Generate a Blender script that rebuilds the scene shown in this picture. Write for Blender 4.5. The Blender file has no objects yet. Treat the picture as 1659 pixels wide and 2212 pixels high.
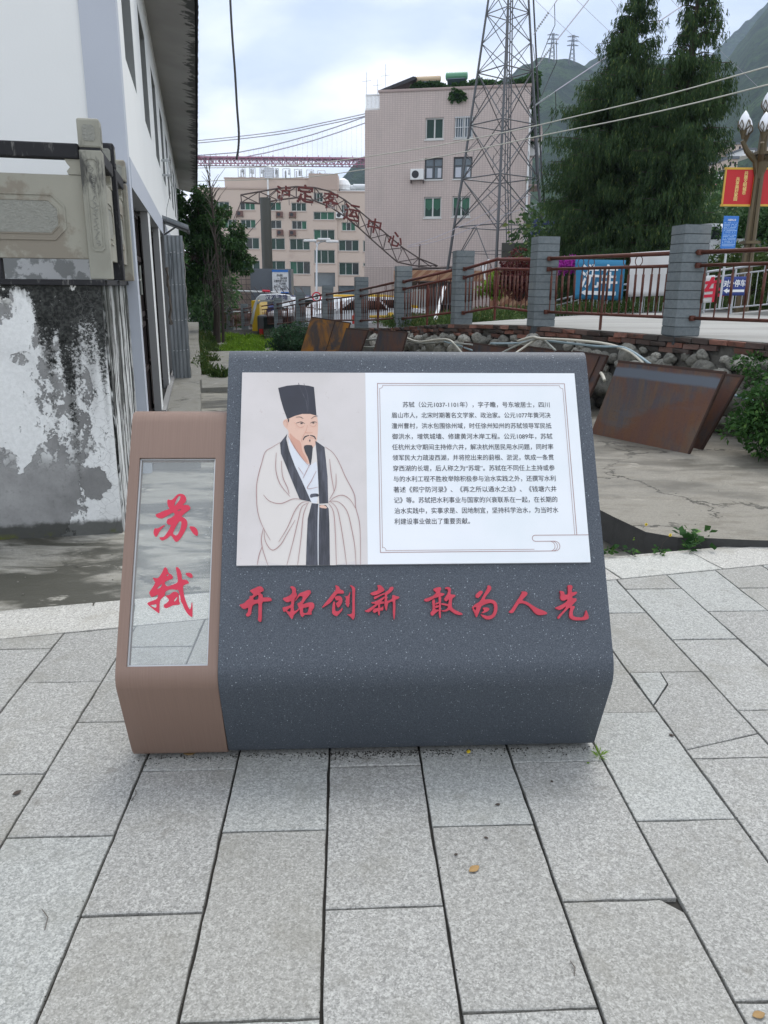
import bpy, bmesh, math, random
import numpy as np
from math import sin, cos, radians, pi, sqrt, atan2
from mathutils import Vector, Matrix, noise as mnoise
from mathutils.geometry import tessellate_polygon

random.seed(7); np.random.seed(7)
sc = bpy.context.scene
COL = sc.collection

# ------------------------------------------------------------------ camera
F_PX = 1673.27            # focal length, in pixels of a 1659 x 2212 picture
CX, CY = 829.5, 1106.0
CAM_H = 1.5
YAW, PITCH, ROLL = radians(2.9), radians(16.2), 0.008
_fw = Vector((sin(YAW) * cos(PITCH), cos(YAW) * cos(PITCH), -sin(PITCH)))
_r0 = Vector((cos(YAW), -sin(YAW), 0)); _u0 = _r0.cross(_fw)
_R = cos(ROLL) * _r0 + sin(ROLL) * _u0
_U = -sin(ROLL) * _r0 + cos(ROLL) * _u0
CAM = Vector((0, 0, CAM_H))
cd = bpy.data.cameras.new('camera'); cam = bpy.data.objects.new('camera', cd); COL.objects.link(cam)
cd.sensor_fit = 'VERTICAL'; cd.sensor_height = 24.0; cd.lens = 24.0 * F_PX / 2212
cd.clip_start = 0.05; cd.clip_end = 9000
cam.matrix_world = Matrix(((_R.x, _U.x, -_fw.x, 0), (_R.y, _U.y, -_fw.y, 0), (_R.z, _U.z, -_fw.z, CAM_H), (0, 0, 0, 1)))
sc.camera = cam

# ------------------------------------------------------------------ sky and sun (overcast)
SUN_EL, SUN_AZ = radians(60), radians(30)      # azimuth clockwise from +Y
w = bpy.data.worlds.new('World'); sc.world = w; w.use_nodes = True
wt = w.node_tree; wt.nodes.clear()
def wn(t, **k):
    n = wt.nodes.new(t)
    for a, b in k.items(): setattr(n, a, b)
    return n
sky = wn('ShaderNodeTexSky', sky_type='NISHITA'); sky.sun_disc = False
sky.sun_elevation = SUN_EL; sky.sun_rotation = SUN_AZ; sky.air_density = 1.0; sky.dust_density = 2.0; sky.altitude = 1300
tc = wn('ShaderNodeTexCoord')
mp = wn('ShaderNodeMapping'); mp.inputs['Scale'].default_value = (1.0, 1.0, 2.6)
mp.inputs['Location'].default_value = (0.35, 0.1, 0.2)
n1 = wn('ShaderNodeTexNoise'); n1.inputs['Scale'].default_value = 3.0; n1.inputs['Detail'].default_value = 7; n1.inputs['Roughness'].default_value = 0.5; n1.inputs['Distortion'].default_value = 0.25
n2 = wn('ShaderNodeTexNoise'); n2.inputs['Scale'].default_value = 5.5; n2.inputs['Detail'].default_value = 8; n2.inputs['Roughness'].default_value = 0.55
r1 = wn('ShaderNodeValToRGB'); r1.color_ramp.elements[0].position = 0.40; r1.color_ramp.elements[0].color = (6.6, 7.4, 9.0, 1)
r1.color_ramp.elements[1].position = 0.60; r1.color_ramp.elements[1].color = (11.6, 11.7, 11.9, 1)
e_ = r1.color_ramp.elements.new(0.50); e_.color = (9.1, 9.5, 10.3, 1)
m2 = wn('ShaderNodeMix', data_type='RGBA', blend_type='MULTIPLY'); m2.inputs[0].default_value = 1.0
r2 = wn('ShaderNodeValToRGB'); r2.color_ramp.elements[0].position = 0.3; r2.color_ramp.elements[0].color = (0.80, 0.84, 0.90, 1)
r2.color_ramp.elements[1].position = 0.7; r2.color_ramp.elements[1].color = (1.14, 1.12, 1.09, 1)
m1 = wn('ShaderNodeMix', data_type='RGBA'); m1.inputs[0].default_value = 0.86
bg = wn('ShaderNodeBackground'); bg.inputs['Strength'].default_value = 0.1
wo = wn('ShaderNodeOutputWorld')
L = wt.links.new
L(tc.outputs['Generated'], mp.inputs['Vector']); L(mp.outputs[0], n1.inputs['Vector']); L(mp.outputs[0], n2.inputs['Vector'])
L(n1.outputs[0], r1.inputs[0]); L(n2.outputs[0], r2.inputs[0])
# an overcast sky is brighter towards the zenith
sx = wn('ShaderNodeSeparateXYZ'); zr_ = wn('ShaderNodeMapRange'); zr_.interpolation_type = 'SMOOTHSTEP'
for i_, v_ in zip((1, 2, 3, 4), (0.30, 1.0, 1.0, 1.25)): zr_.inputs[i_].default_value = v_
L(tc.outputs['Generated'], sx.inputs[0]); L(sx.outputs[2], zr_.inputs[0])
zm = wn('ShaderNodeVectorMath', operation='SCALE'); L(m1.outputs[2], zm.inputs[0]); L(zr_.outputs[0], zm.inputs['Scale'])
L(r1.outputs[0], m2.inputs[6]); L(r2.outputs[0], m2.inputs[7])
L(sky.outputs[0], m1.inputs[6]); L(m2.outputs[2], m1.inputs[7]); L(zm.outputs[0], bg.inputs['Color']); L(bg.outputs[0], wo.inputs['Surface'])
sl = bpy.data.lights.new('sun', 'SUN'); so = bpy.data.objects.new('sun', sl); COL.objects.link(so)
sl.energy = 1.4; sl.angle = radians(32); sl.color = (1.0, 0.955, 0.88)
sd = Vector((sin(SUN_AZ) * cos(SUN_EL), cos(SUN_AZ) * cos(SUN_EL), sin(SUN_EL)))
so.rotation_euler = sd.to_track_quat('Z', 'Y').to_euler(); so.location = (0, -20, 40)
sc.view_settings.view_transform = 'Standard'; sc.view_settings.look = 'None'
sc.view_settings.exposure = 0.52; sc.view_settings.gamma = 1.0; sc.view_settings.use_curve_mapping = False
sc.cycles.max_bounces = 8; sc.cycles.transparent_max_bounces = 24; sc.cycles.volume_bounces = 0
sc.cycles.use_denoising = True

# ------------------------------------------------------------------ measuring helpers (a sight line of the survey, met with a depth or a plane)
def ray(x, y): return _fw + _R * ((x - CX) / F_PX) - _U * ((y - CY) / F_PX)
def at(x, y, a): return CAM + ray(x, y) * a                       # a = distance along the view axis
def onz(x, y, z):
    d = ray(x, y); return CAM + d * ((z - CAM_H) / d.z)
def onplane(x, y, o, n):
    d = ray(x, y); return CAM + d * ((Vector(o) - CAM).dot(n) / d.dot(n))
def c3(x, y): return (700 + x / 2.0737) / 1.82278, (400 + y / 2.0737) / 1.82278
def c4(x, y): return (1400 + x / 2.011) / 1.82278, (y / 2.011) / 1.82278
def c5(x, y): return (2200 + x / 2.011) / 1.82278, (1300 + y / 2.011) / 1.82278
def c7(x, y): return (2000 + x / 1.62) / 1.82278, (800 + y / 1.62) / 1.82278
class Fr:
    """a flat frame: origin, x axis, y axis"""
    def __init__(s, o, ex, ey):
        s.o = Vector(o); s.ex = Vector(ex).normalized(); s.ey = Vector(ey).normalized(); s.n = s.ex.cross(s.ey)
    def P(s, a, b, c=0.0): return s.o + s.ex * a + s.ey * b + s.n * c
    def hit(s, x, y):
        p = onplane(x, y, s.o, s.n) - s.o
        return p.dot(s.ex), p.dot(s.ey)

# ------------------------------------------------------------------ object helpers
W = {}
class MB:
    def __init__(s): s.v = []; s.f = []; s.mi = []
    def add(s, vs, fs, mi=0):
        b = len(s.v); s.v += [tuple(v) for v in vs]; s.f += [tuple(i + b for i in f) for f in fs]; s.mi += [mi] * len(fs); return s
    def obox(s, c, ax, ay, az, mi=0):                                  # centre and half-axis vectors
        c = Vector(c); ax = Vector(ax); ay = Vector(ay); az = Vector(az)
        if ax.cross(ay).dot(az) < 0: ax = -ax
        vs = [c + ax * i + ay * j + az * k for k in (-1, 1) for j in (-1, 1) for i in (-1, 1)]
        return s.add(vs, [(0, 2, 3, 1), (4, 5, 7, 6), (0, 1, 5, 4), (2, 6, 7, 3), (1, 3, 7, 5), (0, 4, 6, 2)], mi)
    def box(s, x0, x1, y0, y1, z0, z1, mi=0):
        return s.obox(((x0 + x1) / 2, (y0 + y1) / 2, (z0 + z1) / 2), ((x1 - x0) / 2, 0, 0), (0, (y1 - y0) / 2, 0), (0, 0, (z1 - z0) / 2), mi)
    def fbox(s, fr, a0, a1, b0, b1, c0, c1, mi=0):                     # box in a frame
        return s.obox(fr.P((a0 + a1) / 2, (b0 + b1) / 2, (c0 + c1) / 2), fr.ex * (a1 - a0) / 2, fr.ey * (b1 - b0) / 2, fr.n * (c1 - c0) / 2, mi)
    def tube(s, p0, p1, r, n=6, r1=None, cap=True, mi=0):
        p0 = Vector(p0); p1 = Vector(p1); d = (p1 - p0)
        if d.length < 1e-6: return s
        d.normalize(); a = d.cross(Vector((0, 0, 1)) if abs(d.z) < .9 else Vector((1, 0, 0))).normalized(); b = d.cross(a)
        r1 = r if r1 is None else r1
        vs = [p0 + (a * cos(2 * pi * i / n) + b * sin(2 * pi * i / n)) * r for i in range(n)] + [p1 + (a * cos(2 * pi * i / n) + b * sin(2 * pi * i / n)) * r1 for i in range(n)]
        fs = [(i, (i + 1) % n, n + (i + 1) % n, n + i) for i in range(n)]
        if cap: fs += [tuple(range(n))[::-1], tuple(range(n, 2 * n))]
        return s.add(vs, fs, mi)
    def path(s, pts, r, n=6, mi=0):
        pts = [Vector(p) for p in pts]; rings = []
        up = None
        for i, p in enumerate(pts):
            d = (pts[min(i + 1, len(pts) - 1)] - pts[max(i - 1, 0)]).normalized()
            if up is None: up = d.cross(Vector((0, 0, 1)) if abs(d.z) < .9 else Vector((1, 0, 0))).normalized()
            up = (up - d * up.dot(d)).normalized(); b = d.cross(up)
            rr = r[i] if isinstance(r, (list, tuple)) else r
            rings.append([p + (up * cos(2 * pi * k / n) + b * sin(2 * pi * k / n)) * rr for k in range(n)])
        vs = [v for q in rings for v in q]; m = len(rings)
        fs = [(i * n + k, i * n + (k + 1) % n, (i + 1) * n + (k + 1) % n, (i + 1) * n + k) for i in range(m - 1) for k in range(n)]
        fs += [tuple(range(n))[::-1], tuple(range((m - 1) * n, m * n))]
        return s.add(vs, fs, mi)
    def lathe(s, o, prof, n=16, axis=(0, 0, 1), mi=0):
        o = Vector(o); d = Vector(axis).normalized(); a = d.cross(Vector((1, 0, 0)) if abs(d.x) < .9 else Vector((0, 1, 0))).normalized(); b = d.cross(a)
        vs = [o + d * h + (a * cos(2 * pi * k / n) + b * sin(2 * pi * k / n)) * r for r, h in prof for k in range(n)]; m = len(prof)
        fs = [(i * n + k, i * n + (k + 1) % n, (i + 1) * n + (k + 1) % n, (i + 1) * n + k) for i in range(m - 1) for k in range(n)]
        fs += [tuple(range(n))[::-1], tuple(range((m - 1) * n, m * n))]
        return s.add(vs, fs, mi)
    def prism(s, fr, loops, c0, c1, mi=0):                              # polygon with holes, in a frame, extruded along its normal
        loops = [list(l) for l in loops]
        def area(l): return sum(l[i][0] * l[(i + 1) % len(l)][1] - l[(i + 1) % len(l)][0] * l[i][1] for i in range(len(l)))
        if area(loops[0]) < 0: loops[0].reverse()
        for h in loops[1:]:
            if area(h) > 0: h.reverse()
        tri = tessellate_polygon([[Vector((a, b, 0)) for a, b in l] for l in loops])
        flat = [p for l in loops for p in l]
        out = []
        for t in tri:
            (ax, ay), (bx, by), (qx, qy) = flat[t[0]], flat[t[1]], flat[t[2]]
            out.append(t if (bx - ax) * (qy - ay) - (by - ay) * (qx - ax) > 0 else t[::-1])
        s.add([fr.P(a, b, c1) for a, b in flat], out, mi)
        if c0 is None: return s
        s.add([fr.P(a, b, c0) for a, b in flat], [t[::-1] for t in out], mi)
        for l in loops:
            m = len(l)
            s.add([fr.P(a, b, c0) for a, b in l] + [fr.P(a, b, c1) for a, b in l], [(i, (i + 1) % m, m + (i + 1) % m, m + i) for i in range(m)], mi)
        return s
    def mesh(s, name, off=Vector((0, 0, 0)), smooth=False):
        me = bpy.data.meshes.new(name)
        me.from_pydata([(v[0] - off.x, v[1] - off.y, v[2] - off.z) for v in s.v], [], s.f)
        if any(s.mi): me.polygons.foreach_set('material_index', s.mi)
        if smooth: me.polygons.foreach_set('use_smooth', [True] * len(s.f))
        me.update(); return me
def tag(o, label=None, cat=None, group=None, kind=None):
    if label: o['label'] = label
    if cat: o['category'] = cat
    if group: o['group'] = group
    if kind: o['kind'] = kind
    return o
def thing(name, loc, label, cat, group=None):
    o = bpy.data.objects.new(name, None); o.empty_display_size = .2; COL.objects.link(o)
    o.location = loc; W[o] = Matrix.Translation(Vector(loc)); return tag(o, label, cat, group)
def link(name, me, M, parent=None, mats=None):
    """link a mesh as one object standing at world matrix M"""
    o = bpy.data.objects.new(name, me); COL.objects.link(o)
    if mats is not None and not me.materials:
        for m in (mats if isinstance(mats, (list, tuple)) else [mats]): me.materials.append(m)
    if parent is not None:
        o.parent = parent; o.matrix_basis = W[parent].inverted() @ M
    else: o.matrix_basis = M
    W[o] = M.copy(); return o
def obj(name, mb, mats, parent=None, smooth=False, bevel=0, auto=False):
    xs = list(zip(*mb.v)); c = Vector(((min(xs[0]) + max(xs[0])) / 2, (min(xs[1]) + max(xs[1])) / 2, (min(xs[2]) + max(xs[2])) / 2 if parent else min(xs[2])))
    me = mb.mesh(name, c, smooth)
    o = link(name, me, Matrix.Translation(c), parent, mats)
    if bevel:
        b = o.modifiers.new('bevel', 'BEVEL'); b.width = bevel; b.segments = 2; b.limit_method = 'ANGLE'; b.angle_limit = radians(40)
    return o
def npobj(name, V, Fq, mats, parent=None, smooth=False):
    """large meshes from numpy arrays (quads)"""
    me = bpy.data.meshes.new(name); c = Vector(((V[:, 0].min() + V[:, 0].max()) / 2, (V[:, 1].min() + V[:, 1].max()) / 2, V[:, 2].min()))
    V = V - np.array(c); me.vertices.add(len(V)); me.vertices.foreach_set('co', V.astype(np.float32).ravel())
    k = Fq.shape[1]; me.loops.add(Fq.size); me.loops.foreach_set('vertex_index', Fq.astype(np.int32).ravel())
    me.polygons.add(len(Fq)); me.polygons.foreach_set('loop_start', np.arange(0, Fq.size, k, dtype=np.int32))
    try: me.polygons.foreach_set('loop_total', np.full(len(Fq), k, dtype=np.int32))
    except Exception: pass
    if smooth: me.polygons.foreach_set('use_smooth', np.ones(len(Fq), dtype=bool))
    me.update(calc_edges=True); me.validate()
    return link(name, me, Matrix.Translation(c), parent, mats)
_tc = {}
def text_mb(mb, fr, body, size, width=None, ex=0.0, off=0.0, c=0.0, align='LEFT', mi=0, yscale=1.0):
    """lettering laid in a frame: size is the em height; width squeezes the line to fit; off thickens by laying shifted copies"""
    cu = bpy.data.curves.new('txt', 'FONT'); cu.body = body; cu.size = 1.0; cu.extrude = ex; cu.resolution_u = 3; cu.align_x = 'LEFT'
    o = bpy.data.objects.new('txt', cu); COL.objects.link(o)
    dg = bpy.context.evaluated_depsgraph_get(); me = bpy.data.meshes.new_from_object(o.evaluated_get(dg))
    vs = [v.co.copy() for v in me.vertices]; fs = [tuple(p.vertices) for p in me.polygons]
    bpy.data.objects.remove(o); bpy.data.curves.remove(cu); bpy.data.meshes.remove(me)
    if not vs: return
    x0 = min(v.x for v in vs); x1 = max(v.x for v in vs); kx = size if width is None else width / (x1 - x0)
    sh = 0 if align == 'LEFT' else -(x1 - x0) * kx / 2
    D_ = [(0, 0)] if not off else [(-off, -off * .7), (off, -off * .7), (off, off * .7), (-off, off * .7)]
    for i, (dx, dy) in enumerate(D_):
        mb.add([fr.P((v.x - x0 + dx) * kx + sh, (v.y + dy) * size * yscale, c + v.z * size + i * .00003 * max(1, size * 40)) for v in vs], fs, mi)

# ------------------------------------------------------------------ node helpers
class G:
    def __init__(s, name):
        s.m = bpy.data.materials.new(name); s.m.use_nodes = True; s.t = s.m.node_tree; s.t.nodes.clear()
        s.out = s.n('ShaderNodeOutputMaterial'); s.b = s.n('ShaderNodeBsdfPrincipled'); s.t.links.new(s.b.outputs[0], s.out.inputs[0])
        s._p = None; s._o = None
    def n(s, t, **k):
        q = s.t.nodes.new(t)
        for a, b in k.items(): setattr(q, a, b)
        return q
    def set(s, sock, v):
        if isinstance(v, bpy.types.NodeSocket): s.t.links.new(v, sock)
        elif isinstance(v, (tuple, list)) and len(v) == 3 and sock.type == 'RGBA': sock.default_value = (*v, 1)
        else: sock.default_value = v
    def pos(s):
        if s._p is None: s._p = s.n('ShaderNodeNewGeometry')
        return s._p.outputs['Position']
    def island(s):
        s.pos(); return s._p.outputs['Random Per Island']
    def opos(s):
        if s._o is None: s._o = s.n('ShaderNodeTexCoord')
        return s._o.outputs['Object']
    def rnd(s): return s.n('ShaderNodeObjectInfo').outputs['Random']
    def ma(s, op, a, b=0.0, c=None, clamp=False):
        q = s.n('ShaderNodeMath', operation=op); q.use_clamp = clamp; s.set(q.inputs[0], a); s.set(q.inputs[1], b)
        if c is not None: s.set(q.inputs[2], c)
        return q.outputs[0]
    def vmul(s, v, k):
        q = s.n('ShaderNodeVectorMath', operation='MULTIPLY'); s.set(q.inputs[0], v); q.inputs[1].default_value = k; return q.outputs[0]
    def vadd(s, v, k):
        q = s.n('ShaderNodeVectorMath', operation='ADD'); s.set(q.inputs[0], v); s.set(q.inputs[1], k); return q.outputs[0]
    def dot(s, v, k):
        q = s.n('ShaderNodeVectorMath', operation='DOT_PRODUCT'); s.set(q.inputs[0], v); q.inputs[1].default_value = k; return q.outputs['Value']
    def xyz(s, v):
        q = s.n('ShaderNodeSeparateXYZ'); s.set(q.inputs[0], v); return q.outputs
    def noise(s, v, sc_, det=4, rough=.5, dist=0.0, col=False):
        q = s.n('ShaderNodeTexNoise'); s.set(q.inputs['Vector'], v); q.inputs['Scale'].default_value = sc_; q.inputs['Detail'].default_value = det
        q.inputs['Roughness'].default_value = rough; q.inputs['Distortion'].default_value = dist; return q.outputs[1 if col else 0]
    def vor(s, v, sc_, feat='F1', out='Distance', rnd=1.0):
        q = s.n('ShaderNodeTexVoronoi', feature=feat); s.set(q.inputs['Vector'], v); q.inputs['Scale'].default_value = sc_
        q.inputs['Randomness'].default_value = rnd; return q.outputs[out]
    def mr(s, v, a, b, c=0.0, d=1.0, smooth=True):
        q = s.n('ShaderNodeMapRange'); q.interpolation_type = 'SMOOTHSTEP' if smooth else 'LINEAR'; s.set(q.inputs[0], v)
        for i, k in zip((1, 2, 3, 4), (a, b, c, d)): s.set(q.inputs[i], k)
        return q.outputs[0]
    def mix(s, f, a, b, mode='MIX'):
        q = s.n('ShaderNodeMix', data_type='RGBA', blend_type=mode); s.set(q.inputs[0], f); s.set(q.inputs[6], a); s.set(q.inputs[7], b); return q.outputs[2]
    def ramp(s, f, stops):
        q = s.n('ShaderNodeValToRGB'); s.set(q.inputs[0], f); cr = q.color_ramp
        while len(cr.elements) > 1: cr.elements.remove(cr.elements[-1])
        cr.elements[0].position = stops[0][0]; cr.elements[0].color = (*stops[0][1], 1)
        for p, c in stops[1:]: cr.elements.new(p).color = (*c, 1)
        return q.outputs[0]
    def bump(s, h, st=.3, d=.01, nrm=None):
        q = s.n('ShaderNodeBump'); s.set(q.inputs['Height'], h); q.inputs['Strength'].default_value = st; q.inputs['Distance'].default_value = d
        if nrm is not None: s.set(q.inputs['Normal'], nrm)
        s.t.links.new(q.outputs[0], s.b.inputs['Normal']); return q.outputs[0]
    def fin(s, col, rough=.7, metal=0.0, spec=.5):
        s.set(s.b.inputs['Base Color'], col); s.set(s.b.inputs['Roughness'], rough); s.set(s.b.inputs['Metallic'], metal)
        s.b.inputs['Specular IOR Level'].default_value = spec; return s.m
def simple(name, col, rough=.7, var=.12, vs=3.0, bump=.0, bs=40, metal=0.0, spec=.5, orand=0.0, dirt=None, dscale=2.0, dth=(.52, .7), stretch=(1, 1, 1), bd=.004):
    g = G(name); p = g.pos(); pv = g.vmul(p, stretch)
    n = g.noise(pv, vs, 5, .6); c = g.mix(n, tuple(x * (1 - var) for x in col), tuple(min(1, x * (1 + var)) for x in col))
    if dirt: c = g.mix(g.mr(g.noise(pv, dscale, 6, .65), dth[0], dth[1]), c, dirt)
    if orand:
        k = g.ma('MULTIPLY_ADD', g.rnd(), 2 * orand, 1 - orand); q = g.n('ShaderNodeVectorMath', operation='SCALE'); g.set(q.inputs[0], c); g.set(q.inputs['Scale'], k); c = q.outputs[0]
    if bump: g.bump(g.noise(pv, bs, 4, .6), bump, bd)
    return g.fin(c, rough, metal, spec)
HAZE = 0.00021
# ------------------------------------------------------------------ materials
M = {}
def m_granite(name, base, var=.10):
    g = G(name); p = g.pos()
    v_ = g.n('ShaderNodeTexVoronoi', feature='F1'); g.set(v_.inputs['Vector'], p); v_.inputs['Scale'].default_value = 270
    v2_ = g.n('ShaderNodeTexVoronoi', feature='F1'); g.set(v2_.inputs['Vector'], g.vadd(p, (3.3, 1.7, .4))); v2_.inputs['Scale'].default_value = 150
    a = g.ma('ADD', g.ma('MULTIPLY', g.xyz(v_.outputs['Color'])[0], .30), g.ma('ADD', g.ma('MULTIPLY', g.xyz(v2_.outputs['Color'])[1], .16), g.ma('MULTIPLY', g.noise(p, 85, 4, .65), .54)))
    b = g.noise(p, 40, 5, .65); c = g.noise(p, 4.5, 6, .65)
    grain = g.ramp(a, [(.30, tuple(x * .56 for x in base)), (.43, tuple(x * .84 for x in base)), (.55, tuple(x * 1.06 for x in base)), (.68, tuple(min(1, x * 1.42) for x in base))])
    col = g.mix(g.mr(b, .35, .7, 0, .35), grain, tuple(x * .62 for x in base))
    col = g.mix(g.mr(c, .48, .72, 0, .42), col, (base[0] * .60, base[1] * .58, base[2] * .52))
    col = g.mix(g.mr(g.noise(p, 7, 4, .6), .62, .74, 0, .5), col, (base[0] * .45, base[1] * .42, base[2] * .38))
    k = g.ma('MULTIPLY_ADD', g.rnd(), .22, .87)
    q = g.n('ShaderNodeVectorMath', operation='SCALE'); g.set(q.inputs[0], col); g.set(q.inputs['Scale'], k)
    tint = g.mix(g.mr(g.rnd(), .72, .84), q.outputs[0], g.mix(.12, q.outputs[0], (base[0] * .80, base[1] * .98, base[2] * 1.02)))
    tint = g.mix(g.mr(g.rnd(), .30, .18), tint, g.mix(.10, tint, (base[0] * 1.08, base[1] * 1.02, base[2] * .86)))
    g.bump(a, .35, .0015)
    return g.fin(tint, .72, 0, .35)
M['granite'] = m_granite('granite_paver', (.330, .328, .306))
M['kerbstone'] = m_granite('pale_border_stone', (.42, .41, .375))
M['joint'] = simple('dark_joint_soil', (.030, .028, .024), .95, .4, 30)
# stained concrete
def m_concrete(name, base, dark, warm, st=(1, 1, 1), dth=(.42, .62), amt=.8, sc_=1.1):
    g = G(name); p = g.pos(); pv = g.vmul(p, st); wq = g.vadd(pv, g.vmul(g.noise(pv, 2, 3, .5, col=True), (.5, .5, .5)))
    n = g.noise(wq, sc_, 8, .62, .3); f = g.noise(p, 120, 3, .6); h = g.noise(pv, 6, 6, .7)
    col = g.mix(g.mr(f, .35, .65), tuple(x * .86 for x in base), tuple(x * 1.12 for x in base))
    col = g.mix(g.mr(h, .45, .7, 0, .7), col, warm)
    col = g.mix(g.mr(n, dth[0], dth[1], 0, amt), col, dark)
    col = g.mix(g.mr(g.noise(wq, 3.1, 7, .7), .60, .66, 0, .7), col, tuple(min(1, x * 1.5) for x in base))
    ck = g.vor(g.vadd(p, g.vmul(g.noise(p, 3, 6, .65, col=True), (.55, .55, .2))), .75, 'DISTANCE_TO_EDGE'); ckm = g.ma('MULTIPLY', g.mr(ck, .004, .012, 1, 0), g.mr(g.noise(p, .9, 3), .46, .56)); col = g.mix(g.ma('MULTIPLY', ckm, .8), col, tuple(x * .35 for x in dark))
    col = g.mix(g.ma('MULTIPLY', g.mr(g.vor(p, 55), .10, .05), .5), col, (.05, .045, .035))
    g.bump(g.ma('ADD', f, g.ma('SUBTRACT', g.ma('MULTIPLY', h, 2.0), g.ma('MULTIPLY', ckm, 2.0))), .4, .006)
    return g.fin(col, g.mr(n, .4, .6, .85, .55), 0, .4)
M['alley'] = m_concrete('stained_alley_concrete', (.26, .25, .215), (.035, .034, .024), (.12, .115, .085), (.6, 1.5, 1), (.44, .56), .9, sc_=1.5)
M['slab'] = m_concrete('weathered_slab_concrete', (.225, .21, .175), (.075, .07, .055), (.135, .12, .092), (.6, 1.4, 1), (.44, .60), .8)
M['slabface'] = simple('dark_concrete_edge', (.045, .045, .043), .9, .4, 14, .5, 60)  # upright sides of the slab, darker than its top
M['parking'] = m_concrete('parking_concrete', (.35, .34, .315), (.22, .21, .19), (.33, .31, .27), (.3, 1, 1), (.5, .7), .5, .8)
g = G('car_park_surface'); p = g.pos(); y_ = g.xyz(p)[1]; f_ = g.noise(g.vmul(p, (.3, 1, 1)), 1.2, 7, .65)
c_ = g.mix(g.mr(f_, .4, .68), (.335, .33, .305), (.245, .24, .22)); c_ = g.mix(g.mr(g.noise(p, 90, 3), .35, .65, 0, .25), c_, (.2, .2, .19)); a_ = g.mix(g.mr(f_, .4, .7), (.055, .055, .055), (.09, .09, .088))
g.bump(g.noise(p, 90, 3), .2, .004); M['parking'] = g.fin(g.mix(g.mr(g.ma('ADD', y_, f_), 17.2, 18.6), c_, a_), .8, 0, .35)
M['apron'] = m_concrete('apron_concrete', (.205, .20, .175), (.09, .088, .07), (.15, .145, .115), (1, .6, 1), (.5, .7), .6)
# sign metals
g = G('speckled_blue_grey_stone_finish'); p = g.opos()
def flecks(g, p, sc_, lo, hi, rth):
    v = g.n('ShaderNodeTexVoronoi', feature='F1'); g.set(v.inputs['Vector'], p); v.inputs['Scale'].default_value = sc_
    pick = g.xyz(v.outputs['Color'])[0]; return g.ma('MULTIPLY', g.mr(v.outputs['Distance'], hi, lo), g.mr(pick, rth, rth + .03))
pw = g.vadd(p, g.vmul(g.noise(p, 160, 2, .5, col=True), (.006, .006, .006)))
fl = g.ma('MAXIMUM', flecks(g, pw, 150, .16, .27, .87), g.ma('MULTIPLY', flecks(g, pw, 230, .16, .30, .74), .38))
fl = g.ma('MAXIMUM', fl, g.ma('MULTIPLY', flecks(g, pw, 95, .08, .20, .93), 1.0))
n_ = g.noise(p, 300, 3, .7); n2_ = g.noise(p, 3, 3, .5)
col = g.mix(g.mr(n_, .38, .62), (.040, .049, .062), (.080, .094, .112)); col = g.mix(g.ma('MULTIPLY', fl, .55), col, (.52, .57, .61))
g.bump(n_, .25, .0008); M['terrazzo'] = g.fin(col, .50, .0, .4)
g = G('brushed_brown_metal'); p = g.opos(); s_ = g.noise(g.vmul(p, (420, 5, 5)), 1.0, 3, .6)
col = g.mix(g.mr(s_, .3, .7), (.205, .135, .103), (.225, .150, .116)); g.bump(s_, .06, .0004); M['brown'] = g.fin(col, .48, .0, .4)
M['underbrown'] = simple('dark_inner_metal', (.035, .03, .028), .6)
g = G('red_painted_lettering'); M['red'] = g.fin(g.mix(g.mr(g.noise(g.pos(), 30, 3), .3, .7), (.50, .032, .060), (.43, .022, .045)), .35, 0, .5)
M['redprint'] = simple('red_letter_film', (.55, .020, .055), .5, .05)
g = G('white_panel_print'); p = g.pos(); M['panel'] = g.fin(g.mix(g.mr(g.noise(p, 3, 4), .35, .7), (.74, .76, .78), (.68, .72, .735)), .28, 0, .5)
g = G('aged_paper_print'); p = g.pos()
col = g.mix(g.mr(g.noise(p, 6, 5), .35, .7), (.60, .56, .54), (.545, .51, .485)); col = g.mix(g.mr(g.noise(p, 38, 3, .7), .66, .74, 0, .4), col, (.42, .34, .31)); M['paper'] = g.fin(col, .35)
M['panelside'] = simple('panel_edge', (.12, .12, .12), .5, .05)
M['ink'] = simple('printed_black_ink', (.022, .023, .03), .4, .05)
M['frameline'] = simple('printed_dusty_rose_line', (.33, .19, .18), .4, .03)
g = G('printed_charcoal_cloth'); p = g.pos(); s_ = g.noise(g.vmul(p, (60, 8, 8)), 1, 5, .7); M['cloth'] = g.fin(g.mix(g.mr(s_, .35, .7), (.020, .022, .030), (.075, .078, .10)), .4)
M['hat'] = simple('printed_black_hat', (.020, .022, .034), .4, .3, 14)
M['skin'] = simple('printed_skin', (.66, .43, .33), .4, .06, 18)
M['skin2'] = simple('printed_skin_shade', (.56, .30, .22), .4, .05, 18)
M['robe'] = simple('printed_pale_robe', (.62, .58, .54), .4, .04, 8)
M['shirt'] = simple('printed_white_collar', (.62, .64, .67), .4, .04, 8)
M['robeline'] = simple('printed_robe_line', (.34, .19, .18), .4, .1)
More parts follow.
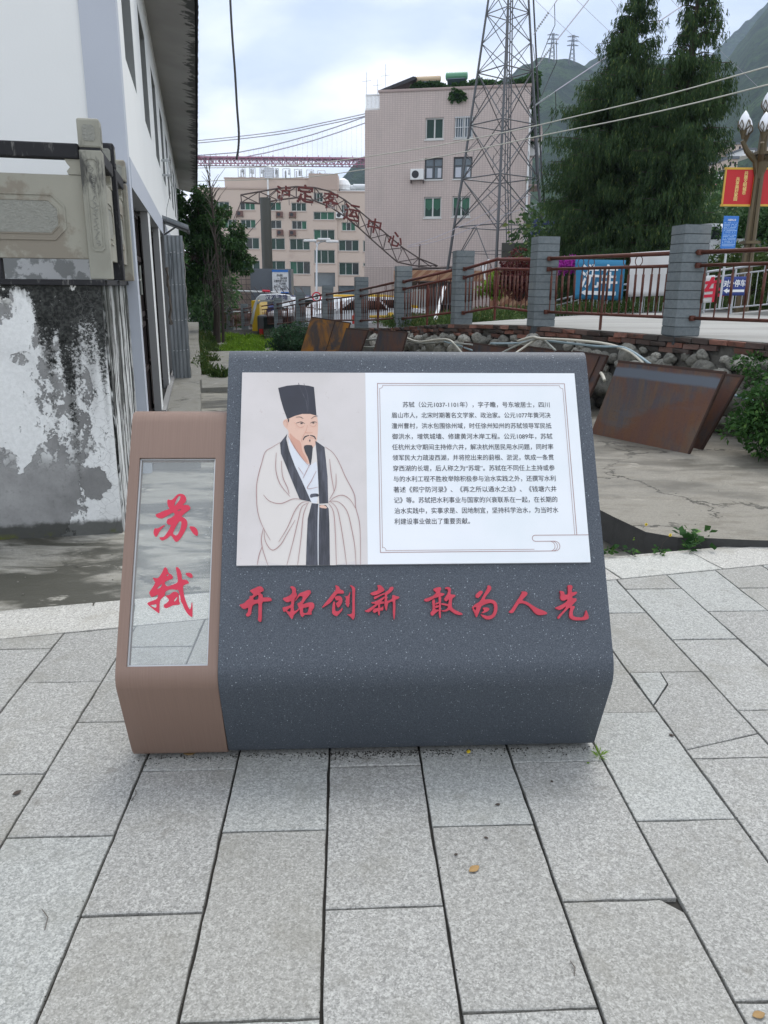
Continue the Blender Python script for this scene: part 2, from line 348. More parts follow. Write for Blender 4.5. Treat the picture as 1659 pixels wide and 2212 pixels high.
# glass
g = G('glass_painted_haze'); tr = g.n('ShaderNodeBsdfTransparent'); tr.inputs[0].default_value = (.93, .95, .945, 1)
gl = g.n('ShaderNodeBsdfGlossy'); gl.inputs['Roughness'].default_value = .06
df = g.n('ShaderNodeBsdfDiffuse'); df.inputs[0].default_value = (.82, .85, .86, 1)  # pale diffuse veil paints a hazy reflection into the glass; spots are raindrops
fr_ = g.n('ShaderNodeFresnel'); fr_.inputs[0].default_value = 1.45
mx = g.n('ShaderNodeMixShader'); mx2 = g.n('ShaderNodeMixShader')
p = g.pos(); g.set(mx.inputs[0], g.ma('MULTIPLY_ADD', g.mr(g.vor(p, 62), .06, .14, 1, 0), g.mr(g.noise(p, 7, 3), .5, .62, 0, .35), .13))
g.t.links.new(tr.outputs[0], mx.inputs[1]); g.t.links.new(df.outputs[0], mx.inputs[2])
g.set(mx2.inputs[0], g.ma('MULTIPLY', fr_.outputs[0], .8)); g.t.links.new(mx.outputs[0], mx2.inputs[1]); g.t.links.new(gl.outputs[0], mx2.inputs[2])
g.t.links.new(mx2.outputs[0], g.out.inputs[0]); g.t.nodes.remove(g.b); M['glass'] = g.m
M['water'] = M['glass']
# walls
M['white'] = simple('white_render', (.79, .80, .775), .85, .05, 1.2, .15, 60, dirt=(.70, .705, .685), dscale=.8, dth=(.6, .85))
M['flake'] = simple('curling_paint_flake', (.74, .75, .72), .9, .12, 9)
M['bluegrey'] = simple('blue_grey_render', (.47, .50, .55), .85, .07, 1.6, .15, 60)
M['plinth'] = simple('peeling_plinth_render', (.55, .56, .55), .9, .1, 3, .4, 30, dirt=(.27, .28, .27), dscale=6, dth=(.46, .52))
M['soffit'] = None
M['darkwood'] = simple('dark_red_wood', (.020, .011, .010), .6, .3, 4)
M['darkfill'] = simple('painted_unlit_and_roof_black', (.010, .010, .010), .9, .1)  # near-black colour paints the unlit depth of openings; also colours the roof tiles
M['reveal'] = simple('grey_cement_reveal', (.25, .25, .245), .9, .08, 3)
M['jamb'] = simple('grey_window_jamb', (.22, .23, .225), .9, .1, 2)
M['paneglass'] = simple('dark_window_glass', (.012, .018, .018), .12, .3, .8, spec=.4)
# stained peeling wall
def wall_stained(side=False):
    g = G('peeling_wall_return' if side else 'peeling_white_wall'); P = g.pos(); th = radians(10.25)
    u = g.dot(P, (cos(th), sin(th), 0)); v = g.dot(P, (-sin(th), cos(th), 0)); z = g.xyz(P)[2]
    wob = g.noise(P, 3.2, 9, .66); wob2 = g.noise(P, 9.5, 7, .7); fine = g.noise(P, 42, 5, .7)
    def blob(uc, zc, a, b):
        du = g.ma('DIVIDE', g.ma('SUBTRACT', u, uc), a); dz = g.ma('DIVIDE', g.ma('SUBTRACT', z, zc), b)
        return g.ma('SUBTRACT', 1.0, g.ma('SQRT', g.ma('ADD', g.ma('MULTIPLY', du, du), g.ma('MULTIPLY', dz, dz))))
    def mx_(l):
        r = l[0]
        for q in l[1:]: r = g.ma('MAXIMUM', r, q)
        return r
    white = g.mix(g.mr(fine, .3, .7), (.68, .69, .67), (.78, .79, .77)); white = g.mix(g.mr(g.noise(P, 2.2, 5), .45, .75, 0, .5), white, (.47, .475, .465))
    plaster = g.mix(g.mr(g.noise(P, 2.6, 7, .65), .3, .72), (.20, .20, .195), (.34, .34, .33)); plaster = g.mix(g.mr(fine, .5, .75, 0, .4), plaster, (.14, .14, .135))
    black = g.mix(g.mr(fine, .4, .62), (.007, .008, .007), (.045, .047, .043))
    if side:
        s1 = g.noise(g.vadd(g.vmul(P, (5, 5, .5)), g.vmul(g.noise(P, 2.5, 3, .5, col=True), (.9, .9, .5))), 1.3, 7, .66)
        col = g.mix(g.mr(s1, .47, .54), white, black); col = g.mix(g.mr(g.noise(g.vmul(P, (9, 9, .9)), 1.3, 6, .7), .52, .57, 0, .9), col, (.14, .14, .13))
        col = g.mix(g.mr(z, .9, 1.5, 0, .55), col, (.03, .035, .025))
        g.bump(s1, .6, .02); return g.fin(col, .9, 0, .2)
    # u runs from about -1.3 (left of the picture) to -0.6 (corner)
    gray = mx_([blob(-1.16, .02, .36, .30), blob(-.94, .34, .08, .22), blob(-.955, .80, .07, .14), blob(-1.02, .18, .20, .26), blob(-.97, 1.16, .07, .13), blob(-.75, .86, .045, .13), blob(-.80, .60, .06, .2), blob(-.75, .20, .10, .12), blob(-1.30, 1.36, .2, .10), blob(-1.12, 1.05, .08, .05), blob(-1.5, .2, .3, .5)])
    gm = g.ma('ADD', gray, g.ma('ADD', g.ma('MULTIPLY', g.ma('SUBTRACT', wob, .5), 1.7), g.ma('MULTIPLY', g.ma('SUBTRACT', wob2, .5), .9)))
    peel = g.mr(gm, .03, .06)
    small = g.ma('MULTIPLY', g.mr(g.ma('ADD', g.noise(g.vmul(P, (1, 1, .8)), 12, 9, .74), g.ma('MULTIPLY', mx_([blob(-.90, .85, .26, .55), blob(-.85, .55, .2, .5)]), .20)), .60, .615), .95)
    peel = g.ma('MAXIMUM', peel, small)
    keepw = g.ma('MULTIPLY', g.mr(g.noise(g.vmul(P, (1, 1, .9)), 13, 9, .74), .50, .515), g.mr(g.ma('ADD', z, g.ma('MULTIPLY', wob, .5)), .55, .85))
    peel = g.ma('MULTIPLY', peel, g.ma('SUBTRACT', 1.0, g.ma('MULTIPLY', keepw, .92)))
    col = g.mix(peel, white, plaster)
    def bmp(uc, w_): return g.mr(g.ma('ABSOLUTE', g.ma('SUBTRACT', u, uc)), w_, 0.0)
    Ln = g.ma('ADD', .07, g.ma('MULTIPLY', g.mr(u, -1.08, -.93), .34))                    # how far the mould has run down below the coping
    for uc, w_, h_ in ((-.835, .065, .85), (-.95, .07, .38), (-.70, .06, .30), (-.625, .04, .5), (-1.16, .05, .12), (-.77, .03, .35), (-1.45, .2, .2)): Ln = g.ma('ADD', Ln, g.ma('MULTIPLY', bmp(uc, w_), h_))
    Ln = g.ma('ADD', Ln, g.ma('MULTIPLY', g.ma('SUBTRACT', g.noise(g.vmul(P, (1, 1, .12)), 16, 4, .6), .5), .45))
    kk = g.ma('SUBTRACT', 1.0, g.ma('DIVIDE', g.ma('SUBTRACT', 1.53, z), g.ma('MAXIMUM', Ln, .03)))
    val = g.ma('ADD', kk, g.ma('ADD', g.ma('MULTIPLY', g.ma('SUBTRACT', g.noise(P, 60, 6, .78), .5), 2.3), g.ma('MULTIPLY', g.ma('SUBTRACT', wob2, .5), 1.5)))
    col = g.mix(g.mr(g.ma('ADD', kk, g.ma('MULTIPLY', g.ma('SUBTRACT', wob, .5), 1.2)), -.25, .5, 0, .45), col, (.17, .17, .16))
    col = g.mix(g.mr(val, .12, .46, 0, .97), col, black)
    chips = g.ma('MULTIPLY', g.mr(g.ma('ADD', g.noise(P, 6.0, 4, .55), g.ma('MULTIPLY', wob2, .2)), .70, .705), g.mr(z, 1.36, 1.42)); col = g.mix(chips, col, (.66, .66, .62))
    crk = g.mr(g.vor(g.vadd(P, g.vmul(g.noise(P, 12, 3, .5, col=True), (.06, .06, .06))), 16, 'DISTANCE_TO_EDGE'), .006, .018, 1, 0)
    col = g.mix(g.ma('MULTIPLY', crk, g.ma('MULTIPLY', g.mr(u, -.80, -.72), .5)), col, (.16, .16, .155))
    base = g.mr(g.ma('ADD', z, g.ma('MULTIPLY', g.ma('SUBTRACT', wob2, .5), .10)), -.03, -.07)
    col = g.mix(g.ma('MULTIPLY', base, .9), col, (.05, .052, .045))
    col = g.mix(g.ma('MULTIPLY', g.mr(z, -.10, -.14), g.mr(wob, .45, .55)), col, (.10, .11, .03))
    g.bump(g.ma('ADD', g.ma('MULTIPLY', peel, -1.0), g.ma('MULTIPLY', fine, .25)), .9, .008)
    return g.fin(col, .9, 0, .2)
M['stained'] = wall_stained(); M['stainside'] = wall_stained(True)
# soffit with black stains next to its outer edge
g = G('stained_soffit'); P = g.pos(); th = radians(10.25)
u = g.dot(P, (cos(th), sin(th), 0)); st = g.noise(g.vmul(P, (2.0, 3.2, 1)), 1.1, 8, .72, .8)
base_ = g.mix(g.mr(g.noise(P, .8, 4), .3, .7), (.30, .29, .275), (.38, .37, .355))
k = g.ma('ADD', st, g.mr(u, -.30, .24, -.14, .20)); M['soffit'] = g.fin(g.mix(g.mr(k, .60, .64, 0, .9), base_, (.035, .038, .035)), .9)
# carved grey stone of the balustrade
M['stone'] = simple('grey_carved_stone', (.31, .30, .245), .85, .14, 3, .25, 60, dirt=(.235, .21, .165), dscale=2.0, dth=(.50, .56))
M['stonerough'] = simple('pecked_stone_inset', (.27, .27, .235), .95, .2, 30, 1.0, 70, bd=.01)
g = G('blackened_stone'); P = g.pos(); n_ = g.noise(g.vmul(P, (9, 9, 2.0)), 2, 6, .7); M['stonedark'] = g.fin(g.mix(g.mr(n_, .56, .72), (.018, .018, .020), (.20, .195, .18)), .9)
g = G('soot_streaked_stone'); P = g.pos(); z = g.xyz(P)[2]; n_ = g.noise(g.vmul(P, (7, 7, 2.0)), 2, 6, .7)
k = g.ma('ADD', n_, g.ma('SUBTRACT', .28, g.ma('ABSOLUTE', g.ma('SUBTRACT', z, 2.13)))); M['stonepost'] = g.fin(g.mix(g.mr(k, .66, .86, 0, .85), g.mix(g.mr(g.noise(P, 4, 5), .3, .7), (.26, .255, .21), (.33, .325, .27)), (.03, .03, .03)), .85)
# fence cladding: blue-grey stone slabs
g = G('blue_grey_cladding'); P = g.pos(); n_ = g.noise(P, 26, 5, .7); k = g.ma('MULTIPLY_ADD', g.rnd(), .22, .89)
c_ = g.mix(g.mr(n_, .3, .7), (.135, .160, .168), (.178, .205, .212)); c_ = g.mix(g.mr(g.noise(P, 2.5, 5), .55, .75, 0, .5), c_, (.24, .25, .24))
q = g.n('ShaderNodeVectorMath', operation='SCALE'); g.set(q.inputs[0], c_); g.set(q.inputs['Scale'], k); g.bump(n_, .4, .004); M['clad'] = g.fin(q.outputs[0], .8)
M['joint2'] = simple('dark_block_joint', (.055, .065, .07), .9, .2, 10)
M['mortar'] = simple('pale_mortar', (.26, .27, .27), .9, .2, 10)
def rust(name, a, b, c, rough=.65, sc_=2.0, metal=.3):
    g = G(name); P = g.opos(); n_ = g.noise(P, sc_, 7, .65, .5); f_ = g.noise(P, sc_ * 14, 4, .7)
    col = g.ramp(n_, [(.3, a), (.52, b), (.72, c)]); col = g.mix(g.mr(f_, .4, .7, 0, .4), col, tuple(x * .6 for x in a)); g.bump(f_, .3, .002); return g.fin(col, rough, metal, .4)
M['rail'] = rust('rusty_brown_rail_paint', (.075, .020, .014), (.115, .038, .022), (.055, .018, .012), .55, 6, .1)
M['railred'] = rust('faded_red_rail_paint', (.11, .022, .018), (.14, .035, .022), (.07, .018, .014), .6, 6, .1)
def plate_mat(name, orange, tone=1.0):
    g = G(name); P = g.opos(); n_ = g.noise(g.vmul(P, (1, 1, 1)), 1.6, 7, .6, .6); s_ = g.noise(g.vmul(P, (7, 7, .8)), 1.6, 6, .65); f_ = g.noise(P, 55, 4, .7)
    col = g.mix(g.mr(s_, .35, .68), tuple(x * tone for x in (.115, .078, .055)), tuple(x * tone for x in (.062, .064, .078)))
    col = g.mix(g.mr(n_, .42, .60, 0, .95 if orange == 2 else .55), col, (.42, .18, .025) if orange == 2 else (.17, .062, .026))
    col = g.mix(g.mr(f_, .5, .8, 0, .4), col, (.02, .014, .012)); col = g.mix(g.mr(g.noise(g.vmul(P, (1, 1, 6)), 1.4, 4), .6, .7, 0, .35), col, (.10, .11, .13))
    if orange == 1: zz_ = g.xyz(P)[2]; col = g.mix(g.ma('MULTIPLY', g.mr(g.ma('ADD', zz_, g.ma('MULTIPLY', n_, .05)), .24, .27), g.mr(g.ma('ADD', zz_, g.ma('MULTIPLY', n_, .05)), .36, .33)), col, (.13, .15, .18))
    g.bump(f_, .2, .002)
    return g.fin(col, .5, .25, .45)
M['plateA'] = plate_mat('rusty_steel_sheet_orange', 2); M['plateF'] = plate_mat('rusty_steel_sheet', 1, 1.25); M['plateD'] = plate_mat('dark_steel_sheet', 0, .8)
M['platerim'] = simple('sheet_edge_rust', (.045, .022, .015), .7, .3, 20)
# rubble wall
g = G('river_stone'); P = g.opos(); n_ = g.noise(P, 2.2, 6, .65); k = g.rnd(); a_ = g.ramp(k, [(0, (.17, .165, .14)), (.35, (.24, .235, .20)), (.7, (.33, .32, .275)), (1, (.56, .54, .47))])
col = g.mix(g.mr(n_, .45, .68, 0, .8), a_, (.08, .08, .068)); col = g.mix(g.mr(g.noise(P, 14, 4, .7), .5, .75, 0, .4), col, (.40, .39, .35)); g.bump(g.noise(P, 7, 6, .7), .8, .03); M['rock'] = g.fin(col, .9)
M['rubble'] = simple('dark_rubble_mortar', (.12, .115, .10), .95, .5, 6, .9, 18, bd=.03)
g = G('old_red_brick'); P = g.pos(); k = g.rnd(); c_ = g.ramp(k, [(0, (.045, .040, .035)), (.40, (.085, .052, .042)), (.65, (.20, .085, .058)), (.88, (.27, .13, .095)), (1, (.07, .06, .052))])
c_ = g.mix(g.mr(g.noise(P, 9, 6, .7), .48, .66, 0, .8), c_, (.05, .045, .038)); g.bump(g.noise(P, 60, 4, .7), .5, .004); M['brick'] = g.fin(c_, .9)
M['pipepale'] = simple('pale_hose', (.50, .48, .40), .5, .12, 8); M['pipeblue'] = simple('blue_grey_hose', (.25, .33, .36), .45, .15, 8); M['pipegrey'] = simple('grey_hose', (.26, .27, .24), .5, .12, 8)
# foliage
def leafmat(name, a, b, c, var=.5, tr=.25):
    g = G(name); P = g.pos(); i = g.island(); n_ = g.noise(P, var, 4, .6)
    col = g.mix(g.ma('MULTIPLY_ADD', i, .6, g.ma('MULTIPLY', g.mr(n_, .35, .65), .4)), a, b); col = g.mix(g.mr(i, .90, .96), col, c)
    g.fin(col, .7, 0, .18); t = g.n('ShaderNodeBsdfTranslucent'); g.set(t.inputs[0], col); m = g.n('ShaderNodeMixShader'); m.inputs[0].default_value = tr
    g.t.links.new(g.b.outputs[0], m.inputs[1]); g.t.links.new(t.outputs[0], m.inputs[2]); g.t.links.new(m.outputs[0], g.out.inputs[0]); return g.m
M['cypress'] = leafmat('dark_cypress_foliage', (.026, .056, .022), (.060, .108, .034), (.13, .17, .045), .9)
M['treeleaf'] = leafmat('broad_green_leaves', (.022, .055, .018), (.055, .12, .035), (.10, .19, .06), .9)
M['bushleaf'] = leafmat('bush_leaves', (.018, .055, .015), (.060, .14, .035), (.13, .24, .06), 2)
M['bushleaf2'] = leafmat('blue_green_bush_leaves', (.020, .050, .026), (.045, .105, .045), (.07, .15, .07), 2)
M['grass'] = leafmat('bright_weeds', (.10, .20, .02), (.20, .34, .03), (.28, .40, .05), 2, .4)
M['grassdark'] = leafmat('verge_grass', (.035, .075, .02), (.08, .12, .03), (.14, .15, .05), 1)
M['redleaf'] = leafmat('red_shrub_leaves', (.07, .016, .018), (.13, .03, .03), (.16, .06, .04), 2)
M['flower'] = leafmat('magenta_flowers', (.35, .02, .30), (.5, .06, .45), (.2, .05, .18), 2)
M['yellow_petal'] = simple('yellow_petal', (.75, .55, .03), .6, .1)
M['bark'] = simple('brown_bark', (.055, .042, .033), .95, .35, 12, .6, 30)
M['drytwig'] = simple('dry_twigs', (.11, .095, .08), .95, .3, 6)
M['dryleaf'] = simple('dry_leaf', (.32, .20, .08), .8, .3, 10)
# far things
def tilewall(name, base, line, w_, h_, fr=None):
    g = G(name); P = g.pos(); a = g.dot(P, tuple(fr)) ; z = g.xyz(P)[2]
    cb = g.n('ShaderNodeCombineXYZ'); g.set(cb.inputs[0], a); g.set(cb.inputs[1], z)
    b = g.n('ShaderNodeTexBrick'); b.offset = 0.0; b.squash = 1; g.set(b.inputs['Vector'], cb.outputs[0]); b.inputs['Scale'].default_value = 1; b.inputs['Brick Width'].default_value = w_; b.inputs['Row Height'].default_value = h_
    b.inputs['Mortar Size'].default_value = .018; b.inputs['Mortar Smooth'].default_value = .1
    b.inputs['Color1'].default_value = (*base, 1); b.inputs['Color2'].default_value = (*[x * .93 for x in base], 1); b.inputs['Mortar'].default_value = (*line, 1)
    c = g.mix(g.mr(g.noise(g.vmul(P, (1, 1, .35)), .8, 6, .6), .45, .75, 0, .5), b.outputs[0], tuple(x * .72 for x in base)); return g.fin(c, .55)
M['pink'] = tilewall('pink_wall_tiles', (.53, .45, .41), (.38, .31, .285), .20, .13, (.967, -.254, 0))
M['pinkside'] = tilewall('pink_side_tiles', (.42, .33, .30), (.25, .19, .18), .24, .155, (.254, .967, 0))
M['gatetile'] = tilewall('brown_wall_tiles', (.30, .235, .195), (.13, .10, .085), .26, .26, (1, .05, 0))
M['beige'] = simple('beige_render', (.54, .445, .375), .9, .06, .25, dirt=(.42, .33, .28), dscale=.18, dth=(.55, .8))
M['beige2'] = simple('beige_render_painted_shade', (.44, .345, .29), .9, .06, .25)  # darker copy of the beige render with shade put into its colour
M['frame'] = simple('pale_window_frame', (.55, .56, .54), .5, .05); M['darkframe'] = simple('dark_window_frame', (.05, .055, .06), .5, .05)
M['curtain'] = simple('green_curtain', (.035, .12, .075), .8, .35, 1.3); M['blueglass'] = simple('bluish_glass', (.08, .11, .13), .1, .4, .7, spec=.8)
M['greenglass'] = simple('green_tinted_glass', (.012, .042, .030), .2, .6, .35, spec=.3)
M['whitepaint'] = simple('white_paint', (.70, .71, .70), .5, .06, 2); M['silver'] = simple('galvanised_silver', (.50, .52, .53), .38, .1, 3, metal=.5)
M['pylon'] = simple('galvanised_lattice', (.095, .10, .105), .55, .2, .5, metal=.3); M['pylondark'] = simple('dark_cable_bundle', (.025, .025, .03), .6, .1)
M['archsteel'] = simple('rusted_truss_steel', (.075, .055, .05), .7, .3, 1.0); M['archred'] = simple('faded_red_letters', (.115, .018, .015), .6, .3, .8, dirt=(.30, .27, .26), dscale=.8, dth=(.56, .62))
M['bridge'] = simple('red_bridge_steel', (.34, .12, .18), .6, .1, .1); M['insul'] = simple('pale_insulators', (.42, .44, .45), .4, .1, 2); M['bridgecable'] = simple('bridge_cable', (.36, .35, .40), .6, .1, .1)
M['cable'] = simple('pale_cable', (.46, .45, .38), .6, .1); M['blackcable'] = simple('black_cable', (.012, .012, .014), .5, .1)
M['column'] = simple('dark_round_column', (.060, .062, .052), .45, .25, .6); M['greyblock'] = simple('grey_gate_wall', (.125, .14, .155), .8, .12, 1)
g = G('forested_slope'); P = g.pos(); a = g.noise(P, .020, 9, .68); b_ = g.noise(P, .16, 6, .8)
col = g.mix(g.mr(a, .35, .65), (.016, .052, .020), (.080, .165, .042)); col = g.mix(g.mr(b_, .44, .60, 0, .7), col, (.008, .022, .012)); col = g.mix(g.mr(g.noise(P, .05, 5, .7), .66, .72, 0, .6), col, (.15, .16, .09)); g.bump(g.ma('ADD', b_, g.ma('MULTIPLY', a, 3.0)), 1.0, 16.0); M['hill'] = g.fin(col, .95, 0, .1)
M['yellowcar'] = simple('yellow_car_paint', (.72, .46, .02), .3, .04, 2, spec=.6); M['whitecar'] = simple('white_car_paint', (.68, .70, .71), .3, .04, 2, spec=.6)
M['tyre'] = simple('tyre_rubber', (.02, .02, .02), .9); M['lamp'] = simple('headlamp_glass', (.7, .72, .75), .15); M['redlamp'] = simple('tail_lamp', (.45, .02, .02), .2); M['bluecar'] = simple('dark_blue_stripe', (.03, .04, .14), .4)
M['bronze'] = simple('bronze_pole_paint', (.115, .088, .048), .45, .15, 2, metal=.4); M['globe'] = simple('white_lamp_globe', (.80, .82, .84), .25, .02, spec=.6)
M['bannerred'] = simple('red_banner', (.50, .008, .012), .5, .04); M['gold'] = simple('gold_banner_edge', (.62, .36, .04), .45, .1); M['goldtext'] = simple('gold_lettering', (.75, .55, .18), .5)
M['bluesign'] = simple('bright_blue_sign', (.020, .16, .52), .4, .05); M['bluetext'] = simple('pale_sign_print', (.42, .60, .78), .5); M['whitetext'] = simple('white_lettering', (.80, .82, .82), .5, .03)
M['bluebanner'] = simple('blue_cloth_banner', (.030, .20, .36), .7, .12, 1.2, .3, 5, bd=.02); M['whitebanner'] = simple('white_cloth_banner', (.66, .655, .64), .7, .05, 1.5); M['navy'] = simple('navy_sign', (.025, .05, .22), .5)
M['redtext'] = simple('red_lettering', (.60, .02, .05), .5, .05); M['greytext'] = simple('grey_print', (.10, .11, .12), .6)
M['shed'] = simple('grey_shed_sheet', (.15, .145, .155), .6, .12, .8); M['tank'] = simple('steel_tank', (.50, .52, .54), .25, .1, 1, metal=.7)
g = G('orange_striped_cladding'); P = g.pos(); s_ = g.ma('FRACT', g.ma('MULTIPLY', g.dot(P, (1.0, 0, -1.15)), 2.1)); M['striped'] = g.fin(g.mix(g.mr(s_, .42, .5), (.40, .24, .14), (.28, .13, .07)), .6)
g = G('zinc_sheet'); P = g.pos(); M['zinc'] = g.fin(g.mix(g.mr(g.noise(g.vmul(P, (8, 8, 1.4)), 1.2, 6, .7), .35, .7), (.17, .19, .20), (.28, .30, .31)), .45, .5)
M['rustac'] = simple('rust_stained_unit', (.14, .07, .055), .7, .3, 1)
# ------------------------------------------------------------------ paving
BS = .2157                                   # slope of the plaza edge in plan
def by(x): return 3.519 + BS * x             # near line of the border stones
bdir = Vector((1, BS, 0)).normalized(); bn = Vector((-BS, 1, 0)).normalized()
pav = thing('paving', (0, 2, 0), None, None); tag(pav, kind='structure')
mb = MB(); pts = [(-4.2, -1.2), (5.2, -1.2), (5.2, by(5.2) + .02), (-4.2, by(-4.2) + .02)]
mb.prism(Fr((0, 0, 0), (1, 0, 0), (0, 1, 0)), [pts], -.20, -.014); obj('joint_bed', mb, M['joint'], pav)
def clip(poly, f):
    out = []
    for i in range(len(poly)):
        a, b = poly[i], poly[(i + 1) % len(poly)]; fa, fb = f(a), f(b)
        if fa <= 0: out.append(a)
        if fa * fb < 0: t = fa / (fa - fb); out.append((a[0] + (b[0] - a[0]) * t, a[1] + (b[1] - a[1]) * t))
    return out
def slab_mesh(poly, z, h, tilt=(0, 0), chip=True):
    n = len(poly); cx = sum(p[0] for p in poly) / n; cy = sum(p[1] for p in poly) / n
    def zz(p): return z + (p[0] - cx) * tilt[0] + (p[1] - cy) * tilt[1]
    ed = []
    for i in range(n):                                           # slightly worn outline
        a, b = poly[i], poly[(i + 1) % n]; L_ = sqrt((a[0] - b[0]) ** 2 + (a[1] - b[1]) ** 2); k = max(1, int(L_ / .05))
        for j in range(k):
            t = j / k; p = (a[0] + (b[0] - a[0]) * t, a[1] + (b[1] - a[1]) * t); w_ = (random.random() ** 3) * .0035 + .0010
            d = sqrt((cx - p[0]) ** 2 + (cy - p[1]) ** 2); ed.append((p[0] + (cx - p[0]) / d * w_, p[1] + (cy - p[1]) / d * w_))
    m = len(ed); ins = [(x + (cx - x) * .010, y + (cy - y) * .010) for x, y in ed]
    v = [(x, y, zz((x, y))) for x, y in ins] + [(x, y, zz((x, y)) - .0022) for x, y in ed] + [(x, y, z - h) for x, y in ed]
    f = [tuple(range(m))] + [(i + m, (i + 1) % m + m, (i + 1) % m, i) for i in range(m)] + [(i + 2 * m, (i + 1) % m + 2 * m, (i + 1) % m + m, i + m) for i in range(m)]
    return v, f
XK = lambda k: -0.061 + 0.3015 * k
GAP = .0024
for k in range(-12, 16):
    x0, x1 = XK(k) + GAP, XK(k + 1) - GAP
    off = 1.292 if k % 2 else 1.594
    for j in range(-4, 7):
        y0 = off + .6 * j; y1 = y0 + .6
        if y0 > by(x1) or y1 < -.9: continue
        jt = (random.random() - .5) * .004
        polys = [[(x0, y0 + GAP * .7 + jt), (x1, y0 + GAP * .7 + jt), (x1, y1 - GAP * .7), (x0, y1 - GAP * .7)]]
        # cracked slabs of the photograph
        if k == 4 and j == 0 + (0): pass
        crack = {(4, 1): [(.0, .62), (.28, .80), (.42, 1.0)], (4, 0): None}.get((k, j))
        if (k, j) == (4, 1): polys = [[(x0, y0 + GAP), (x1, y0 + GAP), (x1, y0 + .14), (x0, y0 + .05)], [(x0, y0 + .054), (x1, y0 + .144), (x1, y1 - GAP), (x0 + .13, y1 - GAP), (x0 + .12, y1 - .10), (x0, y1 - .26)], [(x0, y1 - .254), (x0 + .116, y1 - .098), (x0 + .126, y1 - GAP), (x0, y1 - GAP)]]
        if (k, j) == (6, 0): polys = [[(x0, y0 + GAP), (x1, y0 + GAP), (x1, y0 + .33), (x0 + .10, y0 + .42), (x0, y0 + .44)], [(x0, y0 + .444), (x0 + .10, y0 + .424), (x1, y0 + .334), (x1, y1 - GAP), (x0, y1 - GAP)]]
        if (k, j) == (5, 0): polys = [[(x0, y0 + GAP), (x1, y0 + GAP), (x1, y1 - .12), (x0, y1 - .30)], [(x0, y1 - .296), (x1, y1 - .116), (x1, y1 - GAP), (x0, y1 - GAP)]]
        if (k, j) == (2, -1): polys = [[(x0, y0 + .004), (x1, y0 + .004), (x1, y1 - .045), (x1 - .045, y1 - GAP), (x0, y1 - GAP)]]
        for P_ in polys:
            P_ = clip(P_, lambda p: p[1] - (by(p[0]) - .003))
            if len(P_) < 3: continue
            v, f = slab_mesh(P_, random.uniform(-.0014, .0014), .03, (random.uniform(-.003, .003), random.uniform(-.002, .002)))
            obj('paver', MB().add(v, f), M['granite'], pav)
# border stones along the plaza edge, and the low kerb outside them
s = -4.2; i = 0
fb = Fr(Vector((0, 3.519, 0)), bdir, bn)
while s < 5.3:
    L_ = .62 + .04 * random.random()
    P_ = [tuple(fb.P(s + .002, .004)[:2]), tuple(fb.P(s + L_ - .003, .004)[:2]), tuple(fb.P(s + L_ - .003, .296)[:2]), tuple(fb.P(s + .002, .296)[:2])]
    v, f = slab_mesh(P_, random.uniform(.0, .003), .17); obj('border_stone', MB().add(v, f), M['kerbstone'], pav); s += L_
s = -4.2
while s < 5.3:
    L_ = 1.0
    P_ = [tuple(fb.P(s + .002, .300)[:2]), tuple(fb.P(s + L_ - .003, .300)[:2]), tuple(fb.P(s + L_ - .003, .350)[:2]), tuple(fb.P(s + .002, .350)[:2])]
    v, f = slab_mesh(P_, -.006, .17); obj('kerb_stone', MB().add(v, f), M['kerbstone'], pav); s += L_
# dirt lying in the joints and against the foot of the sign
mb = MB()
for i in range(700):
    x = random.uniform(-.1, .35) if i < 220 else random.uniform(-.7, .85); y = 2.275 - abs(random.gauss(0, .022))
    r = random.uniform(.0005, .0019); a = random.random() * 6
    mb.obox((x, y, .002), (r * cos(a), r * sin(a), 0), (-r * sin(a), r * cos(a), 0), (0, 0, r * .6))
for i in range(300):
    k = random.randint(-3, 6); x = XK(k) + random.gauss(0, .004); y = random.uniform(1.1, 2.25); r = random.uniform(.0006, .0014)
    mb.obox((x, y, .001), (r, 0, 0), (0, r, 0), (0, 0, r * .6))
tag(obj('grit', mb, M['joint']), 'dark crumbs of soil along the joints and the foot of the sign', 'grit', kind='stuff')
def litter(name, x, y, s_, a, m, label, cat, curl=.25, group=None, z=.003):
    mb = MB(); n = 5; vs = []
    for i in range(n + 1):
        t = i / n; w_ = sin(pi * (t * .9 + .05)) * s_ * .32
        for sg in (-1, 0, 1):
            lx = (t - .5) * s_; ly = w_ * sg; lz = z + abs(sg) * curl * w_ + (t - .5) ** 2 * curl * s_
            vs.append((x + lx * cos(a) - ly * sin(a), y + lx * sin(a) + ly * cos(a), lz))
    fs = [(i * 3 + j, i * 3 + j + 1, i * 3 + j + 4, i * 3 + j + 3) for i in range(n) for j in (0, 1)]
    mb.add(vs, fs); o = obj(name, mb, m, smooth=True); sm = o.modifiers.new('thick', 'SOLIDIFY'); sm.thickness = .0008; return tag(o, label, cat, group)
def gp(x, y): return onz(x, y, 0)[:2]
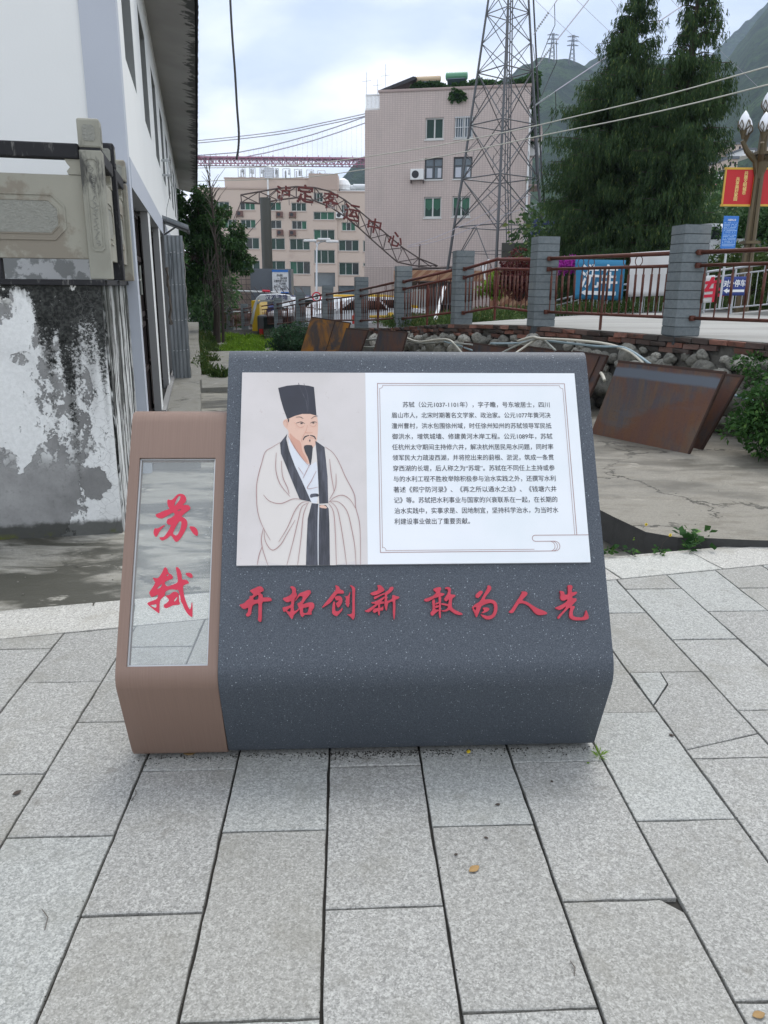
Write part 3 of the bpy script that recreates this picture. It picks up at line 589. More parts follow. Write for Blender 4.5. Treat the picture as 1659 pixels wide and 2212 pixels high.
for (dx, dy, s_, a, m, lab) in [(1024, 1880, .035, .6, 'dryleaf', 'yellowed fallen leaf on the paving, in the middle of a paver right of centre'), (1012, 1626, .022, 1.2, 'yellow_petal', 'small orange-yellow leaf scrap lying just under the foot of the blue-grey sign'),
        (1638, 2196, .03, .2, 'dryleaf', 'pale dry leaf near the lower right corner of the paving'), (1075, 1740, .016, .1, 'bark', 'curled dark brown leaf scrap on the paver below the sign'), (985, 1848, .012, .4, 'bark', 'tiny dark twig piece beside the yellowed leaf'), (1192, 1690, .012, 1.9, 'bark', 'small brown speck of leaf on the right-hand paver row'),
        (1050, 1812, .013, 2.6, 'bark', 'narrow brown leaf fragment left of the chipped paver corner'), (37, 1715, .028, .9, 'bark', 'oval dark leaf lying at the left edge of the paving'), (410, 1630, .04, .1, 'dryleaf', 'brown leaf caught under the foot of the brown sign part'), (1270, 1560 + 90, .012, .2, 'grass', 'tiny green leaf scrap in a joint right of the sign'),
        (1450, 1590, .02, 2.2, 'bark', 'dark curved leaf scrap near the cracked pavers right of the sign')]:
    x, y = gp(dx, dy); litter('fallen_leaf', x, y, s_, a, M[m], lab, 'leaf')
for (dx, dy, l_, a) in [(97, 2010, .07, 1.7), (285, 1730, .05, 1.3), (1240, 2110, .04, 1.2)]:
    x, y = gp(dx, dy); mb = MB(); mb.path([(x, y, .003), (x + l_ * .5 * cos(a), y + l_ * .5 * sin(a), .006), (x + l_ * cos(a + .3), y + l_ * sin(a + .3), .003)], .0012, 5)
    tag(obj('twig', mb, M['drytwig']), {97: 'thin bent twig on the paver near the lower left edge', 285: 'short thin twig on the paver left of the brown sign foot', 1240: 'short dark twig on the paving at the lower right'}[dx], 'twig')

# ------------------------------------------------------------------ the sign
SA = Vector((0, 2.138, .348)); SE = Vector((0, .5111121, .8595141))
sf = Fr(SA, (1, 0, 0), SE)                               # n points to the viewer
sign = thing('information_sign', (.06, 2.4, 0), 'slanted information sign with a brown glazed part beside a speckled blue-grey body', 'sign')
def arc(c, r, a0, a1, n): return [(c[0] + r * cos(radians(a0 + (a1 - a0) * i / n)), c[1] + r * sin(radians(a0 + (a1 - a0) * i / n))) for i in range(n + 1)]
def bent(x0, x1, top, thick, name, m, prot=0.0, window=None, gapz=.022):
    """bent sheet body: profile in the (y, z) plane, extruded along x; the upper leg may carry a window"""
    ey, ez = SE.y, SE.z; n_ = Vector((-ez, ey)); e = Vector((ey, ez)); A = Vector((SA.y, SA.z))
    low = (Vector((2.2495, gapz)) - A).normalized()
    ol = []
    B = Vector((2.2495, gapz))
    rad = .115 if window is None else .082
    # rounding of the nose between the two straight legs
    ang = math.acos(max(-1, min(1, e.dot(low)))); dist = rad / math.tan(ang / 2)
    A2 = A + n_ * prot * .7
    p1 = A2 + e * dist; p2 = A2 + low * dist; bis = (e + low).normalized(); cc = A2 + bis * (rad / sin(ang / 2))
    a1 = atan2(p1.y - cc.y, p1.x - cc.x); a2 = atan2(p2.y - cc.y, p2.x - cc.x)
    while a2 < a1: a2 += 2 * pi
    front_arc = [cc + Vector((cos(a1 + (a2 - a1) * i / 14), sin(a1 + (a2 - a1) * i / 14))) * rad for i in range(15)]
    T = A2 + e * top
    Tb = T + Vector((1, 0)) * (thick + .02)
    fr_ = [T + e * -.035 + Vector((0, 0)), T - e * .012 + Vector((.004, 0)), T + Vector((.016, -.001)), T + Vector((.045, -.001)), ]
    prof_front = [p for p in front_arc] + [B + Vector((prot * .4, 0)) - low * .02, B + Vector((prot * .4 + .010, -.002))]
    inner_n = Vector((-n_.x, -n_.y))
    rr = rad - thick if rad > thick + .01 else .02
    back_up = T + inner_n * thick - e * .03; back_lo_dir = Vector((low.y, -low.x)); back_lo_dir = back_lo_dir if back_lo_dir.x > 0 else -back_lo_dir
    corner = A2 + bis * (thick / sin(ang / 2))
    corner_u = corner + e * .03; corner_l = corner + low * .03
    back_b = B + back_lo_dir * thick; back_b = Vector((back_b.x, gapz))
    if window is None:
        poly = fr_[:1] + prof_front + [Vector((back_b.x + .25, gapz)), Vector((back_b.x + .25, gapz + .10)), Vector((back_b.x + .06, gapz + .12)), corner_l, corner_u, back_up, fr_[3], fr_[2], fr_[1]]
        mb = MB(); mb.prism(Fr((x0, 0, 0), (0, 1, 0), (0, 0, 1)), [[(p.x, p.y) for p in poly]], 0, x1 - x0); return mb
    wx0, wx1, wt0, wt1 = window
    mb = MB(); F_ = Fr((x0, 0, 0), (0, 1, 0), (0, 0, 1))
    pw = wt0
    # lower body up to the sill
    s_in = A2 + e * pw + inner_n * thick; s_out = A2 + e * pw
    poly = [s_out] + prof_front + [Vector((back_b.x + .22, gapz)), Vector((back_b.x + .22, gapz + .05)), Vector((back_b.x + .05, gapz + .06)), corner_l, corner_u, s_in]
    mb.prism(F_, [[(p.x, p.y) for p in poly]], 0, x1 - x0)
    t_out = A2 + e * wt1; t_in = t_out + inner_n * thick
    poly = [t_out, t_in, back_up, fr_[3], fr_[2], fr_[1], fr_[0]]
    mb.prism(F_, [[(p.x, p.y) for p in poly]], 0, x1 - x0)
    for a, b in ((0, wx0 - x0), (wx1 - x0, x1 - x0)):
        mb.prism(F_, [[(p.x, p.y) for p in (s_out, s_in, t_in, t_out)]], a, b)
    return mb
def round_body(o, w_=.008):
    b = o.modifiers.new('bevel', 'BEVEL'); b.width = w_; b.segments = 3; b.limit_method = 'ANGLE'; b.angle_limit = radians(28); b.harden_normals = True
    o.data.polygons.foreach_set('use_smooth', [True] * len(o.data.polygons)); return o
wd = .0025
mbl = bent(-.3925, .829, 1.086, .10, 'blue', None, prot=.014)
blue = obj('speckled_body', mbl, M['terrazzo'], sign); round_body(blue)
mbr = bent(-.702, -.3945, .868, .050, 'brown', None, window=(-.6705, -.4255, .0455, .7125))
brown = obj('brown_body', mbr, M['brown'], sign)
for p_ in brown.data.polygons: p_.use_smooth = True
try:
    brown.data.set_sharp_from_angle(angle=radians(26)); blue.data.set_sharp_from_angle(angle=radians(26))
except Exception: pass
mb = MB(); mb.box(-.68, -.42, 2.31, 2.44, .0, .03); mb.box(-.36, .80, 2.33, 2.52, .0, .03); obj('base_plate', mb, M['underbrown'], sign)
# glass, its bead, and the two red characters on it
gf = Fr(sf.P(0, 0, -.018), (1, 0, 0), SE)
mb = MB(); mb.fbox(gf, -.6695, -.4265, .0465, .7115, -.004, .004); pane = obj('glass_pane', mb, M['glass'], sign)
mb = MB()
for a0, a1, b0, b1 in ((-.6700, -.4262, .0462, .0500), (-.6700, -.4262, .7085, .7118), (-.6700, -.6655, .0502, .7083), (-.4300, -.4262, .0502, .7083)): mb.fbox(gf, a0, a1, b0, b1, .0045, .0075)
obj('glass_bead', mb, M['silver'], sign)
def trace(lists, scale, ox, oy, fr, c0, c1, name, m, parent, cx_off=0):
    mb = MB()
    for i, loops in enumerate(lists):
        conv = []
        for lp in loops:
            q = []
            n = len(lp); pts = [Vector(p) for p in lp]
            for j in range(n):                                  # soften the traced corners a little
                a, b, c = pts[j - 1], pts[j], pts[(j + 1) % n]
                q += [b + (a - b) * .22, b + (c - b) * .22]
            conv.append([fr.hit(((ox + p.x / scale) / 1.82278), ((oy + p.y / scale) / 1.82278)) for p in q])
        mb.prism(fr, conv, c0, c1 + i * .0004)
    return obj(name, mb, m, parent)
SU = [[(615,285),(680,310),(760,300),(830,220),(900,150),(990,120),(1090,140),(1160,220),(1170,320),(1120,400),(1050,460),(1150,450),(1240,465),(1290,520),(1285,575),(1220,630),(1110,710),(1020,795),(1100,830),(1180,900),(1205,990),(1180,1110),(1110,1270),(1050,1370),(980,1470),(900,1545),(850,1545),(800,1480),(750,1400),(705,1350),(620,1430),(520,1490),(450,1510),(400,1480),(365,1405),(430,1415),(510,1400),(600,1280),(680,1150),(720,1050),(650,1040),(590,1000),(590,930),(630,860),(720,840),(840,745),(790,670),(690,720),(560,800),(450,855),(370,850),(300,820),(245,750),(350,700),(480,640),(600,600),(680,570),(630,500),(605,380)],
 [(810,500),(830,400),(880,280),(940,190),(990,185),(1000,250),(950,340),(880,430)], [(900,620),(960,590),(1030,570),(1000,610),(940,640)], [(765,1300),(820,1170),(900,1020),(970,935),(1020,940),(1030,1010),(1000,1150),(950,1280),(880,1365),(820,1345)]]
SU2 = [[(240,1140),(310,1160),(420,1100),(530,1045),(530,1070),(450,1140),(370,1250),(320,1350),(270,1410),(215,1350),(195,1250)]]
SU3 = [[(1255,1090),(1340,1090),(1430,1110),(1490,1180),(1520,1280),(1510,1350),(1470,1375),(1390,1320),(1320,1230)]]
trace([SU, SU2, SU3], 7.541, 580, 1930, gf, .0045, .0070, 'red_character', M['redprint'], sign)
SH = [[(655,150),(690,110),(730,125),(760,180),(790,280),(880,330),(925,400),(915,450),(800,490),(660,560),(740,690),(900,640),(1080,565),(1060,400),(1030,230),(1005,130),(1030,105),(1080,120),(1140,200),(1180,320),(1190,490),(1260,475),(1340,495),(1400,560),(1390,590),(1300,620),(1220,660),(1230,820),(1260,980),(1310,1130),(1370,1280),(1425,1370),(1460,1300),(1480,1150),(1500,1160),(1505,1350),(1505,1580),(1480,1590),(1390,1530),(1310,1420),(1250,1310),(1210,1200),(1160,1130),(1145,1000),(1110,860),(1080,775),(1000,780),(900,760),(780,785),(690,850),(690,940),(620,1010),(545,1080),(530,1200),(525,1400),(520,1470),(490,1470),(400,1400),(300,1320),(200,1240),(160,1190),(200,1150),(330,1100),(440,1060),(480,1000),(490,915),(400,960),(300,1000),(260,970),(220,870),(230,840),(320,720),(410,570),(350,470),(320,420),(380,435),(490,440),(560,340),(620,240)],
 [(720,385),(740,330),(780,315),(800,350),(770,370)], [(445,760),(500,680),(605,600),(580,690),(520,740)], [(245,1235),(340,1225),(440,1200),(435,1300),(400,1315),(320,1285)]]
SH2 = [[(705,960),(830,930),(920,850),(1000,835),(1095,880),(1100,1000),(1110,1130),(1140,1220),(1000,1230),(900,1250),(800,1300),(720,1330),(665,1310),(650,1230),(690,1205),(760,1160),(820,1080),(750,1010)], [(950,1110),(1000,1030),(1060,985),(1050,1050),(980,1135)]]
SH3 = [[(1285,285),(1430,275),(1490,320),(1515,400),(1480,430),(1420,420),(1340,370)]]
trace([SH, SH2, SH3], 7.541, 560, 2220, gf, .0045, .0070, 'red_character', M['redprint'], sign)
# raised red motto: eight characters
bf = Fr(sf.P(0, 0, .0098), (1, 0, 0), SE)
A_ = (5.0273, 930, 2290); B_ = (5.0273, 1250, 2290); C_ = (5.0273, 1660, 2290); D_ = (5.0273, 1990, 2290)
CH = [
 (A_, [[[(270,185),(370,140),(440,105),(510,105),(545,150),(550,190),(480,225),(495,245),(530,270),(530,325),(600,320),(680,325),(708,360),(700,390),(600,400),(515,405),(512,600),(512,740),(495,800),(470,805),(430,765),(445,700),(445,560),(450,425),(330,465),(310,560),(300,650),(260,690),(220,700),(195,665),(205,645),(240,610),(245,515),(180,550),(130,540),(75,480),(75,462),(160,440),(215,380),(270,345),(270,295),(320,290),(350,262),(300,215)], [(340,335),(375,300),(430,270),(448,275),(445,355),(400,370),(345,370)]]]),
 (A_, [[[(1065,115),(1110,95),(1160,115),(1188,155),(1185,215),(1210,265),(1195,310),(1160,345),(1155,400),(1140,480),(1145,590),(1200,580),(1250,520),(1262,545),(1215,600),(1140,665),(1125,735),(1105,745),(1080,725),(1030,650),(985,590),(940,610),(920,530),(935,515),(1010,500),(1090,470),(1095,385),(1050,410),(1010,415),(960,390),(918,340),(1020,305),(1110,250),(1110,160)], [(1000,580),(1078,520),(1082,560),(1076,596),(1060,604)]],
       [[(1250,240),(1350,205),(1420,175),(1470,180),(1485,225),(1440,285),(1390,340),(1350,400),(1315,460),(1400,430),(1470,415),(1530,425),(1550,470),(1545,520),(1500,580),(1490,630),(1505,655),(1450,662),(1350,660),(1325,710),(1290,695),(1265,640),(1260,560),(1230,500),(1210,440),(1240,430),(1290,400),(1330,310),(1260,285),(1180,390),(1165,380),(1215,300)], [(1325,525),(1380,520),(1445,500),(1430,570),(1410,630),(1325,630)]]]),
 (B_, [[[(350,75),(430,105),(445,165),(520,185),(525,240),(470,248),(395,240),(340,310),(290,390),(240,440),(95,530),(90,515),(150,435),(215,360),(280,270),(360,180),(365,130)]],
       [[(330,315),(400,290),(450,295),(490,330),(495,400),(470,460),(420,525),(395,515),(365,450),(372,430),(410,400),(425,378),(375,385)]],
       [[(320,400),(352,410),(352,500),(348,585),(400,600),(460,560),(498,510),(495,570),(450,620),(390,690),(340,680),(290,635),(290,560),(305,440)]],
       [[(537,290),(560,300),(610,290),(645,205),(650,240),(635,300),(635,400),(630,480),(605,522),(570,480),(555,420),(565,340)]],
       [[(635,78),(680,85),(745,130),(745,200),(738,350),(738,520),(742,690),(712,758),(690,750),(650,700),(578,655),(640,655),(680,640),(690,560),(690,400),(690,200),(680,130)]]]),
 (B_, [[[(1175,80),(1240,75),(1290,115),(1335,180),(1240,235),(1170,270),(1110,280),(1070,270),(1040,240),(1100,210),(1190,185),(1200,130)]], [[(1110,310),(1200,280),(1330,225),(1350,255),(1250,290),(1180,330),(1125,365)]],
       [[(1060,415),(1120,410),(1210,370),(1330,295),(1365,290),(1300,360),(1250,400),(1310,400),(1330,440),(1200,460),(1120,445),(1075,440)]], [[(1180,430),(1230,440),(1150,500),(1090,560),(1020,615),(960,605),(930,585),(985,565),(1080,500)]],
       [[(1195,430),(1235,430),(1240,560),(1228,680),(1212,680),(1190,610),(1200,520)]], [[(1120,540),(1190,530),(1280,520),(1290,480),(1305,520),(1295,580),(1240,580),(1190,590),(1130,630),(1100,615),(1090,580)]],
       [[(1430,120),(1490,110),(1505,150),(1450,220),(1370,270),(1380,330),(1370,400),(1480,350),(1475,280),(1510,275),(1560,300),(1620,310),(1610,340),(1545,365),(1535,380),(1540,500),(1535,620),(1525,740),(1508,765),(1490,640),(1490,500),(1490,390),(1400,430),(1385,480),(1372,580),(1345,570),(1325,490),(1320,440),(1330,330),(1330,220),(1390,190),(1420,150)]]]),
 (C_, [[[(220,155),(290,125),(370,115),(385,150),(350,230),(440,240),(450,265),(385,300),(270,325),(200,360),(130,400),(80,400),(40,375),(60,350),(150,320),(230,285),(290,220),(245,195)]], [[(200,375),(250,355),(262,400),(258,560),(330,560),(350,575),(280,620),(215,685),(180,670),(170,615),(210,580),(212,480)]],
       [[(325,310),(385,300),(375,430),(375,600),(375,730),(350,732),(335,640),(335,560),(335,400)]], [[(262,440),(340,405),(345,440),(262,470)]], [[(262,480),(340,480),(335,510),(262,540)]],
       [[(455,130),(500,115),(560,130),(575,175),(560,265),(660,270),(660,300),(600,340),(590,400),(590,520),(650,570),(720,600),(800,640),(805,665),(730,668),(660,650),(600,610),(545,565),(480,600),(400,600),(380,570),(440,580),(500,540),(520,500),(470,480),(380,465),(380,435),(450,440),(520,460),(530,390),(530,355),(490,400),(450,390),(435,350),(480,290),(510,240),(520,180),(495,150),(460,160)]]]),
 (C_, [[[(1150,185),(1200,195),(1200,230),(1150,300),(1110,335),(1070,320),(1055,275),(1100,230)]], [[(1300,75),(1360,95),(1375,150),(1330,220),(1260,300),(1235,365),(1330,355),(1420,375),(1480,430),(1495,520),(1480,620),(1430,710),(1350,755),(1270,755),(1200,710),(1150,648),(1220,670),(1300,690),(1380,670),(1420,600),(1430,500),(1405,440),(1350,425),(1260,450),(1175,490),(1150,560),(1120,635),(1090,710),(1065,705),(1045,640),(1000,550),(990,510),(1060,450),(1150,400),(1230,250),(1290,150)], [(1015,520),(1080,510),(1065,560),(1050,580)]], [[(1190,530),(1260,515),(1325,530),(1335,560),(1290,600),(1220,630),(1165,630),(1235,580)]]]),
 (D_, [[[(300,210),(340,200),(410,210),(430,250),(400,290),(340,350),(320,380),(400,400),(470,440),(560,500),(640,545),(740,580),(810,615),(815,650),(700,670),(620,665),(560,620),(500,540),(440,480),(380,450),(320,435),(260,440),(220,500),(180,570),(140,628),(80,628),(55,600),(110,560),(160,480),(230,370),(290,280),(320,220)]]]),
 (D_, [[[(1215,80),(1290,75),(1320,110),(1300,160),(1300,225),(1390,205),(1412,225),(1370,270),(1300,305),(1320,340),(1385,335),(1400,375),(1350,430),(1290,490),(1355,490),(1360,520),(1320,580),(1320,690),(1400,712),(1500,715),(1550,690),(1580,560),(1610,620),(1640,720),(1600,760),(1500,772),(1350,770),(1290,750),(1250,710),(1250,620),(1275,530),(1240,525),(1180,590),(1100,670),(1050,745),(1015,735),(1030,690),(1100,620),(1170,540),(1190,490),(1120,545),(1060,570),(1010,555),(960,525),(1050,490),(1150,440),(1200,400),(1220,350),(1160,380),(1100,385),(1070,330),(1080,250),(1055,190),(1100,195),(1150,210),(1155,270),(1225,265),(1228,150)]]]),
]
for (sc_, ox, oy), L_ in CH: trace(L_, sc_, ox, oy, bf, .0, .0085, 'red_character', M['red'], sign)
# white print panel
pf = Fr(sf.P(0, 0, .0098 + .011), (1, 0, 0), SE)
PX0, PX1, PY0, PY1 = -.3445, .780, .350, 1.005
mb = MB(); mb.fbox(pf, PX0, PX1, PY0, PY1, -.0105, 0); panel = obj('print_panel', mb, [M['panel']], sign, bevel=.0008)
mb = MB(); mb.fbox(pf, PX0 + .01, PX1 - .01, PY0 + .01, PY1 - .01, -.0120, -.0107); obj('panel_backing', mb, M['panelside'], sign)
# left: plain generic print of a robed scholar
cp = lambda x, y: pf.hit((900 + x / 2.7655) / 1.82278, (1450 + y / 2.7655) / 1.82278)
pmats = [M['paper'], M['hat'], M['skin'], M['robe'], M['cloth'], M['shirt'], M['robeline'], M['ink'], M['skin2']]
mb = MB(); lay = [0]
def sheet(pts, mi, raw=False, smooth_=True):
    lay[0] += 1; q = []
    P_ = [Vector(p) for p in pts]
    if smooth_:
        for j in range(len(P_)):
            a, b, c = P_[j - 1], P_[j], P_[(j + 1) % len(P_)]; q += [b + (a - b) * .25, b + (c - b) * .25]
    else: q = P_
    mb.prism(pf, [[cp(p.x, p.y) for p in q]], None, .0003 + lay[0] * .00006, mi)
def line(pts, w_=.0016, mi=6):
    lay[0] += 1; P_ = [Vector(cp(*p)) for p in pts]; n = len(P_)
    # smooth through the points
    S = []
    for i in range(n - 1):
        p0, p1, p2, p3 = P_[max(i - 1, 0)], P_[i], P_[i + 1], P_[min(i + 2, n - 1)]
        for k in range(5):
            t = k / 5; S.append(.5 * ((2 * p1) + (p2 - p0) * t + (2 * p0 - 5 * p1 + 4 * p2 - p3) * t * t + (3 * p1 - p0 - 3 * p2 + p3) * t ** 3))
    S.append(P_[-1]); L1, L2 = [], []
    for i, p in enumerate(S):
        d = (S[min(i + 1, len(S) - 1)] - S[max(i - 1, 0)]).normalized(); nn = Vector((-d.y, d.x)); t = i / (len(S) - 1); ww = w_ * (.55 + .45 * sin(pi * t)) / 2
        L1.append(p + nn * ww); L2.append(p - nn * ww)
    z = .0003 + lay[0] * .00006
    vs = [pf.P(p.x, p.y, z) for p in L1] + [pf.P(p.x, p.y, z) for p in L2]; m = len(L1)
    mb.add(vs, [(i, i + m, i + m + 1, i + 1) for i in range(m - 1)], mi)
mb.prism(pf, [[(PX0 + .0005, PY0 + .0005), (.0665, PY0 + .0005), (.0665, PY1 - .0005), (PX0 + .0005, PY1 - .0005)]], None, .0003, 0)
BOT = 2144
sheet([(560,800),(420,880),(375,960),(335,1100),(310,1240),(305,1400),(315,1540),(345,1650),(380,1740),(358,1850),(366,1940),(318,BOT),(1436,BOT),(1440,1900),(1420,1700),(1380,1520),(1345,1330),(1240,1100),(1180,980),(1120,890),(1050,850)], 3)
sheet([(640,720),(700,800),(800,960),(890,1060),(975,1000),(980,1470),(900,1470),(780,1300),(700,1100)], 5)
sheet([(596,565),(650,545),(700,520),(800,495),(900,495),(962,515),(975,600),(972,700),(962,790),(940,850),(880,900),(895,1010),(870,1060),(780,960),(690,830),(650,740),(655,680),(610,640),(590,600)], 2)
sheet([(655,690),(720,760),(790,800),(800,900),(850,980),(870,1045),(780,960),(690,830)], 8)
sheet([(1,1),(2,1),(2,2)], 2)
sheet([(540,215),(640,190),(760,180),(870,190),(930,205),(942,330),(958,517),(890,498),(800,498),(720,520),(640,556),(600,450),(565,330)], 1, smooth_=False)
line([(760,160),(800,260),(845,360),(860,480)], .003, 4); line([(820,165),(860,300),(868,470)], .002, 4)
sheet([(560,815),(640,714),(628,770),(660,900),(720,1060),(800,1230),(900,1455),(775,1430),(700,1250),(620,1050),(570,930)], 4, smooth_=False)
sheet([(945,790),(1045,860),(1060,1000),(1078,1180),(1085,1470),(988,1476),(978,1250),(965,1000)], 4, smooth_=False)
sheet([(885,1372),(940,1362),(982,1370),(984,1398),(930,1400),(890,1415)], 4)
sheet([(905,1470),(985,1478),(975,1560),(975,BOT),(843,BOT),(850,1900),(862,1640)], 4, smooth_=False)
sheet([(990,1490),(1060,1490),(1090,1530),(1098,1700),(1104,BOT),(982,BOT),(982,1800)], 4, smooth_=False)
sheet([(990,1492),(1050,1492),(1082,1530),(990,1520)], 2)
sheet([(815,845),(860,835),(920,840),(912,920),(905,1000),(890,1075),(868,980),(835,920)], 7)       # beard
line([(812,782),(832,748),(878,732)], .004, 7); line([(886,732),(930,744),(950,774)], .004, 7); sheet([(876,778),(894,778),(886,812)], 7)
sheet([(780,594),(808,594),(806,608),(784,608)], 7); sheet([(912,590),(936,590),(934,603),(914,603)], 7); sheet([(642,560),(662,548),(655,600)], 7)
line([(735,600),(790,585),(830,605)], .0020, 7); line([(890,600),(925,583),(962,592)], .0020, 7); line([(735,535),(780,532),(815,552)], .0018, 7); line([(900,552),(930,530),(975,520)], .0018, 7)
line([(860,620),(845,680),(835,700),(870,705),(915,700)], .0016, 8); line([(600,600),(615,570),(640,590),(635,640)], .0016, 8); line([(835,700),(800,770),(800,810)], .0014, 8); line([(865,762),(900,758),(925,765)], .0016, 8); line([(715,590),(780,650),(830,620)], .0012, 8); line([(880,615),(925,640),(965,600)], .0012, 8)
line([(650,740),(720,860),(800,980),(880,1070)], .0016); line([(890,1040),(850,1120),(810,1200)], .0018); line([(955,1120),(900,1230),(858,1312),(975,1295)], .0018); line([(760,1080),(815,1160)], .0014)
for l_ in [[(560,812),(470,865),(400,915),(360,1040),(325,1170),(305,1300),(310,1500),(335,1630),(380,1740),(455,1875)], [(1050,858),(1130,915),(1200,1020),(1270,1180),(1340,1310),(1375,1400),(1385,1520),(1425,1680),(1436,1900),(1436,BOT)],
           [(380,1745),(358,1850),(372,1970),(428,BOT)], [(388,1765),(400,1880),(470,1980),(560,1930),(640,1800),(725,1655)], [(370,1935),(335,2030),(312,BOT)], [(520,920),(515,1100),(560,1260),(670,1400)], [(575,1010),(590,1180),(640,1300),(660,1370)],
           [(380,1380),(450,1450),(570,1475),(700,1425),(790,1430)], [(545,1895),(640,1740),(720,1560),(790,1470),(870,1455)], [(635,BOT),(700,1900),(760,1650),(800,1510),(880,1465)], [(752,BOT),(790,1850),(815,1600),(860,1480)],
           [(1100,990),(1120,1170),(1150,1350)], [(1170,1150),(1165,1300),(1100,1430)], [(1090,1465),(1150,1410),(1240,1385),(1320,1430),(1380,1525)], [(1090,1450),(1200,1460),(1290,1560),(1340,1750),(1375,1950),(1388,BOT)], [(1110,1455),(1180,1530),(1220,1700),(1260,1950),(1285,BOT)], [(1090,1475),(1140,1560),(1160,1750),(1175,BOT)]]: line(l_, .0022)
line([(980,1480),(975,1700),(975,BOT)], .003, 5)
obj('portrait_print', mb, pmats, panel)
# right: the text and its line frame
mb = MB()
LN = ["苏轼（公元1037-1101年），字子瞻，号东坡居士，四川", "眉山市人，北宋时期著名文学家、政治家。公元1077年黄河决", "澶州曹村，洪水包围徐州域，时任徐州知州的苏轼领导军民抵", "御洪水，增筑城墙、修建黄河木岸工程。公元1089年，苏轼",
      "任杭州太守期间主持修六井，解决杭州居民用水问题，同时率", "领军民大力疏浚西湖，并将挖出来的葑根、淤泥，筑成一条贯", "穿西湖的长堤，后人称之为“苏堤”。苏轼在不同任上主持或参", "与的水利工程不胜枚举除积极参与治水实践之外，还撰写水利",
      "著述《熙宁防河录》、《再之所以通水之法》、《钱塘六井", "记》等。苏轼把水利事业与国家的兴衰联系在一起，在长期的", "治水实践中，实事求是、因地制宜，坚持科学治水，为当时水", "利建设事业做出了重要贡献。"]
XR = [(870, 1187), (846, 1189), (846, 1191), (847, 1193), (847, 1195), (848, 1196), (849, 1198), (850, 1200), (850, 1202), (851, 1204), (852, 1206), (852, 1015)]
for i, (l_, (xa, xb)) in enumerate(zip(LN, XR)):
    yy = 874 + i * 22.95
    a, b = pf.hit(xa, yy); a2, _ = pf.hit(xb, yy)
    text_mb(mb, Fr(pf.P(a, b - .0082), pf.ex, pf.ey), l_, .0215, width=a2 - a, off=.006, c=.0006)
obj('printed_text', mb, M['ink'], panel)
mb = MB()
def pl(pts, w_=.0021):
    P_ = [Vector(p) for p in pts]
    for i in range(len(P_) - 1):
        d = (P_[i + 1] - P_[i]).normalized(); n_ = Vector((-d.y, d.x)) * w_ / 2; a, b = P_[i] - d * w_ * .3, P_[i + 1] + d * w_ * .3
        mb.add([pf.P(q.x, q.y, .0005 + .00004 * (len(mb.f) % 9)) for q in (a - n_, b - n_, b + n_, a + n_)], [(0, 1, 2, 3)])
pl([(.107, .388), (.107, .966), (.742, .966), (.742, .440)]); pl([(.107, .388), (.610, .388)])
pl([(.114, .402), (.114, .948)], .0014); pl([(.124, .959), (.724, .959)], .0014); pl([(.735, .948), (.735, .440)], .0014); pl([(.124, .394), (.600, .394)], .0014)
def arcp(cx, cy, r, a0, a1, n=8, w_=.0014): pl([(cx + r * cos(radians(a0 + (a1 - a0) * i / n)), cy + r * sin(radians(a0 + (a1 - a0) * i / n))) for i in range(n + 1)], w_)
arcp(.114, .959, .011, 270, 360); arcp(.735, .959, .011, 180, 270); arcp(.114, .394, .011, 0, 90)
pl([(.779, .440), (.606, .440)]); arcp(.606, .430, .010, 90, 270, 8, .0021); pl([(.606, .420), (.668, .420)]); arcp(.668, .404, .016, -90, 90, 8, .0018); arcp(.660, .404, .016, -90, 90, 8, .0016); arcp(.652, .404, .016, -90, 90, 8, .0016); pl([(.606, .388), (.668, .388)])
obj('line_frame', mb, M['frameline'], panel)
# ------------------------------------------------------------------ low ground, apron and concrete slab
TH = radians(10.25); bV = Vector((-sin(TH), cos(TH), 0)); nV = Vector((cos(TH), sin(TH), 0))
def uv(u, v, z=0.0): return nV * u + bV * v + Vector((0, 0, z))
def az(Y): return -.15 if Y < 8.5 else -.15 - .42 * min(1, (Y - 8.5) / 27.5)
WALLP = [(5.6, 4.2), (4.25, 7.35), (3.55, 9.0), (2.50, 11.2), (1.72, 13.25), (.92, 15.7), (.15, 18.9), (-.72, 22.2), (-1.68, 25.7), (-2.66, 28.8), (-3.62, 31.6), (-4.5, 34.1), (-5.42, 36.2), (-6.4, 38.6)]
def interp(x, xs, ys):
    if x <= xs[0]: return ys[0]
    for i in range(len(xs) - 1):
        if x <= xs[i + 1]: t = (x - xs[i]) / (xs[i + 1] - xs[i]); return ys[i] + (ys[i + 1] - ys[i]) * t
    return ys[-1]
ZY = [10.9, 13.2, 15.6, 18.8, 22.3, 25.8, 28.8, 31.6, 34.1, 36.4, 45]; ZZ = [1.0, .91, .72, .56, .42, .22, .02, -.15, -.3, -.45, -.5]
def xwall(Y): return interp(Y, [p[1] for p in WALLP], [p[0] for p in WALLP])
def pz(x, y):
    """height of the car park ground"""
    return interp(y - 1.0 * max(0, x - xwall(y)), ZY, ZZ)
mb = MB(); mb.box(-2300, 2300, -60, 2300, -2.2, -1.6); tag(obj('ground', mb, M['slab']), kind='structure')
def hsheet(name, m, xs, ys, hf, kind='structure', keep=None):
    vs = [(x, y, hf(x, y)) for y in ys for x in xs]; n = len(xs)
    fs = [(j * n + i, j * n + i + 1, (j + 1) * n + i + 1, (j + 1) * n + i) for j in range(len(ys) - 1) for i in range(n - 1) if keep is None or keep((xs[i] + xs[i + 1]) / 2, (ys[j] + ys[j + 1]) / 2)]
    o = obj(name, MB().add(vs, fs), m, smooth=True); return tag(o, kind=kind)
def alley_h(x, y):
    e = by(x) + .37
    return az(y) + (0.010 * (mnoise.noise((x * 1.3, y * 1.3, 0))))
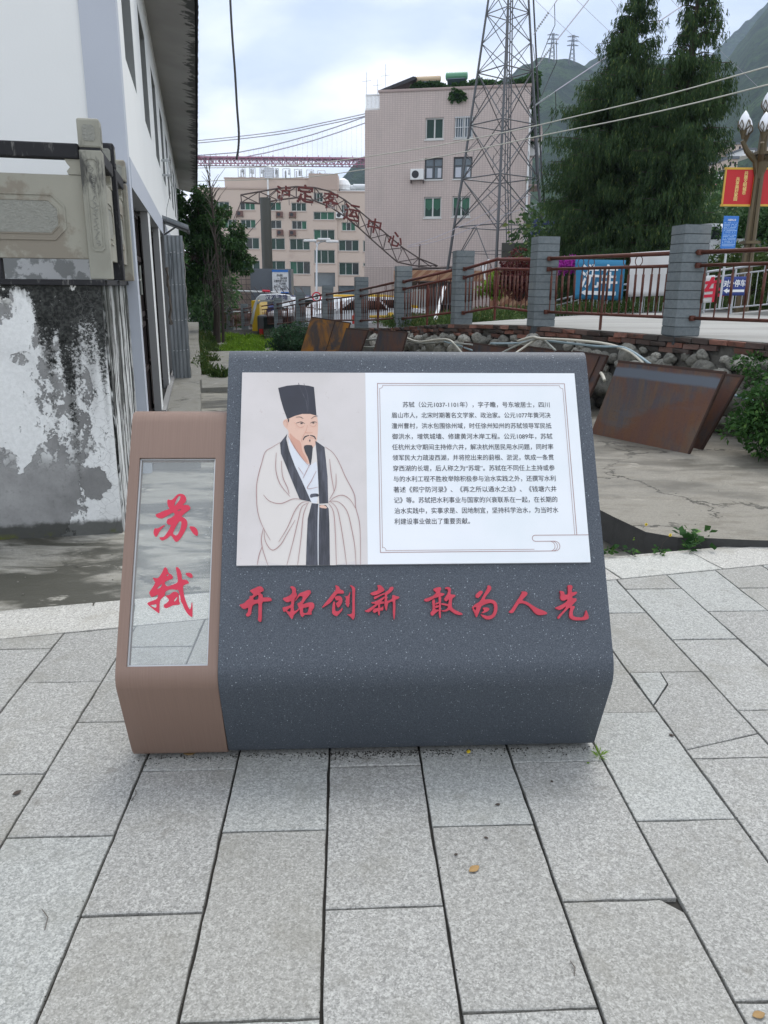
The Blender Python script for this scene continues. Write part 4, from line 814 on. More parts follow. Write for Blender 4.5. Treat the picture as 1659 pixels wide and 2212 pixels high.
hsheet('alley_floor', M['alley'], [-14 + .5 * i for i in range(41)], [2.2 + .4 * i for i in range(110)], alley_h)
# raised concrete slab on the right
SL = [(5.8, 4.25), (3.4, 4.29), (2.6, 4.33), (2.02, 4.41), (1.86, 4.52), (1.78, 4.85), (1.66, 5.3), (1.35, 6.6), (1.0, 8.0), (.7, 10.0), (.4, 12.5), (.1, 15), (1.4, 16.5), (6.5, 8.0), (6.5, 4.3)]
mb = MB(); fs_ = []
near = SL[:]
def resub(P_, d):
    o = []
    for i in range(len(P_)):
        a, b = P_[i], P_[(i + 1) % len(P_)]; L_ = sqrt((a[0] - b[0]) ** 2 + (a[1] - b[1]) ** 2); k = max(1, int(L_ / d))
        for j in range(k):
            t = j / k; o.append((a[0] + (b[0] - a[0]) * t + random.uniform(-.006, .006), a[1] + (b[1] - a[1]) * t + random.uniform(-.006, .006)))
    return o
P_ = resub(SL, .12)
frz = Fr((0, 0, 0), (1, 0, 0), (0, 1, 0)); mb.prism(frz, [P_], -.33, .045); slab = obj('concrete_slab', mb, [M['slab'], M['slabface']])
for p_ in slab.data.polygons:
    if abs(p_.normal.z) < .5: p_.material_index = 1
tag(slab, kind='structure'); b_ = slab.modifiers.new('bevel', 'BEVEL'); b_.width = .012; b_.segments = 2; b_.limit_method = 'ANGLE'; b_.angle_limit = radians(60)
# apron along the building
mb = MB(); ps = [tuple(uv(u, v)[:2]) for u, v in [(-.49, 7.3), (-.06, 7.3), (-.055, 9), (-.04, 11), (-.05, 13.3), (-.02, 13.35), (-.03, 18), (-.06, 25), (-.04, 35), (-.49, 35)]]
mb.prism(frz, [resub(ps, .3)], -.6, -.002); tag(obj('building_apron', mb, M['apron']), kind='structure')
mb = MB(); mb.prism(frz, [[tuple(uv(u, v)[:2]) for u, v in [(-.045, 13.32), (1.5, 13.5), (2.0, 21), (-.04, 21)]]], -.5, -.14); tag(obj('alley_step', mb, M['apron']), kind='structure')

# ------------------------------------------------------------------ white building on the left
bld = thing('white_building', uv(-2, 12, 0), 'long white two-storey building with blue-grey bands, deep eave and dark doorways', 'building')
U0 = -.5
def ub(mb, u0, u1, v0, v1, z0, z1): return mb.obox(uv((u0 + u1) / 2, (v0 + v1) / 2, (z0 + z1) / 2), nV * abs(u1 - u0) / 2, bV * abs(v1 - v0) / 2, Vector((0, 0, abs(z1 - z0) / 2)))
V0, V1 = 7.22, 34.5
mb = MB(); ub(mb, -9, -.78, V0, V0 + .25, -.15, 7.5); obj('front_wall', mb, M['white'], bld)
mb = MB(); ub(mb, -.778, U0, V0 - .02, V0 + .20, -.15, 7.5); obj('corner_pilaster', mb, M['bluegrey'], bld)
mb = MB(); ub(mb, U0 - .26, U0 - .002, V0 + .203, V1, 2.54, 3.40)
wins = [(7.93 + 2.74 * i, 9.33 + 2.74 * i) for i in range(9)]
ub(mb, U0 - .26, U0 - .002, V0 + .203, V1, 4.66, 5.33)
e0 = V0 + .203
for a, b in wins + [(V1, V1)]:
    ub(mb, U0 - .26, U0 - .002, e0, a, 3.401, 4.659); e0 = b
obj('side_wall', mb, M['white'], bld)
for a, b in wins:
    mb = MB(); ub(mb, U0 - .255, U0 - .006, b - .012, b - .001, 3.402, 4.658); ub(mb, U0 - .255, U0 - .006, a + .001, b - .013, 4.64, 4.658); obj('window_jamb', mb, M['jamb'], bld)
    mb = MB(); ub(mb, U0 - .24, U0 - .20, a + .02, b - .02, 3.42, 4.63); w_ = obj('window', mb, M['frame'], bld)
    for q in (0, 1):
        m_ = (a + b) / 2; mb = MB(); ub(mb, U0 - .205, U0 - .19, a + .07 if q == 0 else m_ + .03, m_ - .03 if q == 0 else b - .07, 3.48, 4.58); obj('pane', mb, M['paneglass'], w_)
mb = MB(); ub(mb, U0 - .26, U0 + .004, V0 + .203, V1, 2.30, 2.538); obj('ground_floor_beam', mb, M['bluegrey'], bld)
pil = [(V0 + .203, 7.37), (9.72, 10.12), (12.28, 12.75), (14.6, 15.05), (16.9, 17.3), (19.2, 19.6), (21.5, 21.9), (23.8, 24.2), (26.1, 26.5), (28.4, 28.8), (30.7, 31.1), (33.0, 34.5)]
for a, b in pil:
    mb = MB(); ub(mb, U0 - .085, U0 - .003, a, b, -.002, 2.298); o_ = obj('pillar', mb, [M['white'], M['reveal']], bld)
    for p_ in o_.data.polygons:
        if p_.normal.dot(-bV) > .9: p_.material_index = 1
mb = MB(); ub(mb, U0 - .24, U0 - .20, V0 + .2, V1, 0, 2.3); ub(mb, U0 - .199, U0 - .02, V0 + .2, V1, -.15, 0.001); obj('painted_dark_backing', mb, M['darkfill'], bld)  # black sheet behind the doors, painted darkness for the unlit depth
for i in range(len(pil) - 1):                                                    # dark lattice doors
    a, b = pil[i][1], pil[i + 1][0]; mb = MB(); uu = U0 - .16
    for z in (.02, .55, 1.05, 1.16, 1.75, 2.2): ub(mb, uu, uu + .05, a, b, z, z + .05)
    k = 7
    for j in range(k + 1): v_ = a + (b - a) * j / k; ub(mb, uu - .01, uu + .04, v_ - .022, v_ + .022, 0, 2.28)
    ub(mb, uu + .005, uu + .03, a, b, .02, .55); obj('lattice_door', mb, M['darkwood'], bld)
    mb = MB()
    for j in range(3): v_ = a + (b - a) * (.3 + .16 * j); mb.tube(uv(uu + .07, v_, .95 + .3 * j), uv(uu + .07, v_ + .22, .95 + .3 * j), .012, 5); mb.tube(uv(uu + .07, v_ + .22, .80 + .3 * j), uv(uu + .07, v_ + .22, 1.1 + .3 * j), .012, 5)
    if i in (0, 1): obj('door_fitting', mb, M['pipegrey'], bld)
mb = MB(); ub(mb, U0 - .02, U0 + .045, V0 + 2.5, V1, .003, .045); obj('threshold', mb, M['reveal'], bld)
mb = MB(); ub(mb, -9, -7.9, V0 + .3, V1, 0, 5.3); ub(mb, -7.8, U0 - .3, V1 - .3, V1, 0, 5.3); obj('rear_wall', mb, M['white'], bld)
# eave, roof and the scalloped tile edge
mb = MB(); mb.prism(Fr(uv(0, 11.0), nV, (0, 0, 1)), [[(U0 - .26, 5.334), (.175, 5.15), (.175, 5.235), (U0 - .26, 5.50)]], -(V1 + .9 - 11.0), 0.6)
eave = obj('eave', mb, M['soffit'], bld)
mb = MB(); mb.prism(Fr(uv(0, 11.0), nV, (0, 0, 1)), [[(.17, 5.237), (.17, 5.275), (-4.5, 8.0), (-8.6, 5.3), (-8.6, 5.24), (-4.5, 7.9), (U0 - .26, 5.502)]], -(V1 + .9 - 11.0), .6); obj('roof', mb, M['darkfill'], bld)
v = 10.5; tm = None
while v < V1 + .8:
    if tm is None:
        t_ = MB(); t_.prism(Fr((0, 0, 0), (1, 0, 0), (0, 0, 1)), [[(-.25, .17), (-.03, .02), (.035, -.045), (.045, -.03), (.02, .03), (-.25, .20)]], -.048, .048); tm = t_.mesh('roof_tile'); tm.materials.append(M['darkfill'])
    Mx = Matrix.Translation(uv(.185, v, 5.265)) @ Matrix.Rotation(TH, 4, 'Z') @ Matrix.Scale(random.uniform(.9, 1.1), 4)
    link('roof_tile', tm, Mx, bld); v += .118
# pipe stubs on the wall, hanging wire, awning, zinc sheet
mb = MB(); mb.tube(uv(U0 - .01, 15.4, 3.62), uv(U0 + .13, 15.4, 3.62), .022, 6); mb.tube(uv(U0 - .01, 15.4, 3.38), uv(U0 + .13, 15.4, 3.38), .022, 6); mb.tube(uv(U0 + .10, 15.4, 3.36), uv(U0 + .10, 15.4, 3.66), .016, 6); mb.tube(uv(U0 + .13, 15.4, 3.38), uv(U0 + .13, 17.0, 3.38), .018, 6); mb.tube(uv(U0 + .13, 15.4, 3.62), uv(U0 + .13, 17.0, 3.62), .018, 6); obj('pipe_bracket', mb, M['silver'], bld)
zs = thing('zinc_sheet', uv(-.35, 13.6, 0), 'tall ribbed zinc sheet standing upright against the white building', 'metal sheet')
mb = MB(); n = 28; vs = []
for i in range(n + 1):
    u_ = -.485 + .295 * i / n; d_ = .004 * (1 if (i // 3) % 2 else -1)
    for z in (0.0, 2.27): vs.append(uv(u_, 13.6 + d_, z))
vs += [v_ + bV * .004 for v_ in vs]; m2_ = 2 * (n + 1)
fs = [(2 * i, 2 * i + 2, 2 * i + 3, 2 * i + 1) for i in range(n)] + [(m2_ + 2 * i + 1, m2_ + 2 * i + 3, m2_ + 2 * i + 2, m2_ + 2 * i) for i in range(n)]
fs += [(2 * n, 2 * n + m2_, 2 * n + 1 + m2_, 2 * n + 1), (0, 1, m2_ + 1, m2_)]
mb.add(vs, fs); obj('ribbed_sheet', mb, M['zinc'], zs)
mb = MB()
for z in (.45, .95, 1.5, 2.0):
    for i in range(5): u_ = -.44 + .055 * i; mb.box(0, 0, 0, 0, 0, 0) if 0 else mb.obox(uv(u_, 13.578, z + random.uniform(-.02, .02)), nV * .012, bV * .002, Vector((0, 0, .006)))
obj('screw_row', mb, M['silver'], zs)
mb = MB(); mb.path([uv(-.186, 13.57, z) + nV * (.008 * sin(z * 19)) for z in [.02 + .09 * i for i in range(25)]], .006, 5); obj('frayed_edge_cord', mb, M['kerbstone'], zs)
aw = thing('awning', uv(-.3, 14.4, 2.3), 'short dark metal awning sloping out from the white building over the zinc sheet', 'awning')
mb = MB(); mb.obox(uv(-.31, 14.5, 2.50), nV * .21 + Vector((0, 0, -.075)), bV * .45, Vector((0, 0, .035)) + nV * .01); obj('awning_sheet', mb, M['zinc'], aw)
mb = MB(); mb.tube(uv(-.49, 14.05, 2.53), uv(-.10, 14.05, 2.39), .03, 6); mb.tube(uv(-.10, 14.05, 2.39), uv(-.10, 14.95, 2.39), .025, 6); mb.tube(uv(-.49, 14.1, 2.30), uv(-.28, 14.1, 2.44), .015, 5); obj('awning_frame', mb, M['pylon'], aw)
mb = MB(); mb.path([uv(-.40, 15.0, 3.3), uv(-.36, 14.6, 3.0), uv(-.42, 14.3, 2.75), uv(-.45, 13.9, 2.45), uv(-.43, 13.7, 2.2), uv(-.38, 13.55, 1.9), uv(-.40, 13.55, 1.6)], .004, 4); tag(obj('hanging_wire', mb, M['blackcable']), 'thin loose wire trailing down over the zinc sheet', 'wire')
mb = MB()
for i in range(5): mb.path([uv(-.46 + random.uniform(-.01, .01), 12.95 + random.uniform(-.03, .03), 1.75 - .12 * j + random.uniform(-.02, .02)) + nV * random.uniform(0, .05) for j in range(8)], .009, 4)
tag(obj('rope_bundle', mb, M['drytwig']), 'knotted bundle of brown rope hanging on a doorway pillar', 'rope')

# ------------------------------------------------------------------ terrace with stained wall and stone balustrade
ter = thing('terrace', uv(-2.5, 6.2, -.15), 'raised terrace with a peeling, mould-streaked white retaining wall beside the building', 'terrace')
mb = MB(); ub(mb, -6, -.60, 5.38, 5.42, -.30, 1.495); obj('stained_front', mb, M['stained'], ter)
mb = MB(); ub(mb, -.64, -.585, 5.425, 7.19, -.30, 1.495); obj('stained_side', mb, M['stainside'], ter)
mb = MB(); ub(mb, -6, -.57, 5.355, 7.19, 1.497, 1.53); obj('coping', mb, M['stonedark'], ter)
mb = MB(); ub(mb, -6, -.645, 5.425, 7.19, -.3, 1.494); obj('fill', mb, M['reveal'], ter)
rf_ = random.Random(3)
mb = MB()
for i in range(130):
    if i < 90: t_ = rf_.random(); x_, y_ = 2.0 + 4.0 * rf_.random() ** 1.5, 0; y_ = 4.5 + 4 * rf_.random(); z_ = .045
    else: q_ = uv(rf_.uniform(-2.2, -.5), rf_.uniform(3.9, 5.33), 0); x_, y_, z_ = q_.x, max(q_.y, by(q_.x) + .42), -.147
    if i < 90 and x_ > xwall(y_) - .15: continue
    r_ = rf_.uniform(.0015, .006); a_ = rf_.uniform(0, 3); mb.obox((x_, y_, z_ + r_ * .3), (r_ * cos(a_), r_ * sin(a_), 0), (-r_ * .7 * sin(a_), r_ * .7 * cos(a_), 0), (0, 0, r_ * .4))
tag(obj('pebbles', mb, M['rock']), 'loose pale chips and pebbles on the concrete behind the plaza', 'pebbles', kind='stuff')
bal = thing('stone_balustrade', uv(-.9, 5.5, 1.53), 'carved grey stone balustrade with blackened handrail on top of the stained terrace wall', 'balustrade')
def octo(a0, a1, b0, b1, c): return [(a0 + c, b0), (a1 - c, b0), (a1, b0 + c), (a1, b1 - c), (a1 - c, b1), (a0 + c, b1), (a0, b1 - c), (a0, b0 + c)]
def post(u, v, m, w_=.13):
    h = w_ / 2
    mb = MB(); ub(mb, u - h, u + h, v - h, v + h, 1.532, 2.285); o_ = obj('post', mb, m, bal, bevel=.006)
    mb = MB(); ub(mb, u - h, u + h, v - h, v + h, 2.298, 2.462); hd = obj('post_head', mb, m, bal, bevel=.012)
    mb = MB(); ub(mb, u - h + .006, u + h - .006, v - h + .006, v + h - .006, 2.285, 2.298); obj('post_neck', mb, M['stonedark'], bal)
    f1 = Fr(uv(u, v - h, 0), nV, (0, 0, 1)); mb = MB()
    mb.prism(f1, [octo(-.040, .040, 1.70, 2.245, .018), octo(-.034, .034, 1.712, 2.233, .015)], -.001, .005); mb.prism(f1, [octo(-.026, .026, 1.722, 2.222, .012)], -.001, .002)
    fig = obj('carved_border', mb, m, o_)
    mb = MB(); mb.prism(f1, [octo(-.036, .036, 2.335, 2.425, .012)], -.001, .003); obj('carved_rosette', mb, M['stonerough'], hd)
    # chiselled relief inside the long inset
    mb = MB()
    for i in range(46):
        zz = 1.74 + .0102 * i; a = random.uniform(-.016, .004); mb.obox(f1.P(a + .006, zz, .003), f1.ex * random.uniform(.006, .014) + f1.ey * random.uniform(-.008, .008), f1.ey * .0022, f1.n * .0025)
    obj('chisel_relief', mb, M['stonerough'], o_)
    f2 = Fr(uv(u + h, v, 0), bV, (0, 0, 1)); mb = MB(); mb.prism(f2, [octo(-.036, .036, 2.335, 2.425, .012)], -.001, .003); obj('carved_rosette', mb, M['stonerough'], hd)
post(-.590, 5.465, M['stonepost']); post(-.585, 6.32, M['stonedark'], .12); post(-.575, 7.10, M['stone'], .12); post(-2.02, 5.465, M['stone'])
def bay(fr, L_, zoff=0):
    mb = MB(); mb.fbox(fr, 0, L_, 2.235, 2.322, -.045, .045); obj('handrail', mb, M['stonedark'], bal, bevel=.01)
    mb = MB(); mb.fbox(fr, 0, L_, 1.655, 2.145, -.032, .025); p_ = obj('stone_panel', mb, M['stone'], bal, bevel=.004)
    mb = MB(); mb.prism(fr, [octo(.115, L_ - .115, 1.765, 2.035, .07), octo(.124, L_ - .124, 1.774, 2.026, .066)], .024, .031); mb.prism(fr, [octo(.155, L_ - .155, 1.80, 2.0, .05), octo(.161, L_ - .161, 1.806, 1.994, .047)], .024, .029); obj('panel_moulding', mb, M['stone'], p_)
    mb = MB(); mb.prism(fr, [octo(.163, L_ - .163, 1.808, 1.992, .046)], .0235, .0265); obj('pecked_inset', mb, M['stonerough'], p_)
    for a, sg in ((0, 1), (L_, -1)):
        q = [(0, 2.147), (.075, 2.147), (.082, 2.165), (.062, 2.188), (.080, 2.212), (.090, 2.234), (0, 2.234)]
        mb = MB(); mb.prism(fr, [[(a + sg * x, y) for x, y in q]], -.03, .03); obj('scroll_bracket', mb, M['stone'], bal)
bay(Fr(uv(-1.955, 5.465), nV, (0, 0, 1)), 1.298)
mb = MB(); ub(mb, -1.27, -1.175, 5.43, 5.50, 1.531, 1.654); obj('panel_foot', mb, M['stonedark'], bal)
bay(Fr(uv(-.585, 5.532), bV, (0, 0, 1)), .726); bay(Fr(uv(-.580, 6.382), bV, (0, 0, 1)), .656)
# the short peeling plinth seen under the panels
mb = MB(); ub(mb, -6, -.8, V0 - .035, V0 - .001, 1.0, 1.74); obj('peeling_plinth', mb, M['plinth'], bld)
# ------------------------------------------------------------------ car park ground behind the retaining wall
nx, ny = 60, 120
vs = []; ys = [4.3 + (i / (ny - 1)) ** 1.25 * 95 for i in range(ny)]
for y in ys:
    x0 = xwall(y) + .06 if y < 38.6 else xwall(38.6) - (y - 38.6) * 1.0
    for i in range(nx): x = x0 + (i / (nx - 1)) ** 1.5 * 60; vs.append((x, y, pz(x, y) - .002))
fs = [(j * nx + i, j * nx + i + 1, (j + 1) * nx + i + 1, (j + 1) * nx + i) for j in range(ny - 1) for i in range(nx - 1)]
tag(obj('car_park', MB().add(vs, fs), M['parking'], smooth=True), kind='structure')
# ------------------------------------------------------------------ retaining wall of river stones under brick courses
rw = thing('retaining_wall', (2.5, 11, -.2), 'rubble retaining wall of rounded river stones topped with courses of old red brick', 'wall')
mb = MB(); N = len(WALLP); vs = []
sub = []
for i in range(N - 1):
    a, b = Vector(WALLP[i]), Vector(WALLP[i + 1]); k = max(1, int((b - a).length / .4))
    for j in range(k): sub.append(a + (b - a) * j / k)
sub.append(Vector(WALLP[-1]))
def wnorm(i):
    a, b = sub[max(i - 1, 0)], sub[min(i + 1, len(sub) - 1)]; d = (b - a).normalized(); n_ = Vector((d.y, -d.x)); return -n_ if n_.x > 0 else n_    # towards the alley
for i, p in enumerate(sub):
    n_ = wnorm(i); zt = pz(p.x + .2, p.y)
    for off, z in ((.10, az(p.y) - .3), (.02, az(p.y) + .2), (-.02, zt - .22), (-.02, zt - .003), (-.32, zt - .003), (-.32, az(p.y) - .3)): q = p + n_ * (off + (.02 * random.random() if off > 0 else 0)); vs.append((q.x, q.y, z))
fs = [(i * 6 + k, i * 6 + k + 1, (i + 1) * 6 + k + 1, (i + 1) * 6 + k) for i in range(len(sub) - 1) for k in range(5)]; fs += [(5, 4, 3, 2, 1, 0)]
mb.add(vs, fs); obj('rubble_core', mb, M['rubble'], rw)
# bricks, laid in four broken courses
bm_ = []
for q in range(5):
    b = MB(); b.box(-.108, .108, -.05, .05, -.026, .026); me = b.mesh('brick')
    for v_ in me.vertices: v_.co += Vector((random.uniform(-.006, .006), random.uniform(-.008, .008), random.uniform(-.005, .005)))
    me.materials.append(M['brick']); bm_.append(me)
acc = [0]
for i in range(1, len(sub)): acc.append(acc[-1] + (sub[i] - sub[i - 1]).length)
def along(s):
    for i in range(1, len(sub)):
        if s <= acc[i]: t = (s - acc[i - 1]) / (acc[i] - acc[i - 1]); return sub[i - 1].lerp(sub[i], t), wnorm(i), (sub[i] - sub[i - 1]).normalized()
    return sub[-1], wnorm(len(sub) - 1), (sub[-1] - sub[-2]).normalized()
nb = 0
for c in range(3):
    s = .5 + (.115 if c % 2 else 0)
    while s < 14.0 and nb < 290:
        p, n_, d = along(s)
        if random.random() > (.04, .12, .45)[c]:
            z = pz(p.x + .2, p.y) - .035 - .062 * c; a = atan2(d.y, d.x)
            q = p + n_ * (.0 + random.uniform(-.015, .015)); 
            link('brick', random.choice(bm_), Matrix.Translation((q.x, q.y, z + random.uniform(-.004, .004))) @ Matrix.Rotation(a + random.uniform(-.03, .03), 4, 'Z') @ Matrix.Rotation(random.uniform(-.03, .03), 4, 'Y'), rw); nb += 1
        s += .235
# stones
rocks = []
for q in range(7):
    bm = bmesh.new(); bmesh.ops.create_icosphere(bm, subdivisions=3, radius=1)
    off = Vector((q * 7.3, q * 3.1, 0))
    for v_ in bm.verts: k = 1 + .34 * mnoise.noise(v_.co * 1.1 + off) + .20 * mnoise.noise(v_.co * 2.6 + off) + .07 * mnoise.noise(v_.co * 7 + off); v_.co *= k
    me = bpy.data.meshes.new('river_stone'); bm.to_mesh(me); bm.free(); me.polygons.foreach_set('use_smooth', [True] * len(me.polygons)); me.materials.append(M['rock']); rocks.append(me)
ns = 0; placed = []
random.seed(11)
tries = 0
while ns < 285 and tries < 9000:
    tries += 1
    s = random.uniform(.4, 13.5); p, n_, d = along(s); zt = pz(p.x + .2, p.y) - .15; zb = az(p.y) if p.y > 12 else .03
    z = random.uniform(zb + .02, zt - .02); r = random.choice((.07, .10, .13, .16, .19) if tries < 2500 else (.05, .07, .09)) * random.uniform(.9, 1.2)
    if z + r * .8 > zt + .03: continue
    if any(abs(s - s2) < (r + r2) * .95 and (s - s2) ** 2 + ((z - z2) * 1.15) ** 2 < ((r + r2) * .78) ** 2 for s2, z2, r2 in placed): continue
    placed.append((s, z, r)); q = p + n_ * (.03 + .02 * random.random()); a = atan2(d.y, d.x)
    Mx = Matrix.Translation((q.x, q.y, z)) @ Matrix.Rotation(a, 4, 'Z') @ Matrix.Rotation(random.uniform(-.4, .4), 4, 'Y') @ Matrix.Diagonal((r * random.uniform(1, 1.3), r * .72, r * random.uniform(.75, .95), 1))
    link('river_stone', random.choice(rocks), Mx, rw); ns += 1
random.seed(21)
# ------------------------------------------------------------------ fence pillars
PIL = [(3.78, 8.80, 1.005, 1.17), (2.71, 10.95, 1.0, 1.17), (1.94, 13.25, .91, 1.17), (1.13, 15.65, .72, 1.17), (.38, 18.7, .55, 1.17), (-.48, 22.35, .41, 1.12), (-1.44, 25.95, .20, 1.12), (-2.41, 28.95, .0, 1.10), (-3.38, 31.75, -.16, 1.08), (-4.27, 34.25, -.31, 1.08), (-5.2, 36.35, -.46, 1.06), (-6.15, 38.6, -.47, 1.66)]
where = ['tallest looking and nearest pillar, standing right of the blank white banner', 'pillar between the arrow banner and the rusty bent railing', 'third pillar from the right, in front of the lattice mast foot', 'pillar in front of the orange striped roof end', 'pillar in front of the yellow vehicles, left of the grey shed', 'pillar beside the round speed sign', 'pillar just left of the white van', 'pillar in front of the white truck arch, right half', 'pillar in front of the white truck arch, left half', 'low far pillar, third from the left end of the fence', 'low far pillar, second from the left end of the fence', 'slim tall end pillar at the far left of the fence']
blk = MB(); blk.box(-.15, .15, -.15, .15, 0, .0935); bme = blk.mesh('cladding_block'); bme.materials.append(M['clad'])
half = []
for sg in (-1, 1): b2 = MB(); b2.box(*( (-.15, -.002) if sg < 0 else (.002, .15)), -.15, .15, 0, .0935); m_ = b2.mesh('cladding_block'); m_.materials.append(M['clad']); half.append(m_)
for i, (x, y, z0, h) in enumerate(PIL):
    t = thing('fence_pillar', (x, y, z0), 'blue-grey block-clad fence pillar: ' + where[i], 'pillar', 'block-clad pillars of the rusty fence'); n = 12 if i < 11 else 17
    R_ = Matrix.Rotation(radians(5), 4, 'Z'); hh = h / n
    t.rotation_euler = (0, 0, radians(5)); W[t] = Matrix.Translation((x, y, z0)) @ R_
    mb = MB(); mb.box(-.143, .143, -.143, .143, -.1, h - .004); me = mb.mesh('mortar_core'); link('mortar_core', me, W[t], t, M['joint2'])
    for k in range(n):
        zz = W[t] @ Matrix.Translation((random.uniform(-.002, .002), random.uniform(-.002, .002), k * hh)) @ Matrix.Diagonal((1, 1, (hh - .008) / .0935, 1))
        if False:
            for m_ in half: link('cladding_block', m_, zz, t)
        else: link('cladding_block', bme, zz, t)
# ------------------------------------------------------------------ railing panels
bal_me = MB(); bal_me.tube((0, 0, 0), (0, 0, .56), .0085, 6, cap=False); bal_me.tube((0, 0, .16), (0, 0, .47), .015, 6); bal_me = bal_me.mesh('baluster', smooth=True); bal_me.materials.append(M['rail'])
ring = MB(); ring.path([(.055 * cos(a * pi / 12), 0, .055 * sin(a * pi / 12)) for a in range(25)], .0055, 5); ring = ring.mesh('ring', smooth=True); ring.materials.append(M['rail'])
rl = ['rusty railing running out of the picture on the right, past the nearest pillar', 'rusty railing in front of the blue arrow banner and the blank white banner', 'rusty railing with a kink at its middle post, in front of the red shrub', 'rusty railing in front of the grey shed', 'rusty railing in front of the yellow boom gate', 'rusty railing in front of the yellow and white cars', 'rusty railing beside the white van', 'low rusty railing in front of the truck bonnet', 'low rusty railing below the truck arch', 'rusty railing left of the truck arch', 'rusty railing near the dark gate', 'last short rusty railing before the tall end pillar']
segs = [((6.1, 5.0, 1.03), PIL[0])] + [(PIL[i], PIL[i + 1]) for i in range(len(PIL) - 1)]
for i, (a, b) in enumerate(segs):
    A = Vector(a[:3]); B = Vector(b[:3]); d = (B - A); d2 = Vector((d.x, d.y, 0)).normalized(); A = A + d2 * .17 + (Vector((0, 0, 0))); B = B - d2 * .17
    side = Vector((d2.y, -d2.x, 0)); side = side if side.x < 0 else -side; A += side * .05; B += side * .05
    t = thing('railing_panel', A.lerp(B, .5), rl[i], 'railing', 'rusty railing panels between the pillars')
    kink = Vector((0, 0, .075)) if i == 2 else Vector((0, 0, 0))
    Mid = A.lerp(B, .5)
    n = 2 if i == 2 else 1
    pieces = [(A, Mid + kink), (Mid + kink, B)] if i == 2 else [(A, B)]
    Z = lambda z: Vector((0, 0, z))
    mr_ = M['railred'] if i in (2, 3) else M['rail']
    for (p, q) in pieces:
        dd = (q - p).normalized() * .04
        mb = MB(); mb.tube(p - dd + Z(.88), q + dd + Z(.88), .024, 8); obj('top_rail', mb, mr_, t, smooth=True)
        mb = MB(); mb.tube(p - dd + Z(.745), q + dd + Z(.745), .019, 8); obj('middle_rail', mb, mr_, t, smooth=True)
        mb = MB(); mb.tube(p - dd + Z(.19), q + dd + Z(.19), .019, 8); obj('bottom_rail', mb, mr_, t, smooth=True)
    mb = MB(); mb.tube(Mid + kink + Z(.0), Mid + kink + Z(.745), .018, 6); obj('middle_post', mb, mr_, t)
    for e in (A, B):
        mb = MB()
        for z in (.88, .745, .19): mb.lathe(e + Z(z) - Vector((0, 0, .028)), [(.034, 0), (.036, .028), (.034, .056)], 8)
        obj('rail_socket', mb, M['rail'], t)
    L_ = (B - A).length; cnt = 18 if i < 5 else 14
    if i == 0: cnt = 24
    ang = atan2(d2.y, d2.x)
    for k in range(cnt):
        f_ = (k + .5) / cnt
        if abs(f_ - .5) < .35 / cnt: continue
        p = A.lerp(B, f_) + (kink * (1 - abs(f_ - .5) * 2)) + Z(.19); link('baluster', bal_me, Matrix.Translation(p) @ Matrix.Rotation(random.uniform(-.02, .02), 4, 'Y'), t)
    if i < 5:
        for f_ in (.24, .33, .62, .71) if i < 3 else (.3, .7):
            p = A.lerp(B, f_) + (kink * (1 - abs(f_ - .5) * 2)) + Z(.812); link('ring', ring, Matrix.Translation(p) @ Matrix.Rotation(ang, 4, 'Z'), t)
# ------------------------------------------------------------------ steel sheets
def sheet3(name, bl, br, q, h, s_, m, label, rim=True, th=.006, lip=False, n_=1, skew=0):
    bl = Vector(bl); br = Vector(br); d = (br - bl).normalized(); nn = Vector((-d.y, d.x, 0)); nn = nn if nn.dot(bl - CAM) > 0 else -nn
    up = (nn * q + d * s_ + Vector((0, 0, h)))
    fr = Fr(bl, d, up)
    t = thing(name, bl.lerp(br, .5), label, 'steel sheet', 'rusty steel sheets leaning on the rubble wall')
    L_ = (br - bl).length; H_ = up.length
    sk = up.dot(d)
    mb = MB(); P4 = [(0, 0), (L_, 0), (L_ + sk, (up - d * sk).length), (sk, (up - d * sk).length)]
    fr = Fr(bl, d, (up - d * sk)); mb.prism(fr, [P4], -th, 0); obj('sheet', mb, m, t)
    top = (up - d * sk).length
    mb = MB(); mb.prism(fr, [[(sk - .004, top - .02), (L_ + sk + .004, top - .02), (L_ + sk + .004, top + .004), (sk - .004, top + .004)]], -.026, .003)
    mb.prism(fr, [[(L_ - .014, 0), (L_ + .002, 0), (L_ + sk + .002, top - .021), (L_ + sk - .014, top - .021)]], -.026, .003); obj('folded_rim', mb, M['platerim'], t)
    if lip:
        mb = MB(); mb.prism(fr, [[(L_ * lip, .002), (L_ * lip + .012, .002), (L_ * lip + .012 + sk, top - .022), (L_ * lip + sk, top - .022)]], .001, .012); obj('seam', mb, M['platerim'], t)
    return t
sheet3('steel_sheet', (2.72, 8.20, .045), (3.36, 7.05, .045), .22, .70, .18, M['plateD'], 'rusty steel sheet standing half hidden behind the largest sheet, next to the right bush')
sheet3('steel_sheet', (2.56, 7.90, .045), (3.15, 6.85, .045), .12, .76, .18, M['plateF'], 'largest rust-brown steel sheet, leaning in front of the rubble wall right of the sign')
def shp(x, y, Y): p = onplane(x, y, (0, Y, 0), Vector((0, 1, 0))); return p
def fromtop(xl, yl, xr, yr, Yl, Yr, drop, lean, m, label, lip=False, sk=0.0):
    a = shp(xl, yl, Yl); b = shp(xr, yr, Yr); d = (b - a).normalized(); nn = Vector((-d.y, d.x, 0)).normalized(); nn = nn if nn.dot(a - CAM) > 0 else -nn
    bl = a - nn * lean - Vector((0, 0, drop)) - d * sk; br = b - nn * lean - Vector((0, 0, drop)) - d * sk
    return sheet3('steel_sheet', bl, br, lean, drop, sk, m, label, lip=lip)
fromtop(672, 684, 757, 697, 17.2, 16.6, 1.28, .36, M['plateA'], 'steel sheet with a bright orange rust patch, leftmost of those leaning behind the sign', .62, .24)
